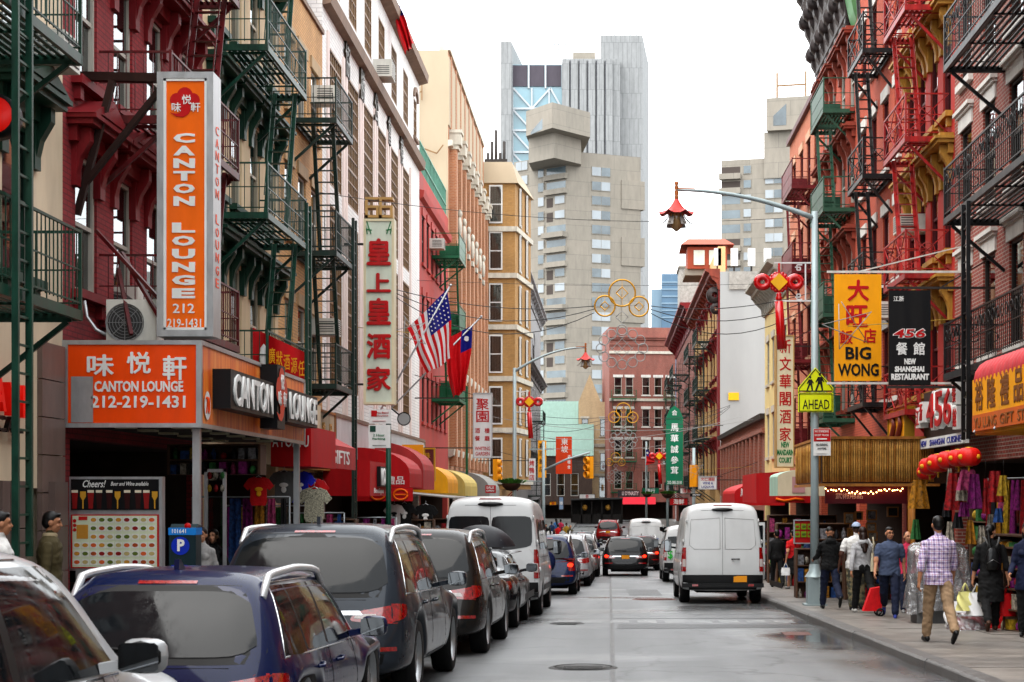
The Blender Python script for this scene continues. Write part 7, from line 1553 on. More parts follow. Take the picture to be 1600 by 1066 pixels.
# ================================================================ PEOPLE
SKIN=[mat('skin tone %d'%i,c,.5,var=.08,scale=14,streak=False)for i,c in enumerate([(.50,.27,.17),(.42,.22,.13),(.10,.045,.028),(.55,.31,.2)])]
HAIRB=mat('black hair',(.010,.008,.007),.42,var=.3,scale=30);HAIRD=mat('dark brown hair',(.035,.014,.008),.45,var=.3,scale=30)
def cloth(name,col,var=.16,rough=.85):return mat(name,col,rough,var=var,scale=9,bump=.5,bscale=16,streak=True,spec=.25)
def plaid():
    m,t,b=_new('lilac plaid');N=t.nodes;L=t.links;tc=N.new('ShaderNodeTexCoord');sx=N.new('ShaderNodeSeparateXYZ');L.new(tc.outputs['Object'],sx.inputs[0])
    def band(src,per,w,ph=0):
        a=N.new('ShaderNodeMath');a.operation='ADD';a.inputs[1].default_value=5+ph;L.new(src,a.inputs[0])
        d=N.new('ShaderNodeMath');d.operation='MODULO';d.inputs[1].default_value=per;L.new(a.outputs[0],d.inputs[0])
        c=N.new('ShaderNodeMath');c.operation='LESS_THAN';c.inputs[1].default_value=w;L.new(d.outputs[0],c.inputs[0]);return c.outputs[0]
    bx,bz,lx,lz=band(sx.outputs[0],.062,.024),band(sx.outputs[2],.062,.024),band(sx.outputs[0],.062,.005,.02),band(sx.outputs[2],.062,.005,.02)
    s1=N.new('ShaderNodeMath');L.new(bx,s1.inputs[0]);L.new(bz,s1.inputs[1]);s2=N.new('ShaderNodeMath');s2.operation='MAXIMUM';L.new(lx,s2.inputs[0]);L.new(lz,s2.inputs[1])
    cr=N.new('ShaderNodeValToRGB');e=cr.color_ramp.elements;e[0].color=(.60,.56,.68,1);e[1].color=(.13,.09,.2,1);x=e.new(.5);x.color=(.33,.26,.42,1)
    h=N.new('ShaderNodeMath');h.operation='MULTIPLY';h.inputs[1].default_value=.5;L.new(s1.outputs[0],h.inputs[0]);L.new(h.outputs[0],cr.inputs[0])
    mm=N.new('ShaderNodeMixRGB');mm.inputs[2].default_value=(.30,.1,.16,1);L.new(s2.outputs[0],mm.inputs[0]);L.new(cr.outputs[0],mm.inputs[1]);L.new(mm.outputs[0],b.inputs['Base Color']);b.inputs['Roughness'].default_value=.85
    n=N.new('ShaderNodeTexNoise');n.inputs['Scale'].default_value=13;L.new(tc.outputs['Object'],n.inputs['Vector']);bp=N.new('ShaderNodeBump');bp.inputs['Strength'].default_value=.5;bp.inputs['Distance'].default_value=.02;L.new(n.outputs['Fac'],bp.inputs['Height']);L.new(bp.outputs[0],b.inputs['Normal']);return m
def camo():
    m,t,b=_new('camouflage cloth');N=t.nodes;L=t.links;tc=N.new('ShaderNodeTexCoord');n=N.new('ShaderNodeTexNoise');n.inputs['Scale'].default_value=14;L.new(tc.outputs['Object'],n.inputs['Vector']);cr=N.new('ShaderNodeValToRGB');cr.color_ramp.interpolation='CONSTANT';e=cr.color_ramp.elements;e[0].color=(.03,.03,.02,1);e[1].position=.45;e[1].color=(.09,.08,.04,1);x=e.new(.55);x.color=(.16,.12,.06,1);L.new(n.outputs['Fac'],cr.inputs[0]);L.new(cr.outputs[0],b.inputs['Base Color']);b.inputs['Roughness'].default_value=.9;return m
def remesh(mb,vox,smooth=3):
    me=mb.mesh('tmp',[],fix=True);o=bpy.data.objects.new('tmp',me)
    r=o.modifiers.new('r','REMESH');r.mode='VOXEL';r.voxel_size=vox;r.use_smooth_shade=True
    s=o.modifiers.new('s','SMOOTH');s.factor=.5;s.iterations=smooth
    out=evaluated(o);bpy.data.meshes.remove(me)
    return out
class Prims:
    def __init__(s):s.caps=[];s.ell=[];s.mb=MB()
    def cap(s,p,q,r0,r1,reg,n=10):
        p,q=Vector(p),Vector(q);s.caps.append((p,q,r0,r1,reg));d=(q-p);L=max(d.length,1e-5);u=d/L
        pts=[p-u*r0*.95,p-u*r0*.7,p-u*r0*.3,p,q,q+u*r1*.3,q+u*r1*.7,q+u*r1*.95]
        s.mb.tube(pts,[r0*.3,r0*.72,r0*.95,r0,r1,r1*.95,r1*.72,r1*.3],n)
    def ball(s,c,r,reg):s.ell.append((Vector(c),Vector(r if isinstance(r,(tuple,list))else(r,r,r)),reg));s.mb.ball(c,tuple(s.ell[-1][1]),16)
    def loft(s,rings,reg,n=20):
        """rings: (centre, rx, ry) in world axes"""
        vs=[]
        for c,rx,ry in rings:vs+=[(c[0]+rx*math.cos(6.28318*j/n),c[1]+ry*math.sin(6.28318*j/n),c[2])for j in range(n)]
        k=len(rings);s.mb.add(vs,[(i*n+j,i*n+(j+1)%n,(i+1)*n+(j+1)%n,(i+1)*n+j)for i in range(k-1)for j in range(n)]+[tuple(range(n))[::-1],tuple(range((k-1)*n,k*n))])
        for(a,rx,ry),(b,sx,sy)in zip(rings,rings[1:]):
            for f in(-.6,0,.6):s.caps.append((Vector(a)+Vector((f*rx,0,0)),Vector(b)+Vector((f*sx,0,0)),ry*.9,sy*.9,reg,rings[0][0][2]))
    def regions(s,P):
        best=np.full(len(P),1e9);reg=np.zeros(len(P),int)
        for cp_ in s.caps:
            p,q,r0,r1,g=cp_[:5]
            p,q=np.array(p),np.array(q);d=q-p;L2=max(1e-9,d@d);t=np.clip(((P-p)@d)/L2,0,1);ds=np.linalg.norm(P-p-t[:,None]*d,axis=1)-(r0+(r1-r0)*t);ds=np.where(P[:,2]<(cp_[5]if len(cp_)>5 else-9),9.,ds);m=ds<best;best[m]=ds[m];reg[m]=g
        for c,r,g in s.ell:
            r=np.array(r);ds=(np.linalg.norm((P-np.array(c))/r,axis=1)-1)*r.min();m=ds<best;best[m]=ds[m];reg[m]=g
        return reg
def person(label,x,Y,rz=0,H=1.72,skin=SKIN[0],top=None,pants=None,shoe=None,sleeve='short',legs=((18,8),(-16,22)),arms=((-18,8,15),(16,8,20)),hair='short',hairm=HAIRB,build=1.0,vox=.0095,skirt=None,lean=0,shorts=False,jacket=0,hood=False,head_turn=0,head_tilt=0,name='person',z=None,face=True,female=False,hatm=None,glasses=False,group='pedestrians',fist=25):
    P=Prims();k=H/1.75;SKN,TOP,PAN,SHO=0,1,2,3;w=build;hipx=.09*w;ar=[]
    def V(*a):return Vector(a)
    hip=.93
    ank=[]
    for sg,(a,kn)in zip((-1,1),legs):
        a,kn=R(a),R(kn);h=V(sg*hipx,0,hip);kne=h+V(sg*.005,math.sin(a),-math.cos(a))*.43;an=kne+V(sg*.0,math.sin(a-kn),-math.cos(a-kn))*.41;ank.append((sg,h,kne,an,a-kn))
    low=min(an.z-.085-(.06 if t<-.5 else 0)for _,_,_,an,t in ank);dz=V(0,0,-low)
    for sg,h,kn,an,t in ank:
        h,kn,an=h+dz,kn+dz,an+dz
        P.cap(h,kn,.098*w,.074*w,PAN);
        if shorts:P.cap(kn,an,.05*w,.037,SKN)
        else:P.cap(kn,an+V(0,0,.03),.073*w,.062*w,PAN)
        P.cap(an+V(0,0,.02),an+V(0,0,-.02),.036,.036,SKN)
        pitch=min(0,t+.15)*1.3;f=V(0,math.cos(pitch),math.sin(pitch));up=V(0,-math.sin(pitch),math.cos(pitch));an2=an-up*.045
        P.cap(an2-f*.035,an2+f*.12,.040,.036,SHO);P.cap(an2+f*.05-up*.008,an2+f*.165-up*.012,.038,.028,SHO);P.cap(an2-f*.05-up*.022,an2+f*.17-up*.024,.022,.02,SHO)
    B=dz;ln=math.tan(R(lean));S_=lambda x_,z_:V(x_,(z_-hip)*ln,z_)+B
    fw=.92 if female else 1.0
    shx=.185*w*fw
    P.loft([(S_(0,.84),.15*w,.105*w),(S_(0,.93),.168*w,.122*w),(S_(0,1.02),.155*w,.115*w)],PAN)
    hz=.92-jacket
    P.loft([(S_(0,hz),(.172+jacket*.12)*w,.128*w),(S_(0,1.02),.162*w*(1 if not female else .96),.122*w),(S_(0,1.12),.155*w,.118*w),(S_(0,1.25),.172*w*fw,.128*w),(S_(0,1.36),.18*w*fw,.122*w),(S_(0,1.42),.172*w*fw,.1*w),(S_(0,1.455),.125*w*fw,.085*w),(S_(0,1.49),.075*w,.065*w)],TOP)
    if female:P.ball(S_(.07,1.28)+V(0,.085,0),(.07,.06,.065),TOP);P.ball(S_(-.07,1.28)+V(0,.085,0),(.07,.06,.065),TOP)
    P.ball(S_(0,.93)+V(.06,-.055,0),(.095*w,.08*w,.1),PAN if jacket<.05 else TOP);P.ball(S_(0,.93)+V(-.06,-.055,0),(.095*w,.08*w,.1),PAN if jacket<.05 else TOP)
    if skirt:P.loft([(S_(0,skirt),.2*w,.16*w),(S_(0,.8),.185*w,.15*w),(S_(0,.98),.16*w,.12*w)],PAN)
    hands=[]
    for sg,(sw,out,el)in zip((-1,1),arms):
        sw,out,el=R(sw),R(out),R(el);sh=S_(sg*shx*.97,1.385);d=V(sg*math.sin(out),math.sin(sw)*math.cos(out),-math.cos(sw)*math.cos(out));elb=sh+d*.285
        d2=V(sg*math.sin(out*.6),math.sin(sw+el)*math.cos(out),-math.cos(sw+el)*math.cos(out)).normalized();wr=elb+d2*.245
        P.ball(sh-V(0,0,.012),.05*w,TOP);P.cap(sh-V(0,0,.015),elb,.052*w,.049*w,TOP if sleeve!='none' else SKN)
        if sleeve=='short':P.caps.pop();P.cap(sh,sh+d*.15,.054*w,.062*w,TOP);P.cap(sh+d*.15,elb,.045,.04,SKN);P.cap(elb,wr,.039,.028,SKN)
        elif sleeve=='roll':P.cap(elb,elb+d2*.07,.055,.056,TOP);P.cap(elb+d2*.07,wr,.037,.028,SKN)
        else:P.cap(elb,wr-d2*.02,.05*w,.042,TOP);P.cap(wr-d2*.02,wr,.03,.028,SKN)
        # the hand: palm, four fingers of unequal length with a knuckle bend, thumb from the side
        fwd=V(0,1,0)-d2*d2.y;fwd=fwd.normalized()if fwd.length>.1 else V(0,0,1);inn=d2.cross(fwd).normalized()*(1 if True else 1);inn=inn if inn.x*sg<0 else-inn
        palm0,palm1=wr+d2*.02,wr+d2*.085
        for e in(-.022,0,.022):P.cap(palm0+fwd*e*.7,palm1+fwd*e*1.15,.0175,.0165,SKN,8)
        cu=R(fist)
        for i,(e,L)in enumerate(((.033,.066),(.011,.076),(-.011,.071),(-.033,.056))):
            b0=palm1+fwd*e;d3=(d2*math.cos(cu)+inn*math.sin(cu));b1=b0+d3*L*.55;d4=(d2*math.cos(cu*2.4)+inn*math.sin(cu*2.4));b2=b1+d4*L*.5;P.cap(b0-d2*.012,b1,.0095,.009,SKN,8);P.cap(b1,b2,.009,.0078,SKN,8)
        t0=palm0+fwd*.022+inn*.006;t1=t0+(d2*.6+fwd*.75+inn*.3).normalized()*.04;P.cap(t0,t1,.0125,.0105,SKN,8);P.cap(t1,t1+(d2*.85+fwd*.25+inn*.4).normalized()*.034,.0105,.0085,SKN,8)
        hands.append((palm1+inn*.02)*k)
    hc=S_(0,1.635)+V(0,.018+.04*math.sin(R(head_tilt)),-.02*abs(math.sin(R(head_tilt))));ht,tl=R(head_turn),R(head_tilt)
    Rm=Matrix.Rotation(ht,3,'Z')@Matrix.Rotation(-tl,3,'X');hp=lambda a,b,c:hc+Rm@V(a,b,c)
    P.cap(S_(0,1.44),hc+V(0,-.012,-.06),.056,.052,SKN);P.ball(hc+Rm@V(0,-.008,.022),(.077,.094,.094),SKN);P.ball(hp(0,.02,-.045),(.059,.068,.072),SKN);P.ball(hp(0,.05,-.085),(.034,.032,.028),SKN)
    if face:
        P.cap(hp(0,.088,.008),hp(0,.104,-.028),.010,.0145,SKN,8)
        for sg in(-1,1):P.ball(hp(sg*.078,-.005,-.012),(.013,.022,.032),SKN);P.ball(hp(sg*.034,.073,-.03),(.022,.018,.02),SKN)
        P.cap(hp(-.02,.083,-.062),hp(.02,.083,-.062),.011,.011,SKN,8);P.cap(hp(-.04,.078,.03),hp(.04,.078,.03),.014,.014,SKN,8)
    if hood:P.loft([(S_(0,1.40)+V(0,-.09,0),.11,.05),(S_(0,1.45)+V(0,-.085,0),.12,.075),(S_(0,1.50)+V(0,-.06,0),.1,.085)],TOP)
    me=remesh(P.mb,vox/k if vox>.012 else vox,3 if vox<.012 else 1);n=len(me.polygons)
    if vox<.013:
        nv=len(me.vertices);co=np.zeros(nv*3);me.vertices.foreach_get('co',co);co=co.reshape(-1,3);no=np.zeros(nv*3);me.vertex_normals.foreach_get('vector',no);no=no.reshape(-1,3);rv=P.regions(co);X_,Y_,Z_=co.T;ph=len(label)*.7
        fd=np.sin(Z_*38+14*X_*np.sin(Z_*9+ph)+9*Y_+ph)*.55+np.sin(X_*60+Z_*17+4*np.sin(Z_*21+ph))*.35+np.sin(Z_*85+X_*30+Y_*40)*.25
        amp=np.where(rv==1,.0065,np.where(rv==2,.0075,0))*(.5+.5*np.sin(Z_*7+X_*11+ph)**2);me.vertices.foreach_set('co',(co+no*(fd*amp)[:,None]).ravel());me.update()
    c=np.zeros(n*3);me.polygons.foreach_get('center',c);rg=P.regions(c.reshape(-1,3))
    me.materials.clear()
    for m in(skin,top,pants,shoe):me.materials.append(m)
    me.polygons.foreach_set('material_index',rg.astype(np.int32));me.polygons.foreach_set('use_smooth',[True]*n)
    me.name='body';g=(G(Y)+(SW if abs(x)>4 or x<-4.2 else 0))if z is None else z
    t=thing(name,label,'person',(x,Y,g),R(rz),group,k);obj('body',me,t,world=False)
    # hair
    Hm=Prims()
    def hb(a,b,c,r):p=hp(a,b,c);Hm.mb.ball(p,r,14)
    if hair=='short':hb(0,-.018,.038,(.083,.093,.092));hb(0,-.045,-.005,(.078,.066,.075));hb(0,.045,.085,(.06,.045,.03))
    elif hair=='long':hb(0,-.018,.038,(.086,.096,.094));hb(0,-.05,-.03,(.085,.065,.1));Hm.cap(hp(0,-.06,-.05),S_(0,1.28)+V(0,-.145,0),.08,.05,0);Hm.cap(hp(-.05,-.05,-.05),S_(-.05,1.36)+V(0,-.13,0),.045,.03,0);Hm.cap(hp(.05,-.05,-.05),S_(.05,1.36)+V(0,-.13,0),.045,.03,0)
    elif hair=='pony':hb(0,-.018,.036,(.082,.094,.09));hb(0,-.04,0,(.076,.066,.08));Hm.cap(hp(0,-.1,.0),S_(-.03,1.33)+V(0,-.16,0),.035,.028,0);hb(0,-.105,.01,(.035,.03,.035))
    elif hair=='bun':hb(0,-.02,.034,(.08,.09,.085));hb(0,-.04,0,(.074,.066,.078));hb(0,-.105,.0,(.045,.04,.045))
    elif hair=='buzz':hb(0,-.012,.03,(.0795,.094,.09))
    hm_=remesh(Hm.mb,.012,2);hm_.materials.clear();hm_.materials.append(hairm);hm_.name='hair';hm_.polygons.foreach_set('use_smooth',[True]*len(hm_.polygons));obj('hair',hm_,t,world=False)
    if hatm:
        q=MB();q.grid(lambda u,v:tuple(hp(.092*math.cos(6.283*u)*math.cos(v*1.55),-.012+.105*math.sin(6.283*u)*math.cos(v*1.55),.045+.09*math.sin(v*1.55))),18,6);q.grid(lambda u,v:tuple(hp((u-.5)*.15,.085+.08*v*(1-(2*u-1)**2*.5),.05-.012*v)),8,3);q.build('cap',hatm,t,fix=False,world=False)
    if face:
        EY=mat('eye',(.02,.012,.01),.2,var=0)
        for sg in(-1,1):q=MB();q.ball(hp(sg*.031,.083,.012),(.012,.006,.006),8);q.build('eye',EY,t,world=False);q=MB();q.tube([hp(sg*.016,.094,.034),hp(sg*.035,.092,.04),hp(sg*.05,.082,.034)],.004,5);q.build('eyebrow',hairm,t,world=False)
        q=MB();q.tube([hp(-.022,.09,-.062),hp(0,.0955,-.061),hp(.022,.09,-.062)],.0045,5);q.build('mouth',mat('lips',(.35,.1,.09),.5,var=0),t,world=False)
    if glasses:
        q=MB()
        for sg in(-1,1):q.tube([hp(sg*.033+.024*math.cos(6.283*j/12),.1,.01+.018*math.sin(6.283*j/12))for j in range(13)],.003,5,cap=False);q.tube([hp(sg*.057,.1,.012),hp(sg*.08,.0,.01)],.0025,4)
        q.tube([hp(-.009,.102,.014),hp(.009,.102,.014)],.003,4);q.build('glasses',BLKL,t,world=False)
    M=Matrix.Translation(t.location)@Matrix.Rotation(R(rz),4,'Z')
    t_h=[M@h for h in hands];return t,t_h,M,k
JEAN=cloth('dark denim',(.018,.026,.06));JEANB=cloth('blue denim',(.035,.07,.16));BLKC=cloth('black cloth',(.010,.010,.011));KHAKI=cloth('khaki cotton',(.36,.26,.17));WHC=cloth('white cotton',(.68,.67,.65));GREYC=cloth('grey marl fleece',(.42,.42,.43));SLATEB=cloth('slate blue jersey',(.09,.115,.18));PINKC=cloth('raspberry print cotton',(.55,.05,.12),.5);REDT=cloth('red cotton',(.55,.012,.018));OLIVE=cloth('olive jacket cloth',(.105,.085,.04));NAVY=cloth('navy cloth',(.012,.02,.06));SHOEB=mat('black shoe leather',(.012,.012,.012),.45);SHOEW=mat('white trainers',(.55,.54,.52),.6);SHOET=mat('tan shoe',(.3,.24,.17),.6);SHOEBL=mat('blue trainers',(.03,.05,.22),.6);SHOEG=mat('grey trainers',(.25,.25,.25),.6)
PX_=lambda px,Y:XX(px,Y)
plm,hP,MP,kP=person('man in lilac plaid shirt and khaki trousers walking away on the right pavement',XX(1466,22.4),22.4,6,1.80,SKIN[1],plaid(),KHAKI,SHOEB,'roll',((17,5),(-20,20)),((-14,13,12),(16,11,16)),build=1.06,vox=.0085,hair='short',face=True,jacket=.1)
wbk,hW,MW,kW=person('woman in black carrying shopping bags, wearing a small black backpack',XX(1548,25.2),25.2,-4,1.70,SKIN[0],BLKC,BLKC,mat('brown slip-on shoes',(.1,.05,.03),.6),'roll',((-14,26),(14,4)),((2,12,10),(-4,12,8)),hair='pony',hairm=HAIRB,female=True,build=1.1,vox=.0085,head_turn=-35,jacket=.12,skirt=.5)
pjk,hJ,_,_=person('man in black hooded jacket and jeans walking away beside the lamp pole',XX(1297,32.8),32.8,4,1.74,SKIN[0],BLKC,JEAN,SHOEB,'long',((20,6),(-24,30)),((22,10,55),(22,10,55)),build=1.08,hair='buzz',hood=True,head_tilt=22,jacket=.06)
pho,hH,MH,kH=person('woman with long dark hair in light grey hoodie carrying a cream tote',XX(1348,31.2),31.2,8,1.70,SKIN[1],GREYC,BLKC,SHOEW,'long',((16,4),(-30,38)),((-24,14,12),(6,8,16)),hair='long',hairm=HAIRD,female=True,hood=True,build=1.08,jacket=.02)
pcp,_,_,_=person('man in white shirt, pale blue cap and camouflage trousers half hidden behind the hoodie',XX(1338,32.6),32.6,2,1.78,SKIN[2],WHC,camo(),SHOEB,'short',((-6,4),(8,6)),((-6,18,10),(-4,18,10)),hair='buzz',hatm=cloth('pale blue cap',(.4,.46,.58)),build=1.2,jacket=.08)
pgt,hT,_,_=person('man with glasses in slate blue T-shirt and dark jeans walking towards the camera',XX(1390,29.4),29.4,170,1.70,SKIN[0],SLATEB,JEAN,SHOEBL,'short',((20,6),(-20,28)),((-14,10,14),(14,9,18)),build=1.14,head_turn=22,glasses=True,jacket=.08,vox=.0085)
ppk,hK,_,_=person('smiling woman in raspberry print top walking beside the man in slate blue',XX(1418,31.4),31.4,172,1.62,SKIN[3],PINKC,JEAN,SHOEG,'short',((-20,30),(18,6)),((12,10,20),(-12,10,14)),hair='bun',female=True,build=1.08,head_turn=25,vox=.0085,jacket=.06)
prd,hR,_,_=person('woman in red top and black skirt holding a white handbag near the van',XX(1240,45.6),45.6,20,1.70,SKIN[0],REDT,BLKC,SHOEG,'short',((12,6),(-14,26)),((-20,12,30),(25,14,20)),hair='pony',female=True,skirt=.45,shorts=True,vox=.012,build=1.06)
person('person in black jacket walking between the van and the woman in red',XX(1214,47.2),47.2,5,1.72,SKIN[0],BLKC,BLKC,SHOEB,'long',vox=.014,build=1.05);person('person in navy sweater and jeans just behind the woman in red',XX(1226,48.6),48.6,-3,1.75,SKIN[0],NAVY,JEANB,SHOEW,'long',vox=.014)
person('woman in denim dress standing behind the lamp pole',XX(1268,40),40,150,1.64,SKIN[0],JEANB,JEANB,SHOEG,'long',((2,2),(-2,4)),hair='long',female=True,skirt=.35,vox=.012)
pst,_,_,_=person('person in navy jacket with white stripe at the right picture edge',XX(1606,23.6),23.6,160,1.70,SKIN[1],NAVY,BLKC,SHOEB,'long',((2,2),(-4,4)),((6,10,50),(6,10,50)),hair='long',female=True,vox=.01,jacket=.2);q=MB();q.tube([(-.2,-.06+.2,1.4),(-.215,.07,1.1),(-.215,.06,.75)],.014,6);q.build('stripe',WHC,pst,world=False)
pol,_,_,_=person('man in olive jacket in profile on the left pavement',XX(78,17.6),17.6,-78,1.76,SKIN[1],OLIVE,JEAN,SHOEB,'long',((4,2),(-6,6)),((4,8,10),(-4,8,8)),build=1.08,jacket=.18,vox=.0085,head_tilt=6);q=MB();q.lathe([(.075,-.03),(.085,0),(.07,.03)],(0,.0,1.485),14);q.build('collar',cloth('beige collar',(.4,.33,.22)),pol,world=False)
person('person in white shirt cut off by the left picture edge',XX(-2,15.2),15.2,-60,1.72,SKIN[1],WHC,JEAN,SHOEB,'long',((2,2),(-4,4)),build=1.1,vox=.01);person('young woman with long dark hair behind the parking meter',XX(316,24.3),24.3,178,1.62,SKIN[3],cloth('pale grey knit',(.45,.44,.43)),BLKC,SHOEB,'long',((2,2),(-2,4)),hair='long',hairm=HAIRD,female=True,vox=.01,z=G(24.3)+SW);person('second young woman beside her, partly behind the grey suv',XX(334,25.0),25.0,170,1.60,SKIN[3],BLKC,BLKC,SHOEB,'long',((2,2),(-2,4)),hair='long',hairm=HAIRD,female=True,vox=.01,z=G(25)+SW)
person('man in navy shirt and pale shorts walking in the road between the cars',XX(928,71.5),71.5,6,1.68,SKIN[1],NAVY,cloth('pale shorts',(.4,.36,.3)),SHOEW,'short',hair='buzz',hairm=mat('grey hair',(.3,.28,.27),.6),shorts=True,build=1.2,vox=.02,z=G(71.5))
pum,hU,_,_=person('person under a black umbrella between the parked cars',XX(752,26.75),26.75,0,1.66,SKIN[1],BLKC,BLKC,SHOEB,'long',arms=((10,8,20),(28,6,95)),vox=.012,fist=45,z=G(26.75))
# far crowd
cn=[('black',BLKC),('white',WHC),('navy',NAVY),('red',REDT),('grey',GREYC),('denim',JEANB),('mustard',cloth('mustard cloth',(.4,.26,.04))),('sky blue',cloth('sky blue cloth',(.1,.25,.5))),('olive',OLIVE),('pink',PINKC)]
spots=[(853,112),(859,104),(866,98),(872,108),(879,101),(862,118),(885,114),(869,124),(891,106),(876,120),(1085,96),(1098,90),(1180,66),(1170,72),(1190,60),(1202,64),(1160,78),(1208,53),(1222,58),(1150,84)]
for i,(px,Y)in enumerate(spots):
    lf=i<10;person('distant pedestrian in %s %s'%(cn[i%10][0],'among the crowd crossing at the far left' if lf else 'far along the right pavement'),XX(px,Y),Y,(i*67)%40+(0 if i%2 else 180),1.62+.03*(i%5),SKIN[i%4],cn[i%10][1],[BLKC,JEAN,JEANB][i%3],SHOEB,('long','short')[i%2],vox=.026,hair=('short','long','bun')[i%3],group='distant crowd',z=G(Y)+(0 if lf else SW))
# ---------------------------------------------------------------- what they carry
q=MB();c=hU[1]+Vector((0,0,0));ctr=Vector((XX(751,26.7),26.7,ZZ(820,26.7)));t=thing('umbrella','open black umbrella rising between the parked cars','umbrella',c)
def umb(u,v):
    a=6.28318*u;r=.58*math.sin(v*1.25)/math.sin(1.25);rr=r*(1-.07*(1-abs(math.cos(a*4)))*v);return(ctr.x+rr*math.cos(a),ctr.y+rr*math.sin(a),ctr.z-.36*(1-math.cos(v*1.25))/(1-math.cos(1.25)))
q.grid(umb,32,8);q.build('canopy',mat('black umbrella nylon',(.022,.023,.03),.5,var=.15),t,fix=False)
q=MB()
for k in range(8):q.tube([Vector(umb(k/8,v/5))-Vector((0,0,.006))for v in range(6)],.004,4)
q.build('rib',GALV,t);q=MB();q.tube([ctr+Vector((0,0,.06)),Vector((c.x,c.y,c.z-.04))],.008,6);q.build('shaft',BLKL,t)
def bag(label,c,w,h,m,rz=0,handles=True,name='shopping_bag',d=.12,crumple=.02,txt=None):
    t=thing(name,label,'bag',(c[0],c[1],c[2]),rz);r5=random.Random(label);ph=[r5.random()*6 for _ in range(4)]
    q=MB();q.grid(lambda u,v:((w/2*(1-.25*(v-.35)**2))*math.copysign(abs(math.cos(6.283*u))**.7,math.cos(6.283*u))+crumple*math.sin(v*9+u*20+ph[0]),d*(1-.6*v)*math.copysign(abs(math.sin(6.283*u))**.7,math.sin(6.283*u))+crumple*math.sin(v*7+u*25+ph[1]),h*v),28,8);q.grid(lambda u,v:(w/2*.97*v*math.cos(6.283*u),d*v*math.sin(6.283*u),.004),16,2);obj('sack',q.mesh('sack',m),t,world=False)
    if handles:
        q=MB()
        for s_ in(-1,1):q.tube([(-w*.25,s_*.03,h*.96),(-w*.08,s_*.012,h+.1),(0,0,h+.14),(w*.08,s_*.012,h+.1),(w*.25,s_*.03,h*.96)],.008,5)
        obj('handle',q.mesh('handle',m),t,world=False)
    return t
PLW=mat('white plastic bag',(.7,.7,.7),.35,var=.08,scale=12);PLY=mat('pale yellow plastic bag',(.68,.65,.3),.35,var=.08)
h=hW[0];bag('white plastic shopping bag hanging from the left hand of the woman in black',(h.x+.06,h.y+.03,h.z-.50),.3,.36,PLW);bag('pale yellow plastic bag held together with the white shopping bag',(h.x-.12,h.y+.06,h.z-.43),.26,.3,PLY,.3)
h=hW[1];bag('small red paper bag in the right hand of the woman in black',(h.x+.02,h.y+.03,h.z-.5),.26,.36,REDF_,.2,d=.07,crumple=.004)
h=hR[0];bag('white handbag held by the woman in red',(h.x-.02,h.y-.03,h.z-.36),.26,.22,PLW,d=.07,crumple=.005)
# backpack
def loc(M,k,a,b,c):return M@Vector((a*k,b*k,c*k))
t=thing('backpack','small black leather backpack on the woman in black','bag',loc(MW,kW,0,-.18,1.0),R(-4));q=MB();LEA=mat('black leather',(.012,.012,.013),.3,var=.2,scale=15,bump=.2,coat=.2)
q.grid(lambda u,v:((.135-.04*v)*math.copysign(abs(math.cos(6.283*u))**.6,math.cos(6.283*u))*math.sin(math.pi*(v*.94+.03))**.3,-.0+(.065-.02*v)*math.copysign(abs(math.sin(6.283*u))**.6,math.sin(6.283*u))*math.sin(math.pi*(v*.94+.03))**.3,.34*v),24,12);obj('pack',q.mesh('pack',LEA),t,world=False);q=MB();q.tube([(-.1,-.063,.1),(0,-.072,.16),(.1,-.063,.1)],.006,5);obj('zip',q.mesh('zip',mat('zip metal',(.25,.25,.25),.3,.8)),t,world=False)
for sg in(-1,1):q=MB();q.tube([(sg*.05,.02,.33),(sg*.085,.0,.42),(sg*.11,.05,.49),(sg*.12,.14,.5)],.016,6);obj('strap',q.mesh('strap',mat('grey strap',(.12,.12,.12),.6)),t,world=False)
t=bag('cream canvas tote with black print on the shoulder of the woman in the hoodie',loc(MH,kH,.21,-.1,.84),.3,.36,cloth('cream canvas tote',(.62,.56,.42)),R(60),False,'tote_bag',.05,.004);q=MB();q.tube([(-.1,0,.35),(-.05,.0,.55),(.0,.03,.66),(.06,.02,.55),(.1,0,.35)],.01,5);obj('strap',q.mesh('strap',MATS['cream canvas tote']),t,world=False)
for i in range(3):q=MB();q.tube([(-.06,-.057,.22-i*.05),(0,-.06,.245-i*.05),(.07,-.057,.215-i*.05)],.008,5);obj('print',q.mesh('print',BLKL),t,world=False)
h=hT[1];t=thing('shopping_trolley','red fabric shopping trolley beside the man in slate blue','trolley',(XX(1362,29.9),29.9,G(29.9)+SW));q=MB();q.add([(-.17,-.1,.1),(.17,-.1,.1),(.17,.1,.1),(-.17,.1,.1),(-.02,-.1,.52),(.2,-.1,.56),(.2,.1,.56),(-.02,.1,.52)],[(0,1,5,4),(1,2,6,5),(2,3,7,6),(3,0,4,7),(4,5,6,7),(0,1,2,3)]);obj('bag',q.mesh('bag',cloth('scarlet nylon',(.6,.012,.02))),t,world=False)
for s_ in(-1,1):q=MB();q.lathe([(.05,-.02),(.075,-.02),(.08,0),(.075,.02),(.05,.02)],(.14,s_*.13,.08),16,ax=1);obj('wheel',q.mesh('wheel',TYRE),t,world=False)
q=MB();q.tube([(.14,0,.1),(.22,0,.55),(.26,0,.8)],.01,6);q.bar((.14,-.13,.08),(.14,.13,.08),.02);obj('handle',q.mesh('handle',GALV),t,world=False)
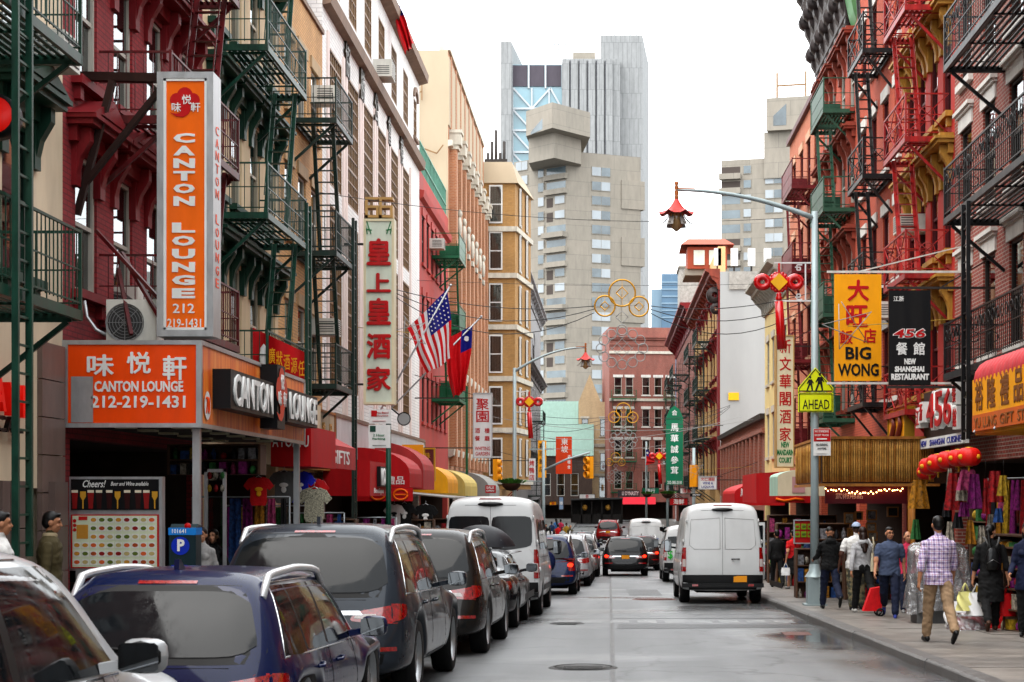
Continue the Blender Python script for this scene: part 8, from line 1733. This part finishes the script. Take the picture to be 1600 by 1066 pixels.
# ================================================================ SHOP GOODS AND SMALL THINGS
r6=random.Random(77)
GC=[mat('goods colour %d'%i,tuple(v*.62 for v in c),.6,var=.75,scale=16,streak=False)for i,c in enumerate([(.5,.02,.03),(.6,.3,.03),(.05,.15,.4),(.55,.5,.42),(.08,.3,.1),(.55,.1,.25),(.03,.03,.035),(.35,.35,.37),(.4,.04,.3),(.65,.45,.05)])]
def shirt(label,p,m,s=1.0,rz=0,pm=None,sub='T-shirt'):
    t=thing('shirt',label,'shirt',p,rz,'hanging shirts');q=MB();o=[(-.16,0),(.16,0),(.2,.1),(.19,.42),(.25,.36),(.36,.47),(.24,.64),(.1,.69),(.05,.66),(-.05,.66),(-.1,.69),(-.24,.64),(-.36,.47),(-.25,.36),(-.19,.42),(-.2,.1)]
    n=len(o);f=[(a*s,0,b*s-.69*s)for a,b in o];q.add([(a,-.05*s*(1-abs(a)/(.4*s)),c)for a,b,c in f]+[(a,.05*s*(1-abs(a)/(.4*s)),c)for a,b,c in f],[tuple(range(n)),tuple(range(n,2*n))[::-1]]+[(i,(i+1)%n,n+(i+1)%n,n+i)for i in range(n)]);obj('cloth',q.mesh('cloth',m),t,world=False)
    if pm:q=MB();q.ball((0,-.052*s,-.3*s),(.1*s,.006,.05*s),10);q.ball((0,-.05*s,-.4*s),(.06*s,.006,.07*s),10);obj('print',q.mesh('print',pm),t,world=False)
    q=MB();q.tube([(-.2*s,0,-.08*s),(0,0,.02*s),(.2*s,0,-.08*s)],.008,5);q.tube([(0,0,.02),(0,0,.07),(.02,0,.09),(.0,0,.11)],.005,5);obj('hanger',q.mesh('hanger',ALU),t,world=False);return t
Y=30.2
shirt('grey T-shirt with black and white print hanging under the red awning',PX(444,736,Y),cloth('grey jersey',(.16,.16,.16)),.88,0,WHT);shirt('royal blue T-shirt with white figure print',PX(468,736,Y+.3),cloth('royal blue jersey',(.02,.03,.4)),.88,0,WHT);shirt('patterned black and white shirt hung lowest of the shirts',PX(491,762,Y+.2),mat('speckled shirt cloth',(.4,.38,.3),.85,var=.8,scale=40,streak=False),.95);shirt('dark red T-shirt hanging behind the blue one',PX(490,748,Y+.8),REDF_,.85);shirt('red T-shirt with yellow print inside the lounge arcade',PX(404,745,28.6),REDT,.75,.3,YELC);shirt('white T-shirt with print outside the red awning shop',PX(616,788,47),WHC,.9,0,BLKF);shirt('black T-shirt with white print outside the red awning shop',PX(632,786,47.3),BLKC,1.0,0,WHT)
shirt('black T-shirt with round white print on the far left stall',PX(665,788,48),BLKC,1.1,0,WHT)
def rack(name,label,x,Y,rz,n,h,kind='scarf',w=1.6,base=None):
    g=G(Y)+SW if base is None else base;t=thing(name,label,'display',(x,Y,g),rz,'street displays');q=MB();q.tube([(-w/2,0,0),(-w/2,0,h)],.018,6);q.tube([(w/2,0,0),(w/2,0,h)],.018,6);q.tube([(-w/2,0,h),(w/2,0,h)],.015,6);q.tube([(-w/2,-.25,.02),(-w/2,.25,.02)],.018,6);q.tube([(w/2,-.25,.02),(w/2,.25,.02)],.018,6);obj('frame',q.mesh('frame',GALV),t,world=False)
    for i in range(n):
        xx=-w/2+w*(i+.5)/n;L=h*r6.uniform(.2,.7);wd=w/n*r6.uniform(.3,.95);ph=r6.random()*6;q=MB();q.grid(lambda u,v:(xx+wd*(u-.5)*(1+.3*v),.06*math.sin(u*12+ph)*(.4+v)-.02,h-.03-L*v),8,6);obj('hanging_goods',q.mesh('hanging_goods',r6.choice(GC)),t,world=False)
    return t
def shelf(label,x,Y,rz,w,h,rows,cols,base=None,d=.45):
    g=G(Y)+SW if base is None else base;t=thing('display_shelf',label,'display',(x,Y,g),rz,'shop display shelves');q=MB()
    for r in range(rows+1):z=h*r/rows;q.box(-w/2,w/2,-d/2,d/2,max(0,z-.02),z+.005)
    for sx in(-1,1):q.box(sx*w/2-.02,sx*w/2+.02,-d/2,d/2,0,h)
    q.box(-w/2,w/2,d/2-.01,d/2+.01,0,h);obj('frame',q.mesh('frame',mat('shelf wood',(.14,.08,.05),.6,var=.2)),t,world=False)
    for r in range(rows):
        for c in range(cols):
            a=-w/2+.03+(w-.06)*c/cols;ww=(w-.06)/cols*r6.uniform(.6,.92);hh=h/rows*r6.uniform(.45,.85);z=h*r/rows+.006;q=MB();k=r6.random()
            if k<.55:q.box(a,a+ww,-d/2+.02,d/2-.1,z,z+hh)
            elif k<.8:q.lathe([(0,0),(ww*.42,0),(ww*.45,hh*.1),(ww*.45,hh*.6),(ww*.2,hh*.8),(ww*.2,hh),(0,hh)],(a+ww/2,-d/4,z),10)
            else:q.ball((a+ww/2,-d/4,z+hh*.45),(ww*.48,.1,hh*.45),10)
            obj('goods',q.mesh('goods',r6.choice(GC)),t,world=False)
    return t
# inside the left shops
shelf('tall shelf of boxed goods deep inside the lounge entrance',-7.9,24.2,0,1.4,2.0,5,6);shelf('wine rack with bottles hung under the lounge soffit',-6.5,26.6,0,1.5,.5,2,9,base=1.95)
rack('clothes_rack','rail of dark and purple scarves inside the arcade',-6.6,28.8,.2,8,2.2,w=1.7);rack('clothes_rack','rail of black and red clothes under the red awning',-6.7,31.6,0,9,2.1,w=1.7);rack('clothes_rack','rail of mixed clothes below the beige awning',-6.6,34.5,.1,9,2.0,w=1.8)
shelf('souvenir shelf at the front of the beige awning shop',-6.7,37.5,0,1.6,1.9,5,7);rack('clothes_rack','rail of souvenirs below the bright red box awning',-6.5,42.3,0,8,2.0,w=1.8);shelf('crowded souvenir stall under the rounded red awning',-6.3,47.8,0,2.2,2.0,5,9);shelf('crowded souvenir stall under the market canopy',-6.2,53.5,0,2.4,2.1,5,9);shelf('far market stall on the left pavement',-6.2,60.5,0,2.4,2.0,4,9);shelf('far fruit stall below the yellow awning',-6.2,68,0,2.4,1.6,4,9)
# glazed arcade door
t=thing('shop_door','aluminium framed glass door with hanging ornaments under the fascia','door',(XX(334,24.9),24.9,G(24.9)+SW));Y=24.9;a,b2,z0,z1=XX(319,Y),XX(353,Y),G(Y)+SW,ZZ(733,Y);q=MB()
for r in((a,a+.05,z0,z1),(b2-.05,b2,z0,z1),(a,b2,z1-.05,z1),(a,b2,z0+.95,z0+1.03),(a,b2,z0,z0+.08)):q.box(r[0],r[1],Y,Y+.05,r[2],r[3])
q.build('frame',ALU,t);q=MB();q.box(a+.05,b2-.05,Y+.02,Y+.03,z0+.08,z1-.05);q.build('pane',SHOPGL,t)
for i in range(6):q=MB();c=(a+.09+(i%3)*.1,Y-.03,z1-.1-(i//3)*.2);q.ball(c,(.035,.02,.06),8);q.build('ornament',GC[(0,3,4,9,0,3)[i]],t)
# right side: gift shop with lanterns
LANR=mat('lantern red silk',(.62,.02,.012),.45,var=.1)
for i,(px,py,Y,r)in enumerate(((1453,729,28.6,.20),(1466,724,28.0,.21),(1482,719,27.4,.2),(1498,716,26.8,.19),(1514,714,26.2,.2),(1448,738,29.2,.18))):
    c=PX(px,py,Y);t=thing('paper_lantern',('red and gold lantern, second of the row outside the gift shop','red and gold lantern, third of the row outside the gift shop','red and gold lantern, fourth of the row outside the gift shop','red and gold lantern, fifth of the row outside the gift shop','red and gold lantern nearest the yellow awning end of the row','lowest red lantern at the bamboo end of the row')[i],'lantern',c,group='lanterns outside the gift shop');q=MB();q.grid(lambda u,v:(c.x+(r*math.sin(math.pi*(.08+.84*v))**.8)*(1+.03*math.cos(6.283*u*12))*math.cos(6.283*u),c.y+(r*math.sin(math.pi*(.08+.84*v))**.8)*(1+.03*math.cos(6.283*u*12))*math.sin(6.283*u),c.z+r*.75*math.cos(math.pi*v)),36,10);q.build('shade',LANR,t)
    q=MB();q.lathe([(r*.3,r*.68),(r*.32,r*.8),(r*.3,r*.8)],c,14);q.lathe([(r*.3,-r*.68),(r*.32,-r*.8),(r*.3,-r*.8)],c,14);q.tube([(c.x,c.y,c.z-r*.8),(c.x,c.y,c.z-r*1.2)],.02,6);q.tube([(c.x,c.y,c.z+r*.75),(c.x,c.y,2.2)],.005,4);q.build('gold_rim',GOLDM,t)
    for k in range(4):a=k*1.57+.6;q=MB();q.ball((c.x+r*.9*math.cos(a-1.57),c.y+r*.9*math.sin(a-1.57),c.z),(r*.28,r*.2,r*.24),8);q.build('gold_print',flat('gold print',(.65,.35,.03)),t)
for i,(px,Y,m,L,lb)in enumerate(((1484,27.2,3,.62,'white streamer with red edge'),(1491,27.1,0,.6,'bright red streamer'),(1503,26.9,3,.45,'pale pink scarf'),(1512,26.7,5,.5,'rose pink scarf'),(1522,26.5,8,.5,'magenta scarf'),(1540,26.2,0,.6,'crimson hanging ornament'),(1555,26.0,0,.65,'dark red hanging ornament'),(1568,25.7,9,.55,'gold hanging ornament'),(1436,29.2,1,.5,'amber tassel'))):
    p=PX(px,732+(i*7)%19,Y);L*=.6+(i*5%7)*.09;ww=.08+(i*3%5)*.035;t=thing('hanging_scarf',lb+' hanging outside the gift shop','scarf',p,group='hangings outside the gift shop');q=MB();q.grid(lambda u,v:(p.x+ww*(u-.5)*(1+.8*v),p.y+.05*math.sin(u*14+i)*(.3+v),p.z-L*v),8,6);q.build('cloth',GC[m],t,fix=False);q=MB();q.tube([p,(p.x,p.y,2.2)],.005,4);q.build('cord',BLKL,t)
    q=MB();q.grid(lambda u,v:(p.x+.1*(u-.5)*(1+.9*v),p.y+.3+.05*math.sin(u*14+i)*(.3+v),p.z-L*1.0-.2-L*.7*v),8,6);q.build('lower_cloth',GC[(m+3)%10],t,fix=False)
shelf('gift shop shelf of small boxes and figures',7.0,26.5,R(-80),2.6,1.5,5,11,d=.5);shelf('gift shop shelf of ornaments near the picture edge',6.7,24.6,R(-75),1.6,1.3,4,8,d=.5);shelf('back shelf of gift shop with dolls',7.3,29.5,R(-85),2.8,2.1,6,10,d=.4);rack('clothes_rack','crowded rail of pink and red cloth in the gift shop',7.1,27.8,R(-80),12,2.5,w=2.4)
# goods stand under a clear plastic sheet
xs,Ys=XX(1466,27.6),27.6;t=thing('covered_stand','goods stand wrapped in clear plastic sheet behind the man in plaid','stand',(xs,Ys,G(Ys)+SW));g=G(Ys)+SW;q=MB();q.box(xs-.42,xs+.42,Ys-.3,Ys+.3,g,g+.5);q.build('crate',mat('grey plastic crate',(.14,.14,.14),.6,var=.2),t)
for i in range(26):q=MB();c=(xs+r6.uniform(-.36,.36),Ys+r6.uniform(-.25,.25),g+.55+r6.random()*.62);q.ball(c,(r6.uniform(.06,.12),.09,r6.uniform(.06,.11)),8);q.build('soft_toy',GC[r6.choice([3,3,7,5,6,7])],t)
def plastic():
    m,T_,b=_new('clear wrinkled plastic');N=T_.nodes;L=T_.links;N.remove(b);tr=N.new('ShaderNodeBsdfTransparent');tr.inputs[0].default_value=(.8,.8,.82,1);gl=N.new('ShaderNodeBsdfGlossy');gl.inputs['Roughness'].default_value=.12;df=N.new('ShaderNodeBsdfDiffuse');df.inputs[0].default_value=(.6,.6,.62,1)
    geo=N.new('ShaderNodeNewGeometry');n=N.new('ShaderNodeTexNoise');n.inputs['Scale'].default_value=7;n.inputs['Detail'].default_value=6;L.new(geo.outputs['Position'],n.inputs['Vector']);bp=N.new('ShaderNodeBump');bp.inputs['Strength'].default_value=1;bp.inputs['Distance'].default_value=.08;L.new(n.outputs['Fac'],bp.inputs['Height']);L.new(bp.outputs[0],gl.inputs['Normal'])
    fr=N.new('ShaderNodeFresnel');L.new(bp.outputs[0],fr.inputs['Normal']);a=N.new('ShaderNodeMath');a.inputs[1].default_value=.16;L.new(fr.outputs[0],a.inputs[0]);m1=N.new('ShaderNodeMixShader');m1.inputs[0].default_value=.16;L.new(tr.outputs[0],m1.inputs[1]);L.new(df.outputs[0],m1.inputs[2]);m2=N.new('ShaderNodeMixShader');L.new(a.outputs[0],m2.inputs[0]);L.new(m1.outputs[0],m2.inputs[1]);L.new(gl.outputs[0],m2.inputs[2]);L.new(m2.outputs[0],N['Material Output'].inputs['Surface']);return m
q=MB()
def sheet(u,v):
    a=6.283*u;rr=1-.12*v;w=.06*math.sin(a*6)*(1-v)+.03*math.sin(a*11+v*6);f=lambda c:math.copysign(abs(c)**.55,c);top=.0 if v<.85 else(v-.85)/.15
    return(xs+(.56-.1*v+w)*f(math.cos(a))*(1-.85*top),Ys+(.42+w)*f(math.sin(a))*(1-.85*top),g+.2+1.12*min(1,v/.85)+.06*top+.04*math.sin(a*3))
PLS=plastic();q.grid(sheet,48,16);q.build('plastic_sheet',PLS,t,fix=False)
# bags on the pavement by the stand
bag('bundle of white plastic bags on the pavement by the covered stand',(XX(1500,26.4),26.4,G(26.4)+SW),.5,.42,PLW,0,False,'plastic_bag',.22,.03);bag('clear plastic sack of red goods lying on the pavement',(XX(1512,25.6),25.6,G(25.6)+SW),.62,.26,PLS,0,False,'plastic_bag',.26,.03);bag('red lining goods inside the clear sack on the pavement',(XX(1512,25.62),25.62,G(25.6)+SW),.5,.2,mat('pinkish red goods',(.5,.06,.09),.5,var=.4,scale=14),0,False,'cloth_bundle',.2,.02);bag('red cardboard carton bag on the pavement near the picture edge',(XX(1562,26.0),26.0,G(26)+SW),.36,.3,REDF_,.1,False,'paper_bag',.16,.002);bag('beige sack slumped at the right picture edge',(XX(1592,25.4),25.4,G(25.4)+SW),.5,.34,cloth('beige sacking',(.34,.28,.2)),0,False,'sack',.25,.03)
q=MB();x0=XX(1431,27.9);q.box(x0,x0+.5,27.9,27.93,G(28)+SW+.55,G(28)+SW+.82);t=q.build('card_sign',WHT);tag(t,'small white card sign with SALE propped on the stand','sign');text('SA',(x0+.25,27.9,G(28)+SW+.68),UX,UZ,.2,.1,BLKL,t);q=MB();q.box(x0+.02,x0+.06,27.92,27.96,G(28)+SW,G(28)+SW+.6);q.build('stake',WOODC,t);t['label']='small white card sign propped low beside the stand'
# bamboo shop: shelves, prints, fruit crates
for i,(px,py,w,h,k)in enumerate(((1327,810,16,18,3),(1342,806,12,14,6),(1362,805,16,16,7),(1361,824,16,14,3),(1363,838,16,14,3),(1395,800,18,16,6),(1330,832,12,14,1))):t=csign('framed_print',('framed pale print leaning at the back of the bamboo shop','framed dark print with a portrait in the bamboo shop','top framed print on the bamboo shop rack','middle framed print on the bamboo shop rack','bottom framed print on the bamboo shop rack','dark pinned print beside the bamboo shop door','small amber print low in the bamboo shop')[i],px-w/2,py-h/2,px+w/2,py+h/2,37.4,GC[k],WOODC,.05,.03,cat='picture',group='prints in the bamboo shop')
shelf('dark shelf of craft goods under the bamboo box',6.4,37.9,0,1.6,1.1,3,9);shelf('shelf of teas beside the prints in the bamboo shop',5.2,39.2,0,1.2,1.2,3,7);t=csign('menu_board','green and red snack picture board beyond the lamp pole',1240,812,1272,850,39.5,flat('menu red',None),ALU,.06,.03,cat='menu board')
for i in range(6):q=MB();yy=39.48;cx,cy=1246+(i%3)*10,823+(i//3)*12;q.box(XX(cx-4,yy),XX(cx+4,yy),yy,yy+.02,ZZ(cy+4.5,yy),ZZ(cy-4.5,yy));o=q.build('snack_photo',flat('lime print',(.28,.42,.03)),t);q=MB();q.ball((XX(cx,yy),yy-.004,ZZ(cy,yy)),(.05,.004,.035),8);q.build('snack',dm[(0,4,2)[i%3]],t)
for i in range(5):shelf(('fruit and toy stall under the red box awning','souvenir stall beside the snack board','far souvenir stall on the right pavement','far bag stall on the right pavement','bright flower stall behind the van door')[i],(6.3,6.2,6.3,6.2,6.0)[i],(52,48.5,60,66,56)[i],0,2.2,(2.2,1.9,2.1,2.0,1.2)[i],4,10)

# window air conditioners on the upper walls
for lb,side,y,z in(('white air conditioner high on the white building','L',51.5,15.0),('grey air conditioner on the yellow brick wall','L',41.0,5.7),('air conditioner on the yellow brick wall below the roof','L',40.9,11.6),('white air conditioner on the cream tenement beside the fire escape','L',20.6,7.1),('white air conditioner low on the bright red tenement','R',38.4,7.9),('small white air conditioner on the orange brick tenement','R',41.6,6.2),('pale air conditioner on the low red painted building','L',67.5,12.0),('rooftop style air conditioner on the ochre tenement','R',119,12.5)):ac(lb,(-LX if side=='L' else LX,y,z),R(90)if side=='L' else R(-90),w=.85 if 'high' in lb else .62,h=.55 if 'high' in lb else .42,d=.6)
